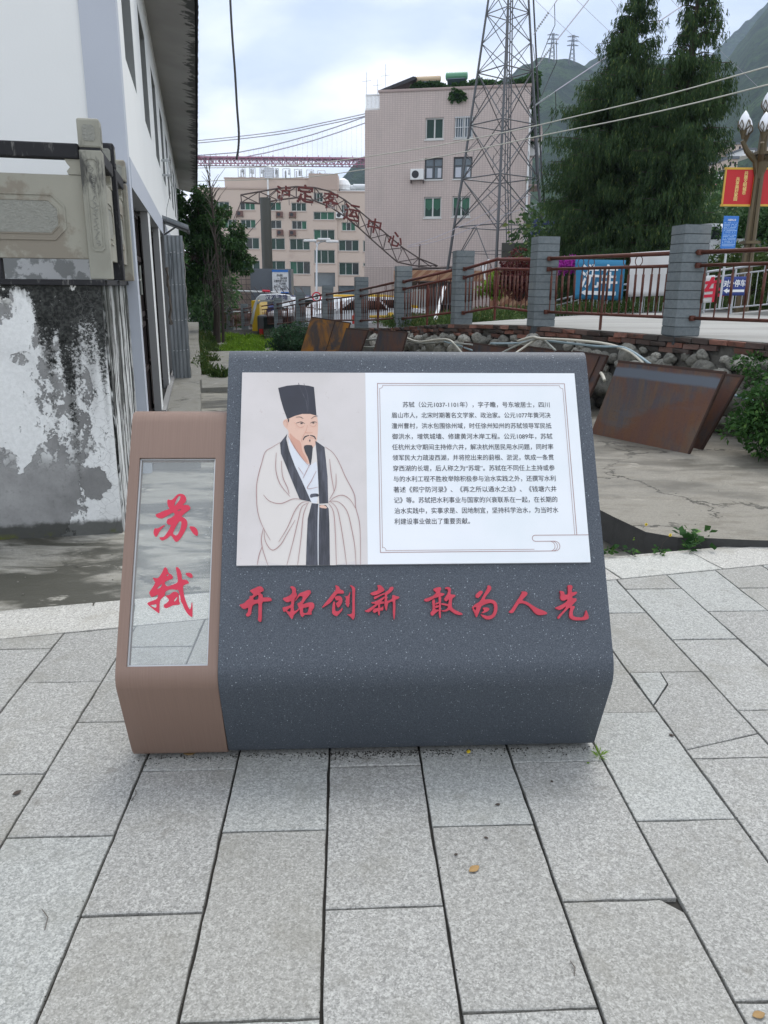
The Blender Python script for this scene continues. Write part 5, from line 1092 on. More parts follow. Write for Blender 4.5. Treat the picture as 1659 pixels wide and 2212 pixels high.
fromtop(748, 709, 795, 713, 16.0, 15.4, 1.0, .3, M['plateD'], 'narrow dark reddish steel sheet leaning just right of the orange-rusted one', False, .2)
fromtop(819, 712, 880, 718, 14.4, 13.9, .98, .28, M['plateD'], 'plain dark steel sheet leaning below the pillar that stands before the striped roof', False, .1)
fromtop(1003, 738, 1140, 756, 11.9, 10.8, .85, .2, M['plateD'], 'long low dark steel sheet lying against the stones, left one of two behind the sign', False, .1)
fromtop(1120, 745, 1262, 764, 10.6, 9.6, .8, .2, M['plateD'], 'long low dark steel sheet lying against the stones, right one of two behind the sign', False, .1)
fromtop(1238, 757, 1312, 768, 9.6, 9.0, .80, .26, M['plateD'], 'dark upright steel sheet whose edge shows just right of the sign top', .8, .12)
# hoses on the wall
def hose(name, pts, r, m, label):
    P_ = [shp(x, y, Y) for x, y, Y in pts]; S = []
    for i in range(len(P_) - 1):
        p0, p1, p2, p3 = P_[max(i - 1, 0)], P_[i], P_[i + 1], P_[min(i + 2, len(P_) - 1)]
        for k in range(5): t = k / 5; S.append(.5 * ((2 * p1) + (p2 - p0) * t + (2 * p0 - 5 * p1 + 4 * p2 - p3) * t * t + (3 * p1 - p0 - 3 * p2 + p3) * t ** 3))
    S.append(P_[-1]); mb = MB(); mb.path(S, r, 6); return tag(obj(name, mb, m, smooth=True), label, 'hose', 'hoses hanging along the rubble wall')
hose('hose', [(1118, 737, 10.4), (1150, 728, 10.1), (1168, 731, 9.9), (1240, 735, 9.4), (1310, 743, 9.0), (1360, 760, 8.6), (1390, 785, 8.3)], .017, M['pipepale'], 'thick cream hose running over the stones down behind the largest steel sheet')
hose('hose', [(1060, 742, 10.8), (1120, 741, 10.5), (1165, 732, 10.0), (1190, 737, 9.8), (1290, 748, 9.1), (1350, 752, 8.7), (1405, 787, 8.2)], .015, M['pipeblue'], 'blue-grey hose lying just under the cream one')
hose('hose', [(1078, 765, 10.4), (1120, 745, 10.3), (1160, 732, 10.0), (1175, 735, 9.9), (1200, 757, 9.5)], .014, M['pipegrey'], 'grey hose branching downwards right of the hose knot')
hose('hose', [(1100, 772, 10.0), (1130, 752, 10.1), (1160, 731, 10.05)], .014, M['pipepale'], 'pale hose slanting down left of the hose knot')
hose('hose', [(875, 729, 14.4), (905, 738, 13.8), (950, 733, 12.9), (975, 737, 12.4), (1000, 765, 11.8)], .018, M['pipepale'], 'curved cream hose left of the long low sheets')
hose('hose', [(875, 735, 14.4), (910, 742, 13.8), (960, 739, 12.8), (985, 741, 12.2), (1020, 745, 11.6)], .015, M['pipegrey'], 'grey hose under the curved cream one')
hose('hose', [(960, 738, 12.7), (985, 744, 12.2), (1020, 757, 11.6)], .014, M['pipeblue'], 'short blue hose end left of the long low sheets')
hose('hose', [(790, 735, 16.0), (815, 733, 15.6), (830, 734, 15.2)], .022, M['pipegrey'], 'pale hose stub between the narrow and the plain dark sheet, upper one')
hose('hose', [(785, 750, 15.6), (805, 750, 15.3), (825, 747, 15.0)], .022, M['pipegrey'], 'pale hose stub between the narrow and the plain dark sheet, lower one')
hose('hose', [(1575, 850, 7.6), (1600, 858, 7.45), (1625, 866, 7.3), (1659, 878, 7.1)], .016, M['pipeblue'], 'pale turquoise hose disappearing into the right bush')
hose('hose', [(1298, 806, 8.9), (1303, 813, 8.7), (1306, 822, 8.6)], .02, M['pipepale'], 'pale hose end poking out beside the upright sheet near the sign top')
# ------------------------------------------------------------------ foliage
rng = np.random.default_rng(5)
def leaf_arrays(P, D, size, ratio, droop=.0):
    """diamond leaves: base points P, directions D, sizes"""
    N_ = len(P); D = D / (np.linalg.norm(D, axis=1, keepdims=True) + 1e-9); r = rng.normal(size=(N_, 3)); S = np.cross(D, r); S /= (np.linalg.norm(S, axis=1, keepdims=True) + 1e-9)
    s = size[:, None]; nrm = np.cross(D, S)
    a = P; b = P + D * s * .5 + S * s * ratio * .5 + nrm * s * .05; c = P + D * s - np.array([0, 0, 1]) * s * droop; d = P + D * s * .5 - S * s * ratio * .5 + nrm * s * .05
    V = np.stack([a, b, c, d], 1).reshape(-1, 3); F_ = np.arange(N_ * 4).reshape(-1, 4); return V, F_
def cluster_points(centres, radii, n, flat=.8, shell=.55):
    """leaf points spread through clumps, denser towards their skins"""
    idx = rng.integers(0, len(centres), n) if radii is None else rng.choice(len(centres), n, p=(radii ** 2) / (radii ** 2).sum())
    d = rng.normal(size=(n, 3)); d /= np.linalg.norm(d, axis=1, keepdims=True); r = radii[idx] * (shell + (1 - shell) * rng.random(n)) ** 1.0
    return centres[idx] + d * r[:, None] * np.array([1, 1, flat]), d
def bush(name, c, rx, ry, h, nleaf, ls, m, label, cat='bush', ratio=.5, stems=10, group=None, seed=1, open_=.5):
    global rng; rng = np.random.default_rng(seed); random.seed(seed)
    t = thing(name, c, label, cat, group); cen = []; rad = []
    mb = MB()
    for i in range(stems):
        a = random.random() * 2 * pi; q = sqrt(random.random()); ex = Vector(c) + Vector((cos(a) * rx * q, sin(a) * ry * q, h * (1 - .45 * q * q) * random.uniform(.55, .95)))
        mid = Vector(c).lerp(ex, .5) + Vector((0, 0, .08 * h)); mb.path([Vector(c) + Vector((cos(a) * .05, sin(a) * .05, 0)), mid, ex], [.014 * h + .004, .009 * h + .003, .003], 5)
        for k in range(7):
            p = mid.lerp(ex, random.uniform(-.4, 1.1)) + Vector((random.gauss(0, rx * .16), random.gauss(0, ry * .16), random.gauss(0, h * .10))); p.z = max(p.z, c[2] + h * .07)
            cen.append(p); rad.append(random.uniform(.10, .24) * (rx + ry) / 2)
    obj('stem', mb, M['bark'], t)
    cen = np.array(cen); rad = np.array(rad); P, d = cluster_points(cen, rad, nleaf); keep = P[:, 2] > c[2] + .01; P = P[keep]; d = d[keep]
    D = d + rng.normal(size=d.shape) * .6 + np.array([0, 0, .15]); V, F_ = leaf_arrays(P, D, rng.uniform(.6, 1.15, len(P)) * ls, ratio, .15); npobj('foliage', V, F_, m, t); return t
bush('leafy_bush', (3.95, 6.5, .045), .62, .50, .88, 9000, .062, M['bushleaf'], 'dense bright green leafy bush at the right edge, in front of the rubble wall', stems=34, seed=3)
bush('shrub', tuple(shp(1650, 835, 7.6)), .35, .3, .42, 1200, .055, M['bushleaf'], 'small loose green twigs rising above the right bush against the stones', stems=9, seed=9)
bush('round_shrub', (-1.18, 18.6, az(18.6)), .62, .5, 1.15, 9000, .062, M['bushleaf2'], 'rounded blue-green shrub left of the orange-rusted steel sheet', stems=36, seed=5)
bush('small_weed_bush', (2.52, 8.35, 0), .14, .14, .34, 500, .04, M['bushleaf'], 'little weed bush between the sign edge and the largest steel sheet', stems=6, seed=8)
# weeds in the alley
def grass(name, spots, n, hgt, m, label, w_=.06, kind='stuff', cat='grass'):
    global rng; rng = np.random.default_rng(len(label)); Ps = []
    idx = rng.integers(0, len(spots), n); S_ = np.array([[s[0], s[1], s[2], s[3]] for s in spots]); q = S_[idx]
    a = rng.random(n) * 2 * pi; r = np.sqrt(rng.random(n)) * q[:, 3]; P = np.stack([q[:, 0] + r * np.cos(a), q[:, 1] + r * np.sin(a), q[:, 2]], 1)
    fall = 1.05 - .75 * (r / q[:, 3]) ** 2
    D = np.stack([rng.normal(size=n) * .35, rng.normal(size=n) * .35, np.ones(n)], 1); V, F_ = leaf_arrays(P, D, rng.uniform(.5, 1.2, n) * hgt * fall, w_, .1)
    P2 = P + D / np.linalg.norm(D, axis=1, keepdims=True) * (rng.random(n) * hgt * fall * .9)[:, None]; V2, F2 = leaf_arrays(P2, rng.normal(size=(n, 3)) + np.array([0, 0, .5]), rng.uniform(.4, 1, n) * hgt * .3, .45, .1)
    V = np.concatenate([V, V2]); F_ = np.concatenate([F_, F2 + len(V) // 2]); return tag(npobj(name, V, F_, m), label, cat, kind=kind)
sp = []
random.seed(4)
for i in range(34): Y = random.uniform(19.5, 31); x = random.uniform(-2.3, -.2) - (Y - 19) * .22; sp.append((x, Y, az(Y), random.uniform(.3, .6)))
grass('weeds', sp, 16000, .30, M['grass'], 'bright yellow-green weeds covering the end of the alley', .12)
sp = [tuple(uv(random.uniform(-.1, .35), v_, az(v_))) + (.22,) for v_ in [15 + .55 * i for i in range(34)]]
grass('verge_weeds', sp, 9000, .36, M['grassdark'], 'taller weeds along the step beside the white building', .12)
sp = [tuple(uv(random.uniform(.3, 1.0), v_, az(v_))) + (.3,) for v_ in [17.5 + .6 * i for i in range(12)]]
grass('low_weeds', sp, 6000, .20, M['grass'], 'low bright weeds between the alley path and the building step', .12)
sp = [(random.uniform(1.2, 3.2), random.uniform(15.5, 24)) for i in range(70)]; sp = [(x, y, pz(x, y), .5) for x, y in sp]
grass('verge_grass', sp, 14000, .30, M['grassdark'], 'olive green verge grass behind the rusty railings', .08)
sp = [(x, y, pz(x, y), .55) for x, y in [(random.uniform(3.0, 12), random.uniform(19, 24)) for i in range(50)]]
grass('bank_grass', sp, 12000, .42, M['grassdark'], 'green bank behind the silver railing', .12)
# small plants along the plaza edge
def plantlet(dx, dy, z, n, ls, lab, m='bushleaf', ratio=.55, spread=.035, up=.4, flower=False, h=.03):
    global rng; rng = np.random.default_rng(int(dx)); c = onz(dx, dy, z); t = thing('weed_plant', c, lab, 'weed')
    a = rng.random(n) * 2 * pi; D = np.stack([np.cos(a), np.sin(a), rng.uniform(.1, up * 2, n)], 1); P = np.array(c)[None] + D * rng.random((n, 1)) * spread + np.array([0, 0, 1]) * rng.random((n, 1)) * h
    V, F_ = leaf_arrays(P, D, rng.uniform(.7, 1.2, n) * ls, ratio, .2); npobj('leaf_cluster', V, F_, M[m], t)
    if flower:
        mb = MB(); tip = Vector(c) + Vector((.05, .0, .12)); mb.path([c, Vector(c) + Vector((.01, 0, .07)), tip], .0012, 4); obj('stem', mb, M['bark'], t); mb = MB()
        for k in range(6): a_ = k * pi / 3; mb.obox(tip + Vector((cos(a_) * .005, 0, sin(a_) * .005)), Vector((cos(a_) * .005, 0, sin(a_) * .005)), Vector((-sin(a_) * .0025, 0, cos(a_) * .0025)), Vector((0, .001, 0)))
        obj('petal', mb, M['yellow_petal'], t)
    return t
plantlet(1312, 1196, .0, 26, .045, 'small weed growing on the kerb right beside the sign'); plantlet(1365, 1200, .0, 16, .035, 'tiny three-leaved weed on the kerb, between the sign-side weed and the yellow-flowered one')
plantlet(1425, 1198, .0, 22, .032, 'weed with a yellow flower on a long thin stalk at the plaza edge', flower=True); plantlet(1489, 1192, .0, 34, .045, 'low feathery weed on the border stone below the big round-leaved plant', ratio=.3, up=.7)
plantlet(1500, 1180, .0, 34, .060, 'largest round-leaved weed, growing from the gap below the slab edge', ratio=.95, spread=.10, up=.6, m='bushleaf', h=.05); plantlet(1375, 1172, -.05, 5, .03, 'single thin stalk with a yellow flower at the slab corner', flower=True, m='grass')
plantlet(1293, 1636, .0, 34, .035, 'small tuft of grass in the paving joint at the lower right corner of the sign', m='grass', ratio=.10, up=1.0, spread=.012, h=.005)
sp = [tuple(fb.P(s_, .45)[:2]) + (-.15, .10) for s_ in (-1.0, -.8, -.65, -.4)]; grass('moss_weeds', sp, 1300, .07, M['bushleaf'], 'creeping green weeds at the plaza edge seen through the glass pane', .5)
# ------------------------------------------------------------------ trees
def limb_tree(name, base, h, trunk_r, crown, nleaf, ls, m, label, seed=1, ratio=.5, group=None, trunkfrac=.4):
    """crown: list of (x, y, z, radius) relative to the base"""
    global rng; rng = np.random.default_rng(seed); random.seed(seed); t = thing(name, base, label, 'tree', group); b = Vector(base)
    mb = MB(); top = b + Vector((0, 0, h * trunkfrac)); mb.path([b, b.lerp(top, .5) + Vector((.03 * h * .3, 0, 0)), top], [trunk_r, trunk_r * .8, trunk_r * .6], 8); cen = []; rad = []
    for x, y, z, r in crown:
        e = b + Vector((x, y, z)); mb.path([top - Vector((0, 0, h * .05)), top.lerp(e, .5) + Vector((0, 0, .05 * h)), e], [trunk_r * .45, trunk_r * .28, trunk_r * .1], 6)
        for k in range(9):
            d = Vector((random.gauss(0, 1), random.gauss(0, 1), random.gauss(0, .8))).normalized() * r * random.uniform(.35, .95); cen.append(e + d); rad.append(r * random.uniform(.22, .42)); mb.path([e - d * .2, e + d * .8], [trunk_r * .10, trunk_r * .03], 4)
    obj('trunk', mb, M['bark'], t); cen = np.array(cen); rad = np.array(rad); P, d = cluster_points(cen, rad, nleaf, .75); D = d + rng.normal(size=d.shape) * .7 + np.array([0, 0, -.1])
    V, F_ = leaf_arrays(P, D, rng.uniform(.6, 1.2, len(P)) * ls, ratio, .25); npobj('crown', V, F_, m, t); return t
tb = at(462, 615, 27); tb.z = -.5
limb_tree('leafy_tree', tuple(tb), 6.5, .14, [(-.9, 0, 3.9, .8), (-.5, .3, 4.6, .8), (.1, 0, 4.2, .7), (.6, -.2, 3.6, .75), (.5, .2, 2.7, .8), (-.6, -.3, 2.9, .9), (-1.4, 0, 3.2, .9), (-1.3, 0, 2.2, .8), (-1.1, .2, 4.7, .5), (.0, .1, 3.3, .8), (-.3, -.2, 2.1, .6), (1.0, 0, 3.1, .45), (-2.0, 0, 2.6, .9)], 26000, .13, M['treeleaf'], 'glossy broad-leaved green tree at the end of the alley, beside the white building', seed=12, trunkfrac=.35)
t = thing('dead_vine_tree', (tb.x + .35, tb.y - .8, -.4), 'bare dry tree hung with dead vines in front of the green tree', 'tree'); mb = MB(); random.seed(31)
b0 = Vector((tb.x + .35, tb.y - .8, -.4)); mb.path([b0, b0 + Vector((.05, 0, 1.5)), b0 + Vector((-.1, 0, 3.2)), b0 + Vector((-.15, 0, 4.8)), b0 + Vector((-.3, 0, 5.9))], [.055, .05, .04, .025, .01], 7); obj('trunk', mb, M['bark'], t); mb = MB()
for i in range(70):
    h0 = random.uniform(1.3, 5.6); a = random.random() * 6.3; p = b0 + Vector((-.03 * h0, 0, h0)); L_ = random.uniform(.3, .9); q = p + Vector((cos(a) * L_ * .6, sin(a) * L_ * .3, L_ * (.8 if h0 > 3 else random.uniform(-.9, .3)))); mb.path([p, p.lerp(q, .5) + Vector((0, 0, .05)), q], [.014, .009, .004], 4)
for i in range(60): x = random.gauss(0, .25); z = random.uniform(1.2, 3.6); mb.path([b0 + Vector((x, random.gauss(0, .1), z)), b0 + Vector((x + random.gauss(0, .06), 0, z - .5)), b0 + Vector((x * .8, 0, z - random.uniform(.7, 1.3)))], [.008, .007, .004], 4)
obj('dead_branches', mb, M['drytwig'], t)
def cypress(base, h, prof, lean, nb_, spn, seed, label, sparse=None):
    """weeping conifer: many limbs, each hung with drooping sprays; prof = [(height fraction, left radius, right radius)]"""
    global rng; rng = np.random.default_rng(seed); random.seed(seed); t = thing('weeping_cypress', base, label, 'tree', 'tall weeping cypresses behind the car park'); b = Vector(base)
    mb = MB(); mb.path([b + Vector((lean * f, 0, h * f)) for f in (0, .25, .5, .75, .98)], [.20, .16, .11, .06, .015], 8); obj('trunk', mb, M['bark'], t)
    br = MB(); Ps = []; Ds = []; Ss = []
    zs = [p[0] for p in prof]
    for i in range(nb_):
        f = 1 - (random.random() ** .72) * .97; f = max(.03, f); side = random.random() * 2 * pi
        rl, rr = interp(f, zs, [p[1] for p in prof]), interp(f, zs, [p[2] for p in prof]); R_ = rr if cos(side) > 0 else rl; dep = (rl + rr) / 2
        R_ = abs(cos(side)) * R_ + (1 - abs(cos(side))) * dep; R_ *= random.uniform(.62, 1.12); c0 = b + Vector((lean * f, 0, h * f - R_ * .15)); tip = c0 + Vector((cos(side) * R_, sin(side) * R_, R_ * random.uniform(.05, .35)))
        mid = c0.lerp(tip, .55) + Vector((0, 0, R_ * .10)); br.path([c0, mid, tip], [.03, .018, .006], 4)
        dn = 1.0 if sparse is None or f < sparse else .45
        n = int(spn * (0.35 + R_ / 2.2) * dn)
        tt = rng.uniform(.22, 1.02, n); base_ = np.where(tt[:, None] < .55, np.array(c0) + (np.array(mid) - np.array(c0)) * (tt[:, None] / .55), np.array(mid) + (np.array(tip) - np.array(mid)) * ((tt[:, None] - .55) / .45))
        off = rng.normal(size=(n, 3)) * np.array([.13, .13, .06]) * (0.4 + R_ * .45); base_ = base_ + off
        k = 11; drop = rng.uniform(.12, .50, n) * (.5 + .35 * R_ if R_ < 1.4 else 1.0)
        for j in range(k):
            q = base_ + np.array([0, 0, -1.0]) * (drop * j / k)[:, None] + rng.normal(size=(n, 3)) * .018; outw = np.array([cos(side), sin(side), 0]) * .35
            D = outw[None] + rng.normal(size=(n, 3)) * .38 + np.array([0, 0, -1.35]); Ps.append(q); Ds.append(D); Ss.append(rng.uniform(.07, .15, n))
    tag(obj('limbs', br, M['bark'], t), kind='stuff'); P = np.concatenate(Ps); D = np.concatenate(Ds); S = np.concatenate(Ss); V, F_ = leaf_arrays(P, D, S, .21, .12); npobj('crown', V, F_, M['cypress'], t)
    print('cypress leaves', len(P)); return t
c1 = at(1308, 628, 27); c1.z = 1.0; c2 = at(1436, 628, 25); c2.z = 1.0
cypress(tuple(c1), 10.2, [(0, 1.9, 1.9), (.12, 2.1, 2.0), (.24, 2.15, 2.0), (.395, 2.35, 1.9), (.55, 2.05, 1.5), (.665, 1.7, 1.2), (.76, 1.2, .95), (.80, 1.05, .85), (.86, .72, .72), (.93, .30, .45), (1, .03, .03)], .30, 430, 62, 41, 'left one of the two tall weeping cypresses, with a single pointed top', None)
cypress(tuple(c2), 11.2, [(0, 1.3, .95), (.2, 1.5, 1.05), (.35, 1.5, 1.2), (.47, 1.4, 1.55), (.55, 1.3, 1.35), (.60, 1.1, 1.15), (.65, .75, .90), (.70, .50, .80), (.80, .58, .68), (.88, .42, .66), (1, .1, .1)], .10, 400, 58, 43, 'right one of the two tall weeping cypresses, thin and see-through at the top', .64)
# ------------------------------------------------------------------ pink tiled apartment building
pd = Vector((.967, -.254, 0)).normalized(); up = Vector((0, 0, 1)); p0 = at(788, 590, 61); p0.z = 0
pfr = Fr(p0, pd, up)                                             # n towards the camera
if pfr.n.dot(CAM - p0) < 0: pfr.n = -pfr.n
back = -pfr.n
def H(x, y): return pfr.hit(x, y)
pink = thing('apartment_building', pfr.P(6, 0, -4), 'pink-tiled apartment block with a planted roof and solar water heaters, right of centre', 'building')
xr = H(1141, 300)[0]; zt = H(985, 193)[1]; xn = H(820, 210)[0]; zl = H(800, 238)[1]
wl = [((555, 935), (695, 1100), 0), ((787, 925), (930, 1092), 2), ((548, 1252), (688, 1418), 1), ((777, 1243), (918, 1413), 1), ((542, 1560), (677, 1722), 0), ((768, 1555), (905, 1715), 0)]
wr = []
for a, b, k in wl: x0, z1 = H(*c4(*a)); x1, z0 = H(*c4(*b)); wr.append((x0, x1, z0, z1, k))
DEP = 11.0
mb = MB()
outer = [(0, -2), (xr, -2), (xr, zt), (xn, zt), (xn, zl), (0, zl)]
mb.prism(pfr, [outer] + [[(a, c), (b, c), (b, d), (a, d)] for a, b, c, d, _ in wr], -.35, 0)
obj('front_wall', mb, M['pink'], pink)
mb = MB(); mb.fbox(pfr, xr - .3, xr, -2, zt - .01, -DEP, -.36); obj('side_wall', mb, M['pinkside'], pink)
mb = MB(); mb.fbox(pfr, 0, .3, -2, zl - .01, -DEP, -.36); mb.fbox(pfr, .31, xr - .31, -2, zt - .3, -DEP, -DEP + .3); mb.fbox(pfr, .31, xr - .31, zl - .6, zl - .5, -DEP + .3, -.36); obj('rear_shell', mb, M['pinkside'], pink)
for a, b, c, d, k in wr:
    fm = M['darkframe'] if k == 1 else M['frame']; mb = MB(); f_ = .09
    for q in ((a + .01, b - .01, c + .01, c + f_), (a + .01, b - .01, d - f_, d - .01), (a + .01, a + f_, c + f_ + .01, d - f_ - .01), (b - f_, b - .01, c + f_ + .01, d - f_ - .01), ((a + b) / 2 - .05, (a + b) / 2 + .05, c + f_ + .01, d - f_ - .01)): mb.fbox(pfr, q[0], q[1], q[2], q[3], -.20, -.10)
    if k == 1: mb.fbox(pfr, a + .10, b - .10, d - .62, d - .55, -.195, -.105)
    w_ = obj('window', mb, fm, pink)
    for x0, x1 in ((a + f_, (a + b) / 2 - .05), ((a + b) / 2 + .05, b - f_)):
        mb = MB(); mb.fbox(pfr, x0 + .01, x1 - .01, c + f_ + .01, d - f_ - .01, -.17, -.15); obj('pane', mb, M['greenglass'] if k == 0 else M['blueglass'], w_)
    if k == 0 and c < 9:
        mb = MB(); n = 6
        for i in range(2):
            xc = a + (b - a) * (.27 + .46 * i); mb.prism(pfr, [[(xc - .38, d - .15), (xc + .38, d - .15), (xc + .30, d - .7), (xc + .02, d - .95), (xc - .30, d - .7)]], -.145, -.13)
        obj('curtain', mb, M['curtain'], w_)
    if k == 1:
        mb = MB(); mb.fbox(pfr, a + .15, (a + b) / 2 - .12, c + .12, d - .7, -.147, -.135); mb.fbox(pfr, (a + b) / 2 + .3, b - .12, c + .12, d - .7, -.147, -.135); obj('curtain', mb, M['bluegrey'], w_)
    if k == 2:
        mb = MB()
        for i in range(8): x = a + .1 + (b - a - .2) * i / 7; mb.fbox(pfr, x - .02, x + .02, c, d, .02, .06)
        for z in (c + .05, (c + d) / 2, d - .05): mb.fbox(pfr, a, b, z - .02, z + .02, .06, .09)
        obj('window_grille', mb, M['silver'], w_)
    mb = MB(); mb.fbox(pfr, a - .06, b + .06, c - .10, c - .005, -.05, .05); obj('window_sill', mb, M['frame'], w_)
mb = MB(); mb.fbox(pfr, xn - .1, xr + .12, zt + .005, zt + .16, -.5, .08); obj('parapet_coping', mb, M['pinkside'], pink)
mb = MB()                                                     # black sheet roof on the left of the terrace
q0, q1 = H(*c4(205, 705)), H(*c4(455, 655)); mb.prism(pfr, [[(q0[0] - .1, zt + .22), (q1[0], zt + 1.0), (q1[0] + .2, zt + .95), (q1[0] + .1, zt + .78), (q0[0] + .2, zt + .1)]], -4, -.1); obj('black_lean_to_roof', mb, M['pylondark'], pink)
mb = MB()
for i in range(8): x = xn + .3 + i * 1.35; mb.fbox(pfr, x, x + .07, zt + .17, zt + .55, -1.4, -1.3)
obj('pergola', mb, M['darkwood'], pink)
mb = MB(); rx = xn
n = 10
for i in range(n + 1): x = .05 + (xn - .1) * i / n; mb.fbox(pfr, x - .03, x + .03, zl + .01, zl + 1.05, -.25, -.19)
for z in (zl + .12, zl + 1.05): mb.fbox(pfr, 0, xn - .02, z - .05, z + .05, -.28, -.16)
obj('balcony_railing', mb, M['whitepaint'], pink)
mb = MB()
for x, hh in ((.05, 1.0), (.9, .7), (1.5, 1.3)): mb.tube(pfr.P(x, zl + 1, -.3), pfr.P(x, zl + 1 + hh * 1.6, -.3), .02, 4); mb.tube(pfr.P(x - .35, zl + 1 + hh, -.3), pfr.P(x + .35, zl + 1 + hh * 1.05, -.3), .015, 4)
obj('aerial', mb, M['silver'], pink)
mb = MB()                                                     # side face details
for k in range(4):
    for j in range(3):
        zz = 3.2 + 3.1 * k; cpos = -(1.6 + 3.2 * j); mb.fbox(pfr, xr + .001, xr + .03, zz, zz + 1.5, cpos - .9, cpos + .6)
obj('side_window', mb, M['blueglass'], pink)
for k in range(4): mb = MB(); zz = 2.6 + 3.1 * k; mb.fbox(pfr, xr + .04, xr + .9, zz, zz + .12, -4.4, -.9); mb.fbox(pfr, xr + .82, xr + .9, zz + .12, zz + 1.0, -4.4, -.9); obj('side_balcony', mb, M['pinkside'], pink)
mb = MB()
for pts in ([(c4(1385, 870)), (c4(1352, 1700))], [(c4(1340, 1880)), (c4(1325, 2100))]):
    a, b = H(*pts[0]), H(*pts[1]); mb.tube(pfr.P(a[0], a[1], .12), pfr.P(b[0], b[1], .12), .075, 8)
mb.path([pfr.P(*H(*c4(1340, 1885)), .12), pfr.P(*H(*c4(1385, 1850)), .14), pfr.P(*H(*c4(1388, 1800)), .14)], .07, 8); obj('drain_pipe', mb, M['whitepaint'], pink)
for (x, y, lab) in ((635, 690, 'cream')), :
    pass
def heater(cx, cy, L_, r, m, name, lab):
    a, z = H(cx, cy); z += .30; t = thing('solar_heater', pfr.P(a, z - .8, -1.6), lab, 'water heater', None); mb = MB(); o = pfr.P(a - L_ / 2, z, -.9)
    mb.lathe(o, [(r * .6, 0), (r, .04), (r, L_ - .04), (r * .6, L_)], 14, pfr.ex); obj('tank', mb, m, t, smooth=False)
    mb = MB(); mb.obox(pfr.P(a, z - .55, -1.1), pfr.ex * L_ * .42, pfr.ey * .35 + pfr.n * .45, pfr.n.cross(pfr.ex) * .03); obj('tube_array', mb, M['blueglass'], t)
    mb = MB()
    for s_ in (-.35, .35): mb.tube(pfr.P(a + s_ * L_, zt, -1.6), pfr.P(a + s_ * L_, z - r, -1.6), .03, 4)
    obj('stand', mb, M['silver'], t)
    if m == M['greencyl']: mb = MB(); mb.fbox(pfr, a - L_ * .25, a + L_ * .25, z - .12, z + .16, -1.6 + r, -1.6 + r + .02); obj('tank_label', mb, M['bluesign'], t)
M['greencyl'] = simple('green_tank_paint', (.09, .26, .15), .35); M['creamcyl'] = simple('cream_tank_paint', (.52, .40, .26), .45)
heater(*c4(558, 640), 1.9, .22, M['creamcyl'], '', 'cream solar water heater drum on the pink block roof'); heater(*c4(788, 615), 1.6, .27, M['greencyl'], '', 'green solar water heater drum with a blue plate on the pink block roof')
def ac(x, y, fr, hitf, w_, h_, m, lab, c=.02, group=None, own=True):
    a, z = hitf(x, y); t = thing('air_conditioner', fr.P(a, z - h_ / 2, c), lab, 'air conditioner', group); mb = MB(); mb.fbox(fr, a - w_ / 2, a + w_ / 2, z - h_ / 2, z + h_ / 2, c, c + .35); obj('case', mb, m, t, bevel=.02)
    mb = MB(); mb.lathe(fr.P(a - w_ * .12, z, c + .352), [(h_ * .36, 0), (h_ * .36, .02), (h_ * .10, .03)], 14, fr.n); obj('fan_grille', mb, M['pylondark'] if m != M['archred'] else M['darkfill'], t)
    mb = MB(); mb.fbox(fr, a - w_ / 2, a - w_ / 2 + .06, z - h_ / 2 - .22, z - h_ / 2 - .005, c, c + .3); mb.fbox(fr, a + w_ / 2 - .06, a + w_ / 2, z - h_ / 2 - .22, z - h_ / 2 - .005, c, c + .3); obj('bracket', mb, M['archsteel'], t); return t
ac(*c4(492, 1385), pfr, H, 1.0, .75, M['whitepaint'], 'white air conditioner unit on the pink block wall, left of its middle window')
t = thing('air_conditioner', pfr.P(xr + .5, 9, -3), 'white air conditioner on the shaded right side of the pink block', 'air conditioner'); mb = MB(); a_, z_ = H(*c4(1548, 1140)); mb.fbox(pfr, xr + .1, xr + .95, z_ - .5, z_ + .6, -2.6, -1.6); obj('case', mb, M['whitepaint'], t); mb = MB(); mb.fbox(pfr, xr + .951, xr + .97, z_ - .4, z_ + .5, -2.5, -1.7); obj('fan_grille', mb, M['pylondark'], t)
global_c = []
rng = np.random.default_rng(77)
cen = np.array([pfr.P(x, zt + .30 + .15 * math.sin(x * 1.7), -.5 - .8 * random.random()) for x in np.arange(xn + 2.6, xr + .2, .33)]); P, d = cluster_points(cen, np.full(len(cen), .34), 9000)
cen2 = np.array([pfr.P(xr + .2, z, -1.2) for z in np.arange(zt - 3.2, zt + 1.2, .3)]); P2, d2 = cluster_points(cen2, np.full(len(cen2), .35), 1600)
hang = np.array([pfr.P(x, zt - .1 - .5 * random.random(), .1) for x in np.linspace(H(*c4(770, 700))[0], H(*c4(850, 700))[0], 8)]); P3, d3 = cluster_points(hang, np.full(len(hang), .22), 500)
P = np.concatenate([P, P2, P3]); d = np.concatenate([d, d2, d3]); V, F_ = leaf_arrays(P, d + rng.normal(size=d.shape) * .6, rng.uniform(.16, .32, len(P)), .6, .2)
tag(npobj('roof_creeper', V, F_, M['treeleaf']), 'leafy creeper spilling over the roof edge of the pink block', 'creeper', kind='stuff')
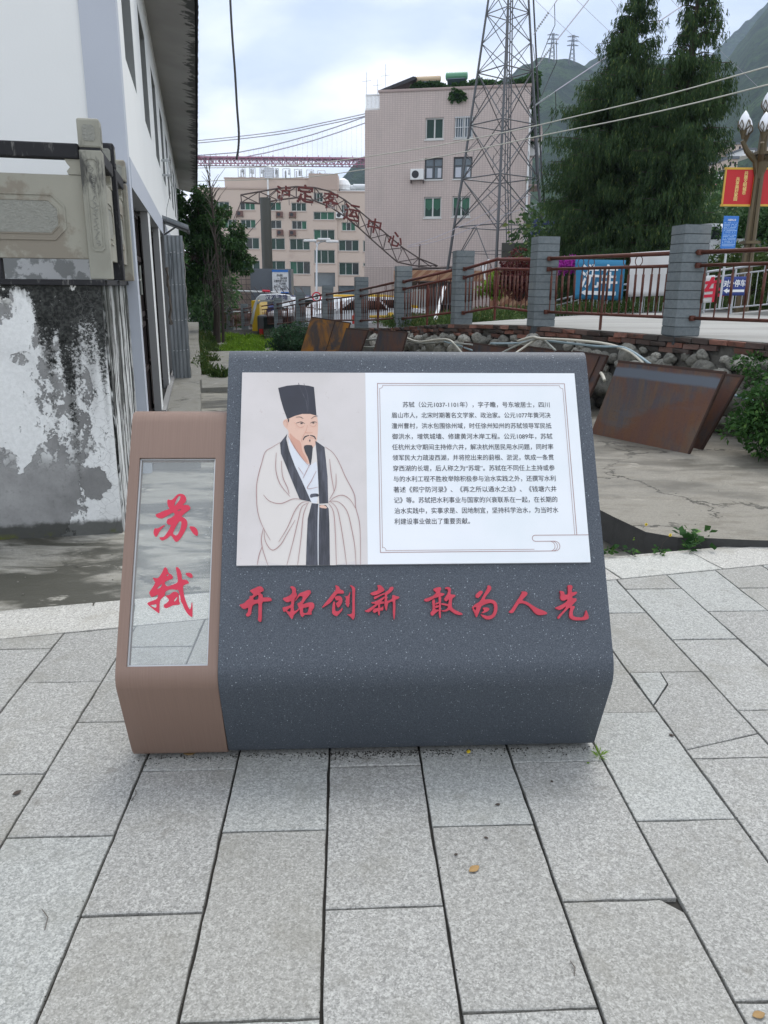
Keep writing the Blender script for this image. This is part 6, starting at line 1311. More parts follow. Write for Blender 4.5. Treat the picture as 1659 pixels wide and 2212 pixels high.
# low tiled base, striped roof end and shed in front of it
def lowbox(name, xl, xr_, yt, yb, dep, thick, m, label, cat, slant=0.0):
    a = at(xl, yt, dep); b = at(xr_, yt, dep * (1 + slant)); d = (b - a); d.z = 0; L_ = d.length; fr = Fr((a.x, a.y, 0), d, up); 
    if fr.n.dot(CAM - a) < 0: fr.n = -fr.n
    z1 = fr.hit(xl, yt)[1]; z0 = fr.hit(xl, yb)[1]; mb = MB(); mb.fbox(fr, 0, L_, z0, z1, -thick, 0); o = obj(name, mb, m)
    if label: tag(o, label, cat)
    return o, fr, L_, z0, z1
lowbox('tiled_annex', 787, 990, 577, 680, 52, 4, M['pink'], 'low pink-tiled annex wall below the pink block', 'annex')
o, sfr, L_, z0_, z1_ = lowbox('striped_roof_end', 852, 1112, 583, 606, 41, 3, M['striped'], 'long low roof end clad in slanting orange-brown stripes', 'roof', 0.0)
sh = thing('shed', sfr.P(3, 0, -2), 'long grey metal shed with a ragged opening behind the rusty railing', 'shed')
mb = MB(); sh0 = sfr.hit(880, 604)[0]; sh1 = sfr.hit(1020, 604)[0]; zb = sfr.hit(900, 700)[1]; mb.fbox(sfr, sh0, sh1, zb, z0_ - .02, -3, -1.2); obj('shed_wall', mb, M['shed'], sh)
mb = MB(); ox0 = sfr.hit(955, 640)[0]; ox1 = sfr.hit(1005, 640)[0]; oz1 = sfr.hit(980, 660)[1]; mb.fbox(sfr, ox0, ox1, zb + .3, oz1, -1.25, -1.19); obj('painted_dark_opening', mb, M['darkfill'], sh)  # black sheet on the solid wall, painted shade for an opening
mb = MB(); x = sh0
k = 0
while x < sh1 and k < 40: mb.fbox(sfr, x, x + .06, zb, z0_ - .1, -1.195, -1.16); x += .55; k += 1
obj('sheet_rib', mb, M['silver'], sh)
mb = MB(); mb.tube(sfr.P(ox0 + .1, oz1 - 1.0, -1.05), sfr.P(ox1 + .4, oz1 - .55, -1.05), .05, 6); mb.tube(sfr.P(ox0 + .1, oz1 - 1.35, -1.05), sfr.P(ox1 + .4, oz1 - .9, -1.05), .05, 6)
for s_ in (.3, 1.0, 1.6): mb.tube(sfr.P(ox0 + s_, oz1 - 1.2, -1.05), sfr.P(ox0 + s_ + .5, oz1 - .2, -1.0), .05, 5)
obj('leaning_pole', mb, M['pipepale'], sh)
mb = MB(); a = sfr.hit(905, 650); mb.fbox(sfr, a[0] - .5, a[0] + .5, a[1] - .55, a[1] + .6, -1.15, -1.05); obj('meter_box', mb, M['silver'], sh)
lowbox('brown_terrace_wall', 1060, 1230, 622, 700, 30, 6, M['striped'], 'brown patterned terrace wall behind the red shrub', 'wall', -.05)
lowbox('pink_pier', 846, 870, 612, 700, 40, 1, M['gatetile'], 'short tiled pier left of the grey shed', 'pier')
lowbox('red_awning', 1085, 1160, 581, 590, 32, 1.5, M['railred'], 'thin dark red awning edge above the dark doorway behind the railing', 'awning')
bush('red_shrub', tuple(shp(1120, 650, 24)), .75, .6, 1.5, 5000, .12, M['redleaf'], 'dark red-leaved shrub behind the kinked rusty railing', stems=26, seed=15)
bush('green_shrub', tuple(shp(1065, 645, 26)), .5, .4, .9, 1800, .12, M['grass'], 'light green shrub left of the red-leaved one', stems=14, seed=16)
mb = MB(); mb.tube(at(940, 690, 15), at(960, 620, 15.6), .035, 6); tag(obj('white_pole', mb, M['whitepaint']), 'short white pole leaning behind the railing before the grey shed', 'pole')
mb = MB(); b0 = at(993, 0, 1)
mb = MB(); mb.path([at(1047, 605, 34), at(1043, 570, 34)], .06, 5); mb.path([at(1046, 590, 34), at(1056, 560, 34)], .04, 5); mb.path([at(1045, 590, 34), at(1036, 568, 34)], .03, 5); tag(obj('white_forked_pole', mb, M['whitepaint']), 'small forked white stick in front of the striped roof end', 'pole')
# ------------------------------------------------------------------ lattice mast
tw = thing('lattice_mast', (at(1073, 590, 45).x, at(1073, 590, 45).y, .5), 'tall grey steel lattice power mast standing in front of the pink block', 'mast')
TC = at(1075, 560, 45); 
def tz(y): return CAM.z + ray(1085, y).z * 45 / 1.0
lv = []
for (y, xl, xr_) in ((600, 962, 1182), (488, 979.5, 1172), (386, 998.6, 1162), (276, 1016, 1154), (172, 1032.7, 1146), (60, 1052, 1139), (-60, 1070, 1130), (-180, 1082, 1126)):
    l_, r_ = at(xl, y, 45), at(xr_, y, 45); lv.append(((l_ + r_) / 2, (r_ - l_).length / 2, (l_.z + r_.z) / 2))
ctr = Vector((sum(l[0].x for l in lv[:5]) / 5, sum(l[0].y for l in lv[:5]) / 5, 0)); print('mast centres', [tuple(round(c, 2) for c in l[0]) for l in lv])
rr = (_R.copy()); rr.z = 0; rr.normalize(); ff = Vector((-rr.y, rr.x, 0)); rot = radians(-8)
def corner(i, k):
    c, r, z = lv[k]; a = rot + i * pi / 2; return Vector((ctr.x, ctr.y, z)) + rr * r * cos(a) + ff * r * sin(a)
for i in range(4):
    mb = MB(); mb.path([corner(i, k) for k in range(len(lv))], [.085, .08, .075, .07, .065, .06, .055, .05], 4); obj('leg', mb, M['pylon'], tw)
def brace(p, q, r=.035):
    mb = MB(); mb.tube(p, q, r * .68, 4); obj('brace', mb, M['pylon'], tw)
for i in range(4):
    j = (i + 1) % 4
    for k in range(len(lv) - 1):
        A0, A1, B0, B1 = corner(i, k), corner(i, k + 1), corner(j, k), corner(j, k + 1); m0, m1 = A0.lerp(B0, .5), A1.lerp(B1, .5)
        if k < 4:
            brace(A1, B1, .05); brace(A1, B0.lerp(B1, 0) , .05) if 0 else None
            mid = (A0 + A1 + B0 + B1) / 4
            if k == 0: brace(m1, A0, .05); brace(m1, B0, .05); brace(A0.lerp(A1, .5), m1.lerp(A0, .5), .03); brace(B0.lerp(B1, .5), m1.lerp(B0, .5), .03); brace(A0.lerp(m1, .5), B0.lerp(m1, .5), .03)
            else:
                brace(A0, B1, .05); brace(B0, A1, .05)
                brace(A0.lerp(A1, .5), A0.lerp(B1, .27), .028); brace(B0.lerp(B1, .5), B0.lerp(A1, .27), .028); brace(A0.lerp(A1, .5), A1.lerp(B0, .27), .028); brace(B0.lerp(B1, .5), B1.lerp(A0, .27), .028)
                brace(A0.lerp(B1, .25), A0.lerp(B1, .25) + Vector((0, 0, -.001)) + (A1 - A0) * .28, .022) if k < 3 else None
        else:
            n = 2
            for s_ in range(n): a0, a1, b0, b1 = A0.lerp(A1, s_ / n), A0.lerp(A1, (s_ + 1) / n), B0.lerp(B1, s_ / n), B0.lerp(B1, (s_ + 1) / n); brace(a0, b1, .04); brace(b0, a1, .035)
            brace(A1, B1, .04)
mb = MB()
cx_ = Vector((ctr.x, ctr.y, 0))
for q in (-.10, .05, .2): mb.path([cx_ + rr * (q + .9) + Vector((0, 0, 1)), cx_ + rr * (q + .35) + Vector((0, 0, 8)), cx_ + rr * q * .6 + Vector((0, 0, 20)), cx_ + rr * q * .5 + Vector((0, 0, 26))], .035, 5)
obj('cable_bundle', mb, M['pylon'], tw)
mb = MB(); c_ = corner(0, 0)
P_ = [at(1182, 590, 45), at(1172, 488, 45.2), at(1160, 386, 45.2), at(1156, 300, 45.2), at(1150, 160, 45.2), at(1142, 0, 45.2), at(1134, -120, 45.2)]; mb.path(P_, .06, 6); mb.path([p + rr * .28 for p in P_], .05, 6); obj('black_cable_riser', mb, M['pylondark'], tw)
mb = MB(); mb.obox(at(1110, 545, 44), rr * .7, ff * .1, up * .5); obj('equipment_box', mb, M['column'], tw)
mb = MB(); mb.obox(at(1172, 492, 43), rr * .65, ff * .3, up * .45); obj('blue_cabinet', mb, M['bluecar'], tw)
# insulator strings and conductors leaving towards the upper right
for i, (ax, ay, bx, by_, ex, ey, lab) in enumerate(((1152, 75, 1198, 38 - 30 + 0, 1300, -80, 'top'), (1158, 145, 1202, 108 - 20, 1330, -5, 'middle'), (1150, 232, 1200, 197, 1300, 120, 'lower'))):
    t = thing('conductor', at(ax, ay, 45), {'top': 'topmost conductor with its insulator string leaving the lattice mast', 'middle': 'middle conductor with its insulator string leaving the lattice mast', 'lower': 'lowest conductor with its insulator string leaving the lattice mast'}[lab], 'power line')
    a = at(ax, ay, 45); b = at(bx, by_, 45.5); e = at(ex, ey, 70); mb = MB()
    d = (b - a)
    for k in range(9): p = a + d * (.12 + .07 * k); mb.lathe(p, [(.02, 0), (.065, .02), (.065, .04), (.02, .06)], 8, d)
    mb.tube(a, b, .02, 4); obj('insulator', mb, M['insul'], t)
    far = a + d.normalized() * 60; mb = MB(); mb.path([b, b.lerp(far, .3) - up * .3, b.lerp(far, .6) - up * .2, far], .035, 4); obj('wire', mb, M['bridgecable'], t)
    mb = MB(); mb.path([b, b + Vector((.1, 0, -1.1)), b + Vector((-.3, 0, -2.0)), a + Vector((.3, 0, -1.8)), a + Vector((0, 0, -.5))], .022, 4); obj('jumper', mb, M['pylondark'], t)
# ------------------------------------------------------------------ arched truss with the red characters
ar = thing('arched_sign_truss', at(700, 600, 42), 'rusty arched steel truss carrying six large faded red characters above the car park gate', 'sign truss')
upper = [(520, 421), (560, 414), (600, 407), (640, 403), (680, 405), (715, 414), (745, 432), (775, 455), (805, 480), (835, 506), (870, 535), (905, 558), (945, 574)]
lower = [(522, 437), (560, 440), (600, 432), (640, 427), (680, 434), (715, 448), (745, 468), (775, 492), (800, 515), (828, 540), (858, 566), (890, 573), (935, 579)]
def arp(x, y, dy=0.0): return at(x, y, 42 + (x - 520) * .012 + dy)
ro = [[arp(x, y) for x, y in upper], [arp(x, y) for x, y in lower], [arp(x, y, 2.3) for x, y in upper], [arp(x, y, 2.3) for x, y in lower]]
for r_ in ro: mb = MB(); mb.path(r_, .045, 5); obj('chord', mb, M['archsteel'], ar)
for k in range(len(upper)):
    for a, b in ((0, 1), (2, 3), (0, 2), (1, 3)):
        mb = MB(); mb.tube(ro[a][k], ro[b][k], .03, 4); obj('web_bar', mb, M['archsteel'], ar)
    if k < len(upper) - 1:
        for a, b in ((0, 1), (3, 2), (1, 3)): mb = MB(); mb.tube(ro[a][k], ro[b][k + 1], .028, 4); obj('web_bar', mb, M['archsteel'], ar)
for (x0, y0, x1, y1) in ((522, 430, 480, 575), (522, 432, 470, 560), (600, 432, 497, 548), (566, 440, 605, 405)): mb = MB(); mb.tube(arp(x0, y0), arp(x1, y1), .02, 4); obj('stay_bar', mb, M['archsteel'], ar)
mb = MB(); mb.tube(arp(905, 578, .3), arp(907, 528, .3), .05, 4); mb.tube(arp(890, 581), arp(980, 577), .07, 4); obj('end_post', mb, M['archsteel'], ar)
for ch, (x, y, s_, rot_) in zip('泸定客运中心', ((614, 417, 34, -4), (661, 418, 40, -8), (716, 432, 38, -12), (762, 458, 40, -20), (810, 487, 34, -20), (856, 516, 36, -24))):
    c = at(x, y, 41.3 + (x - 520) * .012); h_ = s_ / F_PX * 42.5; e1 = (rr * cos(radians(rot_ * .5)) + up * sin(radians(rot_ * .5))).normalized(); e2 = e1.cross(-ff) if 0 else (up * cos(radians(rot_ * .5)) - rr * sin(radians(rot_ * .5))).normalized()
    fr = Fr(c - e1 * h_ * .48 - e2 * h_ * .40, e1, e2); 
    mb = MB(); text_mb(mb, fr, ch, h_ * .98, width=h_ * .88, ex=.07, off=.02, c=0); obj('red_character', mb, M['archred'], ar)
    mb = MB()
    for q in (-.3, .3): mb.tube(c + e1 * q * h_ - up * .6, at(x, y + 3, 42 + (x - 520) * .012) + e1 * q * h_ - up * .1, .02, 4)
    obj('letter_bracket', mb, M['archsteel'], ar)
# column, gate wall, notice board
mb = MB(); c_ = at(578, 585, 42.6); ct = at(578, 432, 42.6); mb.lathe((c_.x, c_.y, -.6), [(.29, 0), (.29, ct.z + .6 - .1), (.30, ct.z + .6 - .08), (.30, ct.z + .6)], 28); tag(obj('round_column', mb, M['column'], smooth=False), 'thick dark round column holding up the left end of the arched truss', 'column')
gw = at(560, 610, 41)
o, gfr, L_, gz0, gz1 = lowbox('grey_gate_wall', 540, 628, 580, 700, 40, 1.2, M['greyblock'], 'grey stone gate wall carrying the white notice board', 'wall')
nb_ = thing('notice_board', gfr.P(gfr.hit(607, 600)[0], gfr.hit(607, 633)[1], .1), 'white notice board with a blue top strip on the grey gate wall', 'notice board')
a0, b1 = gfr.hit(588, 583); a1, b0 = gfr.hit(624, 633); mb = MB(); mb.fbox(gfr, a0, a1, b0, b1, .02, .10); obj('board', mb, M['whitepaint'], nb_)
mb = MB(); mb.fbox(gfr, a0, a1, b1 - .10, b1, .101, .12); mb.fbox(gfr, a0, a1, b0, b0 + .05, .101, .12); obj('blue_strip', mb, M['bluesign'], nb_)
mb = MB(); hh = b1 - b0
for i, (s_, in_, tx) in enumerate(((.72, .28, '停车须知'), (.60, .30, '一、服从指挥'), (.48, .10, '注意防盗不乱停'), (.36, .24, '二、不乱鸣喇叭'), (.24, .10, '爱护卫生，不乱扔'), (.13, .26, '三、文明停车'))):
    text_mb(mb, Fr(gfr.P(a0 + in_ * (a1 - a0), b0 + s_ * hh, .101), gfr.ex, gfr.ey), tx, .13, width=(a1 - a0) * (.62 if in_ > .2 else .80) * (.6 if i == 0 else 1), off=.02, c=.004)
obj('printed_rules', mb, M['ink'], nb_)
# brown tiled walls and sliding gate at the alley end
lowbox('brown_tiled_wall', 474, 541, 583, 700, 41.5, 1, M['gatetile'], 'brown wall of large square tiles between the alley trees and the gate wall', 'wall')
lowbox('dark_tiled_wall', 405, 468, 587, 712, 39, 1, M['shed'], 'dark tiled wall in the shade behind the alley weeds', 'wall')
mb = MB(); f2 = Fr(at(484, 640, 38), rr, up)
for i in range(13): a = i * .32; mb.tube(f2.P(a, -1.2, 0), f2.P(a - .0, .55 + .0, 0), .015, 4) if 0 else mb.tube(f2.P(a + .9, -1.0, 0), f2.P(a - .1, .45, 0), .018, 4)
gt = thing('barred_gate', f2.P(0, -1.2), 'white-framed sliding gate with slanting dark bars left of the white truck', 'gate'); obj('slanting_bars', mb, M['archsteel'], gt)
mb = MB(); 
g0, g1, g2 = at(483, 627, 38), at(606, 632, 38), at(483, 690, 38); mb.tube(g0, g1, .05, 6); mb.tube(g0, g2, .05, 6); mb.tube(at(483, 672, 38), at(560, 676, 38), .04, 6); obj('gate_frame', mb, M['whitepaint'], gt)
mb = MB(); mb.tube(at(567, 628, 37.9), at(583, 629, 37.9), .06, 6); obj('red_band', mb, M['redtext'], gt)
# ------------------------------------------------------------------ street lamp and speed sign
sl_ = thing('street_lamp', at(684, 650, 55), 'slim grey three-headed street lamp in front of the beige building', 'street lamp'); mb = MB(); mb.path([at(684, 680, 55), at(684, 540, 55), at(686, 528, 55), at(696, 519, 55)], [.09, .07, .05, .04], 6); mb.path([at(684, 530, 55), at(683, 524, 55), at(676, 520, 55)], .04, 5); mb.path([at(686, 524, 55), at(705, 521, 55), at(714, 522, 55)], .04, 5); obj('pole', mb, M['silver'], sl_)
for x, y in ((670, 520), (700, 517), (718, 522)): mb = MB(); mb.obox(at(x, y, 55), rr * .45, ff * .15, up * .08); obj('lamp_head', mb, M['whitepaint'], sl_, bevel=.05)
ss = thing('speed_sign', at(684, 680, 30), 'round white speed sign with a red ring and the number 5 beside a fence pillar', 'traffic sign'); fr = Fr(at(684, 641, 30), rr, up)
mb = MB(); mb.prism(fr, [[(.19 * cos(i * pi / 14), .19 * sin(i * pi / 14)) for i in range(28)]], -.012, 0); obj('sign_plate', mb, M['whitepaint'], ss)
mb = MB(); mb.prism(fr, [[(.185 * cos(i * pi / 14), .185 * sin(i * pi / 14)) for i in range(28)], [(.135 * cos(i * pi / 14), .135 * sin(i * pi / 14)) for i in range(28)]], .001, .005); obj('red_ring', mb, M['redtext'], ss)
mb = MB(); text_mb(mb, Fr(fr.P(0, -.09, .002), fr.ex, fr.ey), '5', .26, off=.02, align='CENTER', c=.004); obj('numeral', mb, M['ink'], ss)
mb = MB(); mb.tube(fr.P(0, -1.6, -.03), fr.P(0, .1, -.03), .03, 6); obj('post', mb, M['silver'], ss)
# ------------------------------------------------------------------ vehicles
def car(x, y, dep, hdg, L_, w_, h_, m, label, cat='car', kind='sedan', zc=None, group=None, parts=True):
    p = at(x, y, dep); z = pz(p.x, p.y) if zc is None else zc; t = thing({'van': 'parked_van'}.get(kind, 'parked_car'), (p.x, p.y, z), label, cat, group)
    e1 = Vector((cos(hdg), sin(hdg), 0)); fr = Fr((p.x, p.y, z), e1, up); hw = w_ / 2; l = L_ / 2; k = h_
    if kind == 'van': body = [(-l, .3), (-l, .95 * k), (-l * .9, k), (l * .55, k), (l * .82, .62 * k), (l, .52 * k), (l, .3)]; glass = [(-l * .9, .62 * k), (-l * .86, .93 * k), (l * .52, .93 * k), (l * .76, .62 * k)]
    else: body = [(-l, .3), (-l, .62 * k), (-l * .95, .66 * k), (-l * .70, .68 * k), (-l * .45, .97 * k), (-l * .30, k), (l * .18, k), (l * .30, .96 * k), (l * .52, .68 * k), (l * .95, .60 * k), (l, .50 * k), (l, .3)]; glass = [(-l * .62, .69 * k), (-l * .42, .93 * k), (l * .17, .94 * k), (l * .45, .69 * k)]
    mb = MB(); mb.prism(fr, [body], -hw, hw); obj('body', mb, m, t, bevel=.06)
    mb = MB(); mb.prism(fr, [glass], -hw - .012, -hw + .01); mb.prism(fr, [glass], hw - .01, hw + .012); obj('side_window', mb, M['paneglass'], t)
    a, b = (glass[2], glass[3]); mb = MB()
    q = [Vector((a[0] + .05, a[1])), Vector((b[0] + .10, b[1]))]; mb.add([fr.P(q[0].x + .04, q[0].y, -hw * .82), fr.P(q[0].x + .04, q[0].y, hw * .82), fr.P(q[1].x + .06, q[1].y, hw * .9), fr.P(q[1].x + .06, q[1].y, -hw * .9)], [(0, 1, 2, 3)]); 
    a, b = glass[1], glass[0]; mb.add([fr.P(a[0] - .10, a[1], -hw * .82), fr.P(a[0] - .10, a[1], hw * .82), fr.P(b[0] - .13, b[1], hw * .9), fr.P(b[0] - .13, b[1], -hw * .9)], [(0, 3, 2, 1)]); obj('windscreen', mb, M['paneglass'], t)
    for sx in (-.62, .62):
        for sy in (-1, 1): mb = MB(); mb.lathe(fr.P(sx * l, .32, sy * (hw - .1)) - fr.n * .11, [(.20, 0), (.32, .02), (.32, .2), (.20, .22)], 16, fr.n); wh = obj('wheel', mb, M['tyre'], t)
    for sy in (-1, 1):
        mb = MB(); mb.fbox(fr, l - .02, l + .02, .42 * k, .50 * k, sy * hw * .75 - .18, sy * hw * .75 + .18); obj('headlight', mb, M['lamp'], t)
        mb = MB(); mb.fbox(fr, -l - .02, -l + .02, .45 * k, .56 * k, sy * hw * .8 - .14, sy * hw * .8 + .14); obj('tail_light', mb, M['redlamp'], t)
    mb = MB(); mb.fbox(fr, l - .03, l + .05, .30, .48, -hw * .95, hw * .95); mb.fbox(fr, -l - .05, -l + .03, .30, .48, -hw * .95, hw * .95); obj('bumper', mb, M['silver'], t); return t
car(682, 680, 38, radians(205), 4.4, 1.8, 1.62, M['whitecar'], 'white minivan behind the fence, right of the white truck arch', 'van', 'van', zc=-.62)
car(738, 660, 42, radians(188), 4.6, 1.8, 1.5, M['yellowcar'], 'yellow taxi behind the white cars, left of the fence pillar', 'taxi', zc=-.42)
car(806, 660, 41, radians(184), 4.6, 1.8, 1.5, M['yellowcar'], 'yellow taxi seen between two fence pillars near the yellow boom', 'taxi', zc=-.40)
car(724, 680, 36, radians(200), 4.4, 1.75, 1.45, M['whitecar'], 'white car in front of the left yellow taxi', zc=-.45)
car(752, 690, 31, radians(215), 4.3, 1.7, 1.42, M['whitecar'], 'white car nearest the fence, just left of a fence pillar', zc=-.35)
car(810, 690, 34, radians(190), 4.3, 1.7, 1.42, M['whitecar'], 'pale car behind the railing with the yellow boom', zc=-.35)
car(642, 690, 40, radians(200), 4.4, 1.75, 1.5, M['bluecar'], 'dark blue car half hidden by the round shrub')
tk = thing('rescue_truck', at(590, 720, 29), 'white recovery truck with a rounded tube arch lettered in black', 'truck')
fr = Fr(at(590, 700, 29), rr, up); h0 = fr.hit
mb = MB(); ap = [(543, 700), (549, 668), (556, 645), (563, 639), (600, 637), (625, 640), (632, 650), (638, 675), (642, 700)]; mb.path([fr.P(*h0(x, y)) for x, y in ap], .05, 8); mb.path([fr.P(*h0(x, y + 11)) for x, y in ap[2:7]], .04, 8); obj('tube_arch', mb, M['whitecar'], tk, smooth=True)
mb = MB(); mb.prism(fr, [[h0(560, 638), h0(628, 638), h0(628, 648), h0(560, 648)]], -.03, .055); lb = obj('name_board', mb, M['whitecar'], tk)
mb = MB(); q = h0(574, 647); text_mb(mb, Fr(fr.P(q[0], q[1], .058), fr.ex, fr.ey), '汉源清障', .22, width=h0(622, 647)[0] - q[0], off=.015, c=.002); obj('lettering', mb, M['bluecar'], tk)
mb = MB(); a, b = h0(553, 705), h0(634, 655); mb.fbox(fr, a[0], b[0], a[1] - .5, b[1] - .45, -3.0, -.3); obj('cab', mb, M['pylon'], tk, bevel=.08); mb = MB(); mb.fbox(fr, a[0] + .25, b[0] - .15, b[1] - .95, b[1] - .52, -.31, -.27); obj('windscreen', mb, M['paneglass'], tk)
mb = MB(); mb.fbox(fr, h0(540, 700)[0], h0(557, 700)[0], a[1] - .2, h0(550, 650)[1], -2.6, -.5); obj('yellow_box', mb, M['yellowcar'], tk); mb = MB(); mb.fbox(fr, a[0] + .1, b[0] - .1, a[1] - .5, a[1] - .1, -.29, -.1); obj('bumper', mb, M['redlamp'], tk)
bo = thing('boom_gate', at(843, 700, 23), 'yellow boom barrier with its post behind the railing', 'barrier'); mb = MB(); mb.tube(at(800, 684, 23.5), at(846, 684, 23), .045, 6); obj('boom', mb, M['yellowcar'], bo); mb = MB(); mb.tube(at(844, 712, 23), at(844, 676, 23), .08, 8); obj('post', mb, M['yellowcar'], bo)
mb = MB(); mb.tube(at(765, 700, 27), at(765, 660, 27), .03, 5); mb.tube(at(768, 706, 27), at(768, 682, 27), .12, 8); tag(obj('red_bollard', mb, M['redlamp']), 'red bollard beside the narrow steel sheet', 'bollard')
# ------------------------------------------------------------------ silver railing with banners at the right
def rp(x, y, a): return at(x, y, a)
sr = thing('silver_railing', at(1450, 680, 17), 'long silver tube railing beyond the car park, carrying banners', 'railing')
tops = [(1190, 652, 21.0), (1283, 629, 19.5), (1345, 616, 18.6), (1440, 599, 17.6), (1530, 587, 16.8), (1655, 570, 15.8)]
bots = [(1190, 722, 21.0), (1283, 709, 19.5), (1345, 700, 18.6), (1440, 687, 17.6), (1530, 673, 16.8), (1655, 655, 15.8)]
T_ = [at(*p) for p in tops]; B_ = [at(*p) for p in bots]
B_ = [Vector((t.x, t.y, t.z - .92)) for t in T_]
ex_ = T_[-1] + (T_[-1] - T_[-2]).normalized() * 3; T_.append(ex_); B_.append(ex_ - up * .92)
for f_, r_ in ((0, .026), (.14, .018), (.88, .018)): mb = MB(); mb.path([t.lerp(b, f_) for t, b in zip(T_, B_)], r_, 6); obj('rail', mb, M['silver'], sr, smooth=True)
mb = MB(); b1_ = MB(); 
for i in range(len(T_) - 1):
    L_ = (T_[i + 1] - T_[i]).length; k = int(L_ / .13)
    for j in range(k): f_ = j / k; t = T_[i].lerp(T_[i + 1], f_); b = B_[i].lerp(B_[i + 1], f_); b1_.tube(t.lerp(b, .14), t.lerp(b, .88), .008, 4)
obj('bars', b1_, M['silver'], sr)
for i in range(len(T_) - 1):
    for f_ in (0, .5): mb = MB(); t = T_[i].lerp(T_[i + 1], f_); b = B_[i].lerp(B_[i + 1], f_); mb.tube(t, b - up * .3, .022, 6); obj('post', mb, M['silver'], sr)
mb = MB(); vs = []
for t, b in zip(T_, B_): vs += [b + Vector((0, -.12, -.02)), b + Vector((0, .3, -.02)), b + Vector((0, -.12, -1.4)), b + Vector((0, .3, -1.4))]
n = len(T_); mb.add(vs, [(4 * i, 4 * i + 4, 4 * i + 5, 4 * i + 1) for i in range(n - 1)] + [(4 * i + 2, 4 * i + 6, 4 * i + 4, 4 * i) for i in range(n - 1)] + [(4 * i + 1, 4 * i + 5, 4 * i + 7, 4 * i + 3) for i in range(n - 1)]); tag(obj('kerb_wall', mb, M['parking']), 'low concrete kerb wall under the silver railing', 'kerb wall')
def banner(xl, yl, xr_, yr, hgt, a0, a1, m, label, wave=.03, off=.1):
    a = at(xl, yl, a0 - off); b = at(xr_, yr, a1 - off); d = (b - a); L_ = d.length; fr = Fr(a, d, up); 
    if fr.n.dot(CAM - a) < 0: fr.n = -fr.n
    t = thing('banner', a.lerp(b, .5) - up * hgt, label, 'banner'); nx_, nz = 24, 8; vs = []
    for j in range(nz + 1):
        for i in range(nx_ + 1): u_ = i / nx_; v_ = j / nz; vs.append(fr.P(u_ * L_, -hgt * v_, wave * mnoise.noise((u_ * 3, v_ * 2, len(label) * .37))))
    f_ = [(j * (nx_ + 1) + i, (j + 1) * (nx_ + 1) + i, (j + 1) * (nx_ + 1) + i + 1, j * (nx_ + 1) + i + 1) for j in range(nz) for i in range(nx_)]
    mb = MB().add(vs, f_); o = obj('cloth', mb, m, t, smooth=True); s_ = o.modifiers.new('thick', 'SOLIDIFY'); s_.thickness = .004; s_.offset = -1; return t, fr, L_
t, fr, L_ = banner(1243, 560, 1352, 562, .92, 18.8, 18.4, M['bluebanner'], 'large blue banner with two white characters and a white arrow pointing left')
mb = MB(); text_mb(mb, Fr(fr.P(L_ * .15, -.60, .04), fr.ex, fr.ey), '洗车', .58, width=L_ * .72, off=.016, c=.002); mb.prism(fr, [[(L_ * .15, -.76), (L_ * .30, -.68), (L_ * .30, -.72), (L_ * .86, -.72), (L_ * .86, -.81), (L_ * .30, -.81), (L_ * .30, -.85)]], .040, .043); obj('lettering', mb, M['whitetext'], t)
t, fr, L_ = banner(1362, 546, 1462, 540, .98, 18.0, 17.4, M['whitebanner'], 'blank white banner between the arrow banner and the nearest pillar', .05)
t, fr, L_ = banner(1505, 598, 1545, 594, .56, 16.8, 16.5, M['whitebanner'], 'small white banner with a red character, partly behind the nearest pillar', .01)
mb = MB(); text_mb(mb, Fr(fr.P(L_ * .45, -.50, .015), fr.ex, fr.ey), '车', .54, off=.03, c=.003); obj('lettering', mb, M['redtext'], t)
t, fr, L_ = banner(1562, 598, 1616, 597, .38, 16.3, 16.1, M['navy'], 'navy blue sign with four white characters above a white arrow pointing left', .0)
mb = MB(); text_mb(mb, Fr(fr.P(L_ * .07, -.19, .006), fr.ex, fr.ey), '对外停车', .15, width=L_ * .86, off=.025, c=.003); mb.prism(fr, [[(L_ * .08, -.28), (L_ * .24, -.23), (L_ * .24, -.26), (L_ * .92, -.26), (L_ * .92, -.31), (L_ * .24, -.31), (L_ * .24, -.335)]], .006, .009); obj('lettering', mb, M['whitetext'], t)
# flowers and bank hedge behind, blue sign, lantern lamp
bush('magenta_flowers', tuple(shp(1225, 590, 22)), .55, .4, .45, 1600, .10, M['flower'], 'magenta flowering plant behind the left end of the arrow banner', stems=12, seed=22)
bush('hedge', tuple(shp(1600, 640, 19.5)), 1.8, .6, 1.2, 9000, .12, M['grassdark'], 'green hedge behind the navy blue sign at the right', 'hedge', stems=40, seed=23)
bush('far_bush', tuple(shp(1640, 560, 23)), 1.2, .8, 1.6, 7000, .14, M['treeleaf'], 'green bush behind the lantern pole at the right edge', stems=30, seed=24)
bs = thing('blue_sign', at(1578, 620, 14.5), 'upright bright blue information sign on a thin post, left of the lantern pole', 'sign'); fr = Fr(at(1576, 502, 14.5), (rr + ff * .15), up); h0 = fr.hit
xa, zb_ = h0(1556, 537); xb, zt_ = h0(1597, 467)
mb = MB(); mb.fbox(fr, xa, xb, zb_, zt_, -.015, 0); obj('sign_plate', mb, M['bluesign'], bs, bevel=.004); mb = MB(); mb.tube(fr.P((xa + xb) / 2, zb_ - 1.1, -.04), fr.P((xa + xb) / 2, zt_ - .1, -.04), .022, 6); obj('post', mb, M['silver'], bs)
mb = MB(); text_mb(mb, Fr(fr.P(xa + .08, zt_ - .085, .001), fr.ex, fr.ey), '泸定县停车公示牌', .04, width=(xb - xa) - .14, off=.02, c=.002)
text_mb(mb, Fr(fr.P(0, 0, 0), fr.ex, fr.ey), ' ', .02); obj('heading', mb, M['whitetext'], bs)
mb = MB(); w_ = xb - xa; random.seed(77)
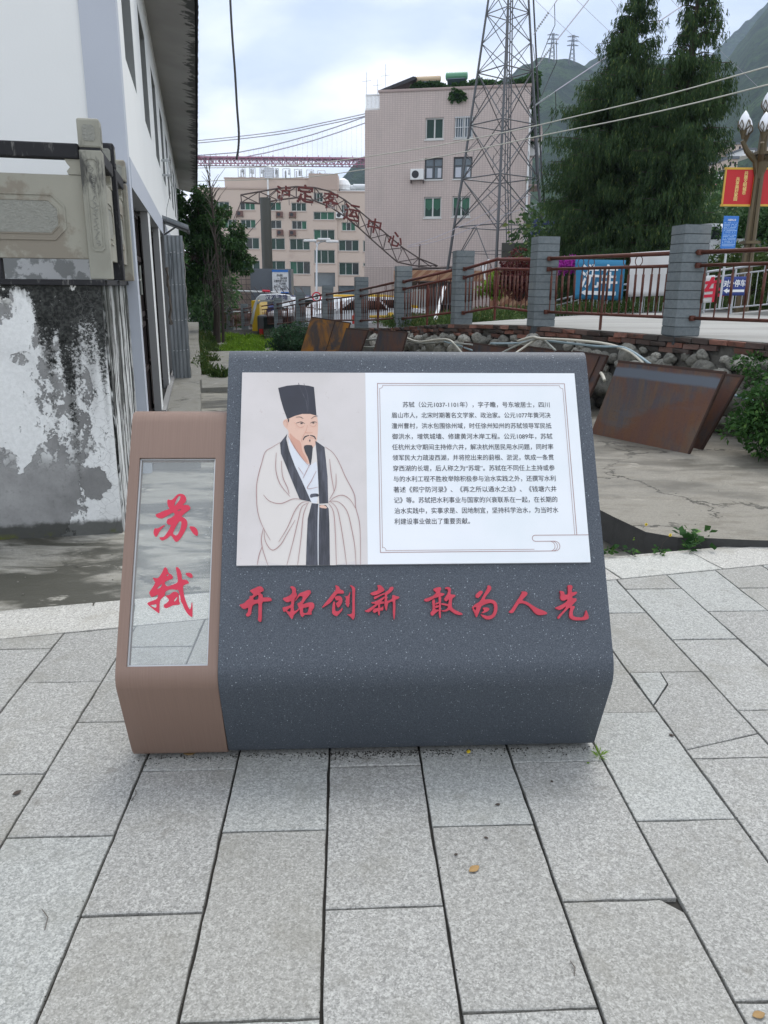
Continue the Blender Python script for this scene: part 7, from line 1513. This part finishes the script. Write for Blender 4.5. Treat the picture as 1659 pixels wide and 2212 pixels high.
for i in range(17):
    z = zt_ - .125 - .027 * i
    if z < zb_ + .02: break
    x = xa + .02
    while x < xb - .03:
        l_ = random.uniform(.008, .022); l_ = min(l_, xb - .02 - x); mb.fbox(fr, x, x + l_, z, z + (.010 if i != 7 else .003), .001, .003); x += l_ + (.006 if random.random() < .8 else .03)
obj('small_print', mb, M['bluetext'], bs)
ln = thing('lantern_post', (at(1623, 500, 17).x, at(1623, 500, 17).y, 1.0), 'bronze lamp post with flame-shaped white globes and red banners at the right edge', 'lamp post'); LX, LY = at(1623, 500, 17).x, at(1623, 500, 17).y
LV = lambda x, y: onplane(x, y, (LX, LY, 0), Vector((_fw.x, _fw.y, 0)))
base = Vector((LX, LY, 1.0)); ztop = LV(1645, 240).z
mb = MB()
for a in range(4): q = Vector((cos(a * pi / 2 + .5) * .085, sin(a * pi / 2 + .5) * .085, 0)); mb.path([base + q * 1.5, base + q + up * 1.2, base + q * .8 + up * 3.0, base + q * .5 + up * 4.0], [.055, .05, .045, .04], 6)
mb.path([base, base + up * (ztop - 1.0)], .05, 8); mb.obox(base + up * 1.5, rr * .16, ff * .16, up * .03); mb.obox(base + up * 3.3, rr * .15, ff * .15, up * .03); obj('pole', mb, M['bronze'], ln)
def globe(c, s_=1.0, par=ln):
    s_ *= .86
    mb = MB(); mb.lathe(c, [(.045 * s_, 0), (.10 * s_, .06 * s_), (.125 * s_, .15 * s_), (.118 * s_, .24 * s_), (.085 * s_, .33 * s_), (.04 * s_, .40 * s_), (.006, .44 * s_)], 18); g_ = obj('globe', mb, M['globe'], par, smooth=True)
    mb = MB()
    for k in range(5):
        a = k * 2 * pi / 5; o = Vector((cos(a), sin(a), 0)); tdir = Vector((-sin(a), cos(a), 0)); mb.path([c + o * .06 * s_, c + o * .135 * s_ + up * .10 * s_ - tdir * .04, c + o * .135 * s_ + up * .22 * s_], .010, 4); mb.path([c + o * .06 * s_, c + o * .135 * s_ + up * .10 * s_ + tdir * .05, c + o * .135 * s_ + up * .22 * s_], .010, 4)
    mb.lathe(c - up * .20 * s_, [(.02, 0), (.04, .08 * s_), (.09 * s_, .19 * s_), (.05 * s_, .20 * s_)], 12); obj('globe_cup', mb, M['bronze'], par)
globe(Vector((LX, LY, LV(1650, 240).z)), 1.05)
Rr = .0
for k, (dx, dy_, zc) in enumerate(((-.50, -.12, LV(1598, 284).z), (-.20, -.42, LV(1628, 293).z), (.22, -.42, LV(1628, 293).z), (.50, -.05, LV(1598, 284).z), (.22, .42, LV(1598, 284).z), (-.2, .42, LV(1598, 284).z))):
    tip = Vector((LX, LY, 0)) + rr * dx + ff * dy_; st = Vector((LX, LY, LV(1612, 385).z)); tip.z = zc - .20
    mb = MB(); mb.path([st + (tip - st) * 0 + up * 0, Vector((st.x + (tip.x - st.x) * .25, st.y + (tip.y - st.y) * .25, st.z + .35)), Vector((st.x + (tip.x - st.x) * .75, st.y + (tip.y - st.y) * .75, tip.z - .18)), tip], [.085, .07, .055, .04], 8); obj('lamp_arm', mb, M['bronze'], ln); globe(Vector((tip.x, tip.y, zc)), 1.0)
for sgn, (xl, xr_, yt, yb, lab, tx) in ((-1, (1568, 1622, 363, 445, 'red banner with gold edge and two columns of gold characters', True)), (1, (1636, 1700, 363, 445, 'plain red banner with gold edge', False))):
    fr = Fr(Vector((LX, LY, 0)) + ff * .02, rr, up); a0, b1_ = fr.hit(xl, yt); a1, b0_ = fr.hit(xr_, yb)
    mb = MB(); mb.fbox(fr, a0 + .02, a1 - .02, b0_ + .03, b1_ - .03, -.02, .01); q = obj('red_banner', mb, M['bannerred'], ln); q['label'] = lab
    mb = MB()
    for e in ((a0, a0 + .022, b0_, b1_), (a1 - .022, a1, b0_, b1_), (a0 - .02, a1 + .05, b1_ - .03, b1_ + .012), (a0 - .02, a1 + .05, b0_ - .012, b0_ + .03)): mb.fbox(fr, *e, -.03, .022)
    obj('gold_edge', mb, M['gold'], q)
    if tx:
        mb = MB(); w_ = a1 - a0; hh = b1_ - b0_
        for j, chs in enumerate(('共建文明城市', '共享美好家园')):
            for i, ch in enumerate(chs): mb = MB(); text_mb(mb, Fr(fr.P(a0 + w_ * (.64 - .26 * j), b1_ - hh * (.17 + .105 * i + .16 * j), .011), fr.ex, fr.ey), ch, .085, off=.03, c=.002); obj('gold_character', mb, M['goldtext'], q)
# ------------------------------------------------------------------ wires over the scene
def wire(pts, r, m, label, name='overhead_wire'):
    P_ = [at(*p) for p in pts]; S = []
    for i in range(len(P_) - 1):
        p0, p1, p2, p3 = P_[max(i - 1, 0)], P_[i], P_[i + 1], P_[min(i + 2, len(P_) - 1)]
        for k in range(6): t = k / 6; S.append(.5 * ((2 * p1) + (p2 - p0) * t + (2 * p0 - 5 * p1 + 4 * p2 - p3) * t * t + (3 * p1 - p0 - 3 * p2 + p3) * t ** 3))
    S.append(P_[-1]); mb = MB(); mb.path(S, r, 5); return tag(obj(name, mb, m, smooth=True), label, 'cable')
wire([(415, 363, 34), (640, 357, 32), (900, 322, 28), (1100, 284, 25), (1250, 250, 22), (1450, 202, 19), (1659, 144, 16), (1760, 115, 15)], .017, M['cable'], 'upper one of the two pale cables crossing in front of the tower and the cypresses')
wire([(415, 392, 34), (640, 384, 32), (788, 366, 30), (980, 333, 26), (1180, 291, 23), (1350, 257, 20), (1500, 223, 18), (1659, 183, 16), (1760, 157, 15)], .017, M['cable'], 'lower one of the two pale cables crossing in front of the tower and the cypresses')
wire([(496, -40, 8), (498, 10, 8), (502, 80, 8), (508, 160, 8), (512, 230, 8), (516, 285, 8), (515, 320, 8), (511, 344, 8)], .012, M['blackcable'], 'thick black cable end dangling from above against the sky', 'dangling_cable')
wire([(880, 532, 42), (960, 505, 43), (1073, 450, 45), (1150, 420, 46)], .018, M['bridgecable'], 'thin stay wire from the arched truss up to the lattice mast, upper')
wire([(880, 535, 42), (960, 516, 43), (1073, 470, 45), (1165, 440, 46)], .018, M['bridgecable'], 'thin stay wire from the arched truss up to the lattice mast, lower')
for i, (x0, y0, x1, y1, lab) in enumerate(((1290, -40, 1560, 300, 'rightmost faint power line slanting down across the upper right sky'), (1215, -30, 1500, 230, 'second faint power line from the right slanting down the sky'), (1125, -30, 1375, 195, 'third faint power line slanting down behind the left cypress'), (1395, -60, 1640, 190, 'faint power line slanting down past the right cypress top'))):
    wire([(x0, y0, 210), ((x0 + x1) / 2, (y0 + y1) / 2 + 6, 230), (x1, y1, 250)], .055, M['bridgecable'], lab, 'power_line')
# ------------------------------------------------------------------ beige building behind the gate
ffr = Fr(at(640, 600, 137), rr, up); ffr.o.z = 0
if ffr.n.dot(CAM - ffr.o) < 0: ffr.n = -ffr.n
def B3(x, y): return ffr.hit(*c3(x, y))
bb = thing('beige_building', ffr.P(0, 0, -8), 'five-storey beige public building with rows of green-tinted windows beyond the gate', 'building')
R1 = [(290, 815, 422, 882), (505, 818, 632, 886), (705, 820, 845, 890), (925, 824, 1050, 896), (372, 962, 480, 1036), (510, 962, 637, 1034), (705, 968, 848, 1038), (930, 972, 1053, 1044), (495, 1110, 667, 1205), (722, 1114, 877, 1210), (912, 1118, 1080, 1213), (500, 1296, 672, 1398), (724, 1299, 880, 1402), (915, 1304, 1083, 1410), (370, 1296, 470, 1380)]
R2 = [(1107, 742, 1186, 820), (1107, 898, 1280, 966), (1109, 1044, 1282, 1130), (1112, 1210, 1284, 1323), (1335, 840, 1392, 908), (1338, 984, 1450, 1055), (1313, 1128, 1478, 1221), (1512, 1133, 1656, 1227), (1315, 1312, 1480, 1418), (1512, 1316, 1655, 1346), (1660, 985, 1720, 1055)]
rect = []
for x0, y0, x1, y1 in R1 + R2: a, z1 = B3(x0, y0); b, z0 = B3(x1, y1); rect.append((a, b, z0, z1))
xl_, zr = B3(140, 712); xm, _ = B3(1300, 712); xe, zr2 = B3(1900, 745); zb = -1.5
dr = []
a, z1 = B3(1115, 1395); b, z0 = B3(1285, 1512); dr.append((a, b, z0, z1)); a, z1 = B3(920, 1505); b, z0 = B3(1088, 1680); dr.append((a, b, z0, z1)); a, z1 = B3(1310, 1502); b, z0 = B3(1700, 1590); dr.append((a, b, z0, z1))
mb = MB(); mb.prism(ffr, [[(xl_, zb), (xm, zb), (xm, zr), (xl_, zr)]] + [[(a, c), (b, c), (b, d), (a, d)] for a, b, c, d in rect + dr[:2] if b < xm - .02], -.5, 0)
mb.prism(ffr, [[(xm + .002, zb), (xe, zb), (xe, zr2), (xm + .002, zr2)]] + [[(a, c), (b, c), (b, d), (a, d)] for a, b, c, d in rect + dr[2:] if a > xm + .02], -.5, -.25); obj('front_wall', mb, M['beige'], bb)
mb = MB(); mb.fbox(ffr, xl_, xe, zb, zr2 - .1, -12, -1.5); mb.fbox(ffr, xl_, xm - .1, zr2 - .09, zr - .01, -12, -.51); obj('building_core', mb, M['darkfill'], bb)
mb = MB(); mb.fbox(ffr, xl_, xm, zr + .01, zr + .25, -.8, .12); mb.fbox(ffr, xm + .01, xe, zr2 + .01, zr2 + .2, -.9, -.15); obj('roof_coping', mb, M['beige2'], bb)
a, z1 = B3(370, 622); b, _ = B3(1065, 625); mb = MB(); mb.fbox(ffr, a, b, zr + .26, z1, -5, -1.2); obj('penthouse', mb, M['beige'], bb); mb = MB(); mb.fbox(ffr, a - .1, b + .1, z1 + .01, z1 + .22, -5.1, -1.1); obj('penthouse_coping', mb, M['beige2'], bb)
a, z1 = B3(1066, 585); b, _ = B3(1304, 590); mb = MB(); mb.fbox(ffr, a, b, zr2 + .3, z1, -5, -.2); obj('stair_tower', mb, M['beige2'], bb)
for i, (a, b, c, d) in enumerate(rect):
    off = -.25 if a > xm + .02 else 0; low = (d - c) > 2.45; wd_ = b - a; f_ = .10; mb = MB(); m0, m1 = off - .30, off - .20
    mb.fbox(ffr, a + .01, b - .01, c + .01, c + f_, m0, m1); mb.fbox(ffr, a + .01, b - .01, d - f_, d - .01, m0, m1); n = max(2, round(wd_ / 1.35)) if wd_ > 3 else 3
    n = 4 if wd_ > 4.5 else n
    for k in range(n + 1): x = a + .05 + (wd_ - .1) * k / n; w2 = .05 if k in (0, n) else .045; mb.fbox(ffr, x - w2, x + w2, c + f_ + .01, d - f_ - .01, m0, m1)
    if low: mb.fbox(ffr, a + .11, b - .11, d - .95, d - .85, m0 + .005, m1 + .005)
    w_ = obj('window', mb, M['frame'], bb)
    for k in range(n):
        x0 = a + .05 + (wd_ - .1) * k / n + .04; x1 = a + .05 + (wd_ - .1) * (k + 1) / n - .04; mb = MB(); mb.fbox(ffr, x0, x1, c + f_, d - f_, m0 + .02, m0 + .05); obj('pane', mb, random.choice([M['greenglass'], M['greenglass'], M['paneglass'], M['curtain'] if i % 3 else M['greenglass']]), w_)
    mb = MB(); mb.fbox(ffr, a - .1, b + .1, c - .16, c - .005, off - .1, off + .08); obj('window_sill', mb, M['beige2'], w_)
for a, b, c, d in dr: mb = MB(); mb.fbox(ffr, a + .05, b - .05, c, d - .05, -1.3, -.7); obj('recessed_entrance', mb, M['blueglass'], bb)
a, z = B3(925, 1465); mb = MB(); mb.fbox(ffr, a - 1.2, a + .35, z - .5, z + .5, .05, .2); o_ = obj('red_sign', mb, M['redtext'], bb)
for q, (x, y) in enumerate(((405, 915), (507, 915), (832, 922), (938, 924), (836, 1070), (938, 1072))): ac(*c3(x, y), ffr, lambda X, Y: ffr.hit(X, Y), 1.15, .85, M['rustac'], ['rusty air conditioner under a top-floor window, partly behind the dead tree', 'rusty air conditioner under the top-floor window left of the round column', 'rusty air conditioner right of the round column, top row', 'second rusty air conditioner right of the round column, top row', 'rusty air conditioner right of the round column, lower row', 'second rusty air conditioner right of the round column, lower row'][q], .05, 'rusty air conditioners on the beige building')
ac(*c3(1322, 928), ffr, lambda X, Y: ffr.hit(X, Y), 1.3, 1.0, M['whitepaint'], 'white air conditioner on the beige building beside the stairwell windows')
# roof letter frames seen from behind, water tank, small roof tanks
for i, (x0, x1, y0, y1) in enumerate(((470, 532, 522, 612), (565, 615, 524, 612), (652, 695, 524, 612), (778, 808, 528, 614), (842, 905, 530, 616), (940, 1002, 534, 618), (1040, 1100, 540, 600), (1132, 1194, 546, 582))):
    t = thing('roof_letter_frame', ffr.P(*B3(x0, y1), -2.5), ['first', 'second', 'third', 'fourth', 'fifth', 'sixth', 'seventh', 'eighth'][i] + ' white letter frame from the left on the roof of the beige building', 'letter frame', 'letter frames on the beige roof'); a, z1 = B3(x0, y0); b, z0 = B3(x1, y1); mb = MB(); z0 = min(z0, z1 - 3)
    for x in (a, b): mb.tube(ffr.P(x, z0 - .8, -2.5), ffr.P(x, z1, -2.5), .06, 4)
    for z in (z0, (z0 + z1) / 2, z1): mb.tube(ffr.P(a, z, -2.5), ffr.P(b, z, -2.5), .06, 4)
    mb.tube(ffr.P(a, z0, -2.5), ffr.P(b, (z0 + z1) / 2, -2.5), .05, 4); obj('frame', mb, M['silver'], t); mb = MB(); rs = random.Random(i)
    for k in range(4): x = a + (b - a) * rs.uniform(.15, .8); z = z0 + (z1 - z0) * rs.uniform(.15, .8); mb.fbox(ffr, x, x + (b - a) * rs.uniform(.1, .35), z, z + .22, -2.4, -2.3); mb.fbox(ffr, x, x + .25, z, z + (z1 - z) * .8, -2.4, -2.3)
    obj('letter_back', mb, M['silver'], t)
wt_ = thing('water_tank', ffr.P(*B3(738, 626), -1.5), 'cylindrical steel water tank on the beige roof above the round column', 'water tank'); a, z0 = B3(698, 630); b, z1 = B3(775, 520); mb = MB(); c = ffr.P((a + b) / 2, z0 + .2, -1.5); r = (b - a) / 2; prof = [(r * .9, 0)]
for k in range(7): prof += [(r, .05 + (z1 - z0 - .4) * k / 7), (r * .97, .02 + (z1 - z0 - .4) * (k + .9) / 7)]
prof += [(r * .5, z1 - z0 - .15), (.1, z1 - z0)]; mb.lathe(c, prof, 20); obj('tank', mb, M['tank'], wt_); mb = MB(); mb.tube(ffr.P(a + .8, z0 - 5, .3), ffr.P(a + .8, z0, .3), .16, 6); obj('down_pipe', mb, M['whitepaint'], wt_)
rt = thing('roof_terrace_shed', ffr.P(*B3(1420, 740), -3), 'white roof shed with a domed tank left of the pink block', 'roof shed'); a, z0 = B3(1306, 742); b, z1 = B3(1540, 700); mb = MB(); mb.fbox(ffr, a + .2, b, zr2 + .05, z1, -8, -4); obj('shed_wall', mb, M['whitepaint'], rt); mb = MB(); mb.fbox(ffr, a + .2, b, zr2 + .3, z1 - .6, -3.99, -3.9); obj('painted_dark_opening', mb, M['darkfill'], rt)  # the shed's opening is a black sheet, its darkness put into the colour
mb = MB(); mb.lathe(ffr.P(*B3(1332, 690), -6), [(1.4, 0), (1.5, .8), (1.0, 1.6), (.3, 2.0)], 14); obj('dome_tank', mb, M['whitepaint'], rt); mb = MB(); x, z = B3(1360, 668); mb.lathe(ffr.P(x - 1.5, z, -6), [(.3, 0), (.45, .1), (.45, 3.2), (.3, 3.3)], 12, rr); x, z = B3(1490, 660); mb.lathe(ffr.P(x - 1.5, z, -6), [(.3, 0), (.45, .1), (.45, 3.2), (.3, 3.3)], 12, rr); obj('heater_drum', mb, M['silver'], rt)
# ------------------------------------------------------------------ suspension bridge far behind
BD = 430.0
bf2 = Fr(at(640, 345, BD), rr, up)
if bf2.n.dot(CAM - bf2.o) < 0: bf2.n = -bf2.n
H2 = lambda x, y: bf2.hit(*c3(x, y))
br_ = thing('suspension_bridge', bf2.P(0, 0, 0), 'red steel truss deck of a far suspension bridge hanging high across the valley', 'bridge')
xa, zt_ = H2(-60, 452); xb, _ = H2(1800, 452); _, zb_ = H2(700, 508)
for c in (0, -9):
    for z in (zt_, zb_): mb = MB(); mb.fbox(bf2, xa, xb, z - .22, z + .22, c - .2, c + .2); obj('chord', mb, M['bridge'], br_)
N_ = 60
for c in (0, -9):
    for k in range(N_):
        x0 = xa + (xb - xa) * k / N_; x1 = xa + (xb - xa) * (k + 1) / N_; a, b = ((zb_, zt_) if k % 2 else (zt_, zb_)); mb = MB(); mb.tube(bf2.P(x0, a, c), bf2.P(x1, b, c), .16, 4); mb.tube(bf2.P(x0, zb_, c), bf2.P(x0, zt_ + (1.4 if k % 3 == 0 else 0), c), .18, 4); obj('web_bar', mb, M['bridge'], br_)
mb = MB(); mb.fbox(bf2, xa, xb, zt_ + .3, zt_ + .6, -9, 0); obj('deck', mb, M['bridge'], br_)
cab = [(-60, 455), (165, 440), (500, 414), (700, 375), (900, 325), (1100, 270), (1300, 205), (1520, 128), (1800, 20)]
for c, dy in ((0, 0), (-9, 22)): mb = MB(); mb.path([bf2.P(*H2(x, y + (dy if x > 300 else dy * .4)), c) for x, y in cab], .32, 5); obj('main_cable', mb, M['bridgecable'], br_)
for k in range(44):
    x = -20 + 40 * k; y = interp(x, [q[0] for q in cab], [q[1] for q in cab])
    if y < 445: mb = MB(); mb.tube(bf2.P(*H2(x, y), 0), bf2.P(*H2(x, 452), 0), .04, 4); obj('hanger', mb, M['bridgecable'], br_)
wire([(*c3(-60, 322), 90), (*c3(165, 318), 88), (*c3(800, 248), 80), (*c3(1200, 170), 76), (*c3(1560, 92), 72), (*c3(1900, 0), 68)], .05, M['bridgecable'], 'upper one of the high wires running to the pink block behind the truss sign')
wire([(*c3(-60, 342), 90), (*c3(165, 338), 88), (*c3(800, 270), 80), (*c3(1200, 190), 76), (*c3(1560, 112), 72), (*c3(1900, 20), 68)], .05, M['bridgecable'], 'second of the high wires running to the pink block behind the truss sign')
# ------------------------------------------------------------------ hills
def ridge(name, pts, dist, foot, label_, m, seed, rows=44, amp=.02, steep=1.0, dx=3.0):
    xs0 = [p[0] for p in pts]; X = np.arange(pts[0][0], pts[-1][0] + .1, dx); V = []; 
    for j in range(rows + 1):
        t = j / rows
        for x in X:
            y = interp(x, xs0, [p[1] for p in pts]); top = at(x, y, dist); d = Vector((top.x, top.y, 0)); f = 1 - (1 - foot) * t
            z = top.z * (1 - t ** steep) - 12 * t; p = Vector((top.x * f, top.y * f, z)); s_ = dist / 900.0
            q = p / (70 * s_); nz_ = mnoise.fractal(q + Vector((seed, 0, 0)), 1.0, 2.0, 6); q2 = p / (11 * s_); small = mnoise.noise(q2 + Vector((0, seed, 0)))
            gul = mnoise.noise(Vector((x / 45.0 + seed, t * 1.2, 0)))
            p.z += (nz_ * amp * dist * .6 + gul * amp * dist * .5) * (min(1, t * 5) ) + small * dist * .0032
            d.normalize(); p += d * nz_ * amp * dist * min(1, t * 4); V.append(tuple(p))
    n = len(X)
    for x in X: y = interp(x, xs0, [p[1] for p in pts]); top = at(x, y, dist); V.append((top.x * 1.3, top.y * 1.3, -14))
    F_ = [(j * n + i, j * n + i + 1, (j + 1) * n + i + 1, (j + 1) * n + i) for j in range(rows) for i in range(n - 1)]
    bk = (rows + 1) * n; F_ += [(bk + i, bk + i + 1, i + 1, i) for i in range(n - 1)]
    o = npobj(name, np.array(V), np.array(F_), m, smooth=True); return tag(o, kind='structure')
ridge('valley_hill', [(690, 470), (722, 405), (740, 385), (765, 355), (790, 340), (830, 320), (900, 290), (950, 300), (1010, 210), (1100, 165), (1130, 142), (1165, 127), (1185, 123), (1235, 128), (1262, 140), (1290, 160), (1350, 200), (1450, 260), (1560, 310), (1700, 350)], 900, .45, '', M['hill'], 3.1)
ridge('middle_hill', [(1180, 260), (1230, 165), (1270, 135), (1300, 118), (1330, 120), (1360, 135), (1400, 130), (1440, 125), (1500, 150), (1560, 200), (1700, 280)], 1350, .75, '', M['hill'], 7.7)
ridge('right_mountain', [(1380, 520), (1430, 400), (1470, 300), (1500, 225), (1530, 178), (1560, 140), (1600, 90), (1640, 40), (1659, 15), (1700, -40), (1760, -60), (1950, -60), (2200, -30), (2600, 100)], 1000, .25, '', M['hill'], 5.3, rows=60)
ridge('far_blue_ridge', [(1450, 250), (1500, 165), (1545, 108), (1580, 75), (1620, 40), (1659, 5), (1700, -30), (1800, -60), (2000, -40)], 1560, .85, '', M['hill'], 9.1, rows=20)
ridge('left_far_hill', [(-900, 300), (-600, 250), (-200, 300), (100, 360), (300, 470), (420, 560), (520, 600)], 1400, .6, '', M['hill'], 13.0, rows=26, dx=12)
ridge('rear_valley_slope', [(380, 610), (500, 590), (640, 560), (720, 540), (800, 560), (1000, 540), (1300, 560), (1500, 540), (1800, 520)], 520, .6, '', M['hill'], 17.0, rows=16, dx=8)
for (x, y0, y1, lab) in ((1192, 76, 126, 'left one of two faint power masts on the distant hilltop'), (1235, 80, 130, 'right one of two faint power masts on the distant hilltop')):
    D_ = 880; a = at(x, y1, D_); b = at(x, y0, D_); t = thing('distant_mast', a - up * 5, lab, 'mast', 'power masts on the hilltop'); hgt = b.z - a.z; w_ = 3.4
    for sx in (-1, 1):
        for sy in (-1, 1): mb = MB(); mb.path([a + rr * w_ * sx + ff * w_ * sy - up * 6, a + rr * w_ * .35 * sx + ff * w_ * .35 * sy + up * hgt * .6, a + rr * .7 * sx + ff * .7 * sy + up * hgt], .42, 4); obj('leg', mb, M['pylon'], t)
    for z in (.58, .76, .93): mb = MB(); mb.tube(a + up * hgt * z - rr * 6.5, a + up * hgt * z + rr * 6.5, .42, 4); mb.tube(a + up * hgt * (z + .06), a + up * hgt * z + rr * 6.5, .25, 4); mb.tube(a + up * hgt * (z + .06), a + up * hgt * z - rr * 6.5, .25, 4); obj('cross_arm', mb, M['pylon'], t)
    mb = MB()
    for k in range(6): f0, f1 = k / 6, (k + 1) / 6; w0 = w_ * (1 - f0 * .8); w1 = w_ * (1 - f1 * .8); mb.tube(a + rr * w0 + up * hgt * f0, a - rr * w1 + up * hgt * f1, .25, 4); mb.tube(a - rr * w0 + up * hgt * f0, a + rr * w1 + up * hgt * f1, .25, 4)
    obj('lattice', mb, M['pylon'], t)
# distant village houses and trees glimpsed right of the cypresses
rs = random.Random(5)
for i, (x, y, w_, h_, dep) in enumerate(((1578, 318, 22, 14, 190), (1600, 330, 26, 12, 170), (1560, 352, 20, 22, 120), (1542, 385, 26, 26, 95), (1572, 400, 20, 16, 90), (1530, 402, 16, 24, 100), (1652, 322, 16, 18, 200))):
    a = at(x, y, dep); s_ = dep / F_PX; t = thing('distant_house', a - up * h_ * s_, 'pale distant house number-less on the slope'.replace(' number-less', '') + ', ' + ['highest left', 'below the lantern cup', 'left of the red banner top', 'touching the cypress edge, lower', 'just under the first banner corner', 'half inside the cypress edge', 'at the right picture edge'][i], 'house', 'pale houses on the far slope'); mb = MB(); mb.obox(a - up * h_ * s_ * .5, rr * w_ * s_ * .5, ff * 4, up * h_ * s_ * .5); obj('wall', mb, M['whitepaint'] if i % 2 else M['beige'], t)
    mb = MB(); mb.obox(a + up * .15, rr * w_ * s_ * .56, ff * 4.3, up * .2); obj('roof', mb, M['greyblock'] if i != 4 else M['redlamp'], t); mb = MB()
    for k in (-.25, .25): mb.obox(a - up * h_ * s_ * .45 + rr * w_ * s_ * k - ff * 4.02, rr * w_ * s_ * .1, ff * .03, up * h_ * s_ * .18)
    obj('window', mb, M['darkfill'], t)
def scatter_wood(name, x0, x1, ytop, dep0, dep1, n, r0, r1, nleaf, ls, m, label, seed, zb_=0.8):
    global rng; rng = np.random.default_rng(seed); rs = random.Random(seed); cen = []; rad = []
    for i in range(n):
        x = rs.uniform(x0, x1); dep = rs.uniform(dep0, dep1); y = ytop(x) + rs.uniform(0, 60); p = at(x, y, dep); r = rs.uniform(r0, r1)
        while p.z > zb_: cen.append(tuple(p)); rad.append(r); p = p - up * r * 1.1
    cen = np.array(cen); rad = np.array(rad); P, d = cluster_points(cen, rad, nleaf); V, F_ = leaf_arrays(P, d + rng.normal(size=d.shape) * .6, rng.uniform(.6, 1.2, len(P)) * ls, .55, .2); return tag(npobj(name, V, F_, m), label, 'trees', kind='stuff')
scatter_wood('wooded_slope', 1500, 1720, lambda x: 395 + abs(x - 1600) * .1, 40, 70, 40, 1.2, 2.4, 26000, .38, M['treeleaf'], 'mass of green trees behind the lantern post and blue sign', 51)
scatter_wood('dark_trees', 1150, 1560, lambda x: 470, 33, 46, 60, 1.0, 1.8, 26000, .30, M['cypress'], 'dark tree mass under and behind the cypresses', 52)
scatter_wood('left_backdrop_trees', 396, 470, lambda x: 520, 34, 39, 14, .9, 1.3, 6000, .24, M['treeleaf'], 'dark leaves behind the alley tree', 53, -.4)
lowbox('road_ramp', 1540, 1660, 556, 600, 26, .6, M['parking'], 'grey road ramp rising behind the rusty top rail at the right', 'ramp')
car(1537, 580, 24, radians(110), 4.2, 1.7, 1.45, M['whitecar'], 'white car parked on the ramp left of the lantern pole', zc=at(1537, 595, 24).z)
# ------------------------------------------------------------------ valley haze
hz = MB(); hz.box(-2400, 2600, -70, 2400, -15.2, 640)
g = bpy.data.materials.new('valley_haze'); g.use_nodes = True; nt = g.node_tree; nt.nodes.clear(); o_ = nt.nodes.new('ShaderNodeOutputMaterial'); v_ = nt.nodes.new('ShaderNodeVolumePrincipled')
v_.inputs['Color'].default_value = (.66, .80, 1.0, 1); v_.inputs['Density'].default_value = HAZE; v_.inputs['Anisotropy'].default_value = 0.0; nt.links.new(v_.outputs[0], o_.inputs['Volume'])
tag(obj('haze', hz, g), kind='stuff')
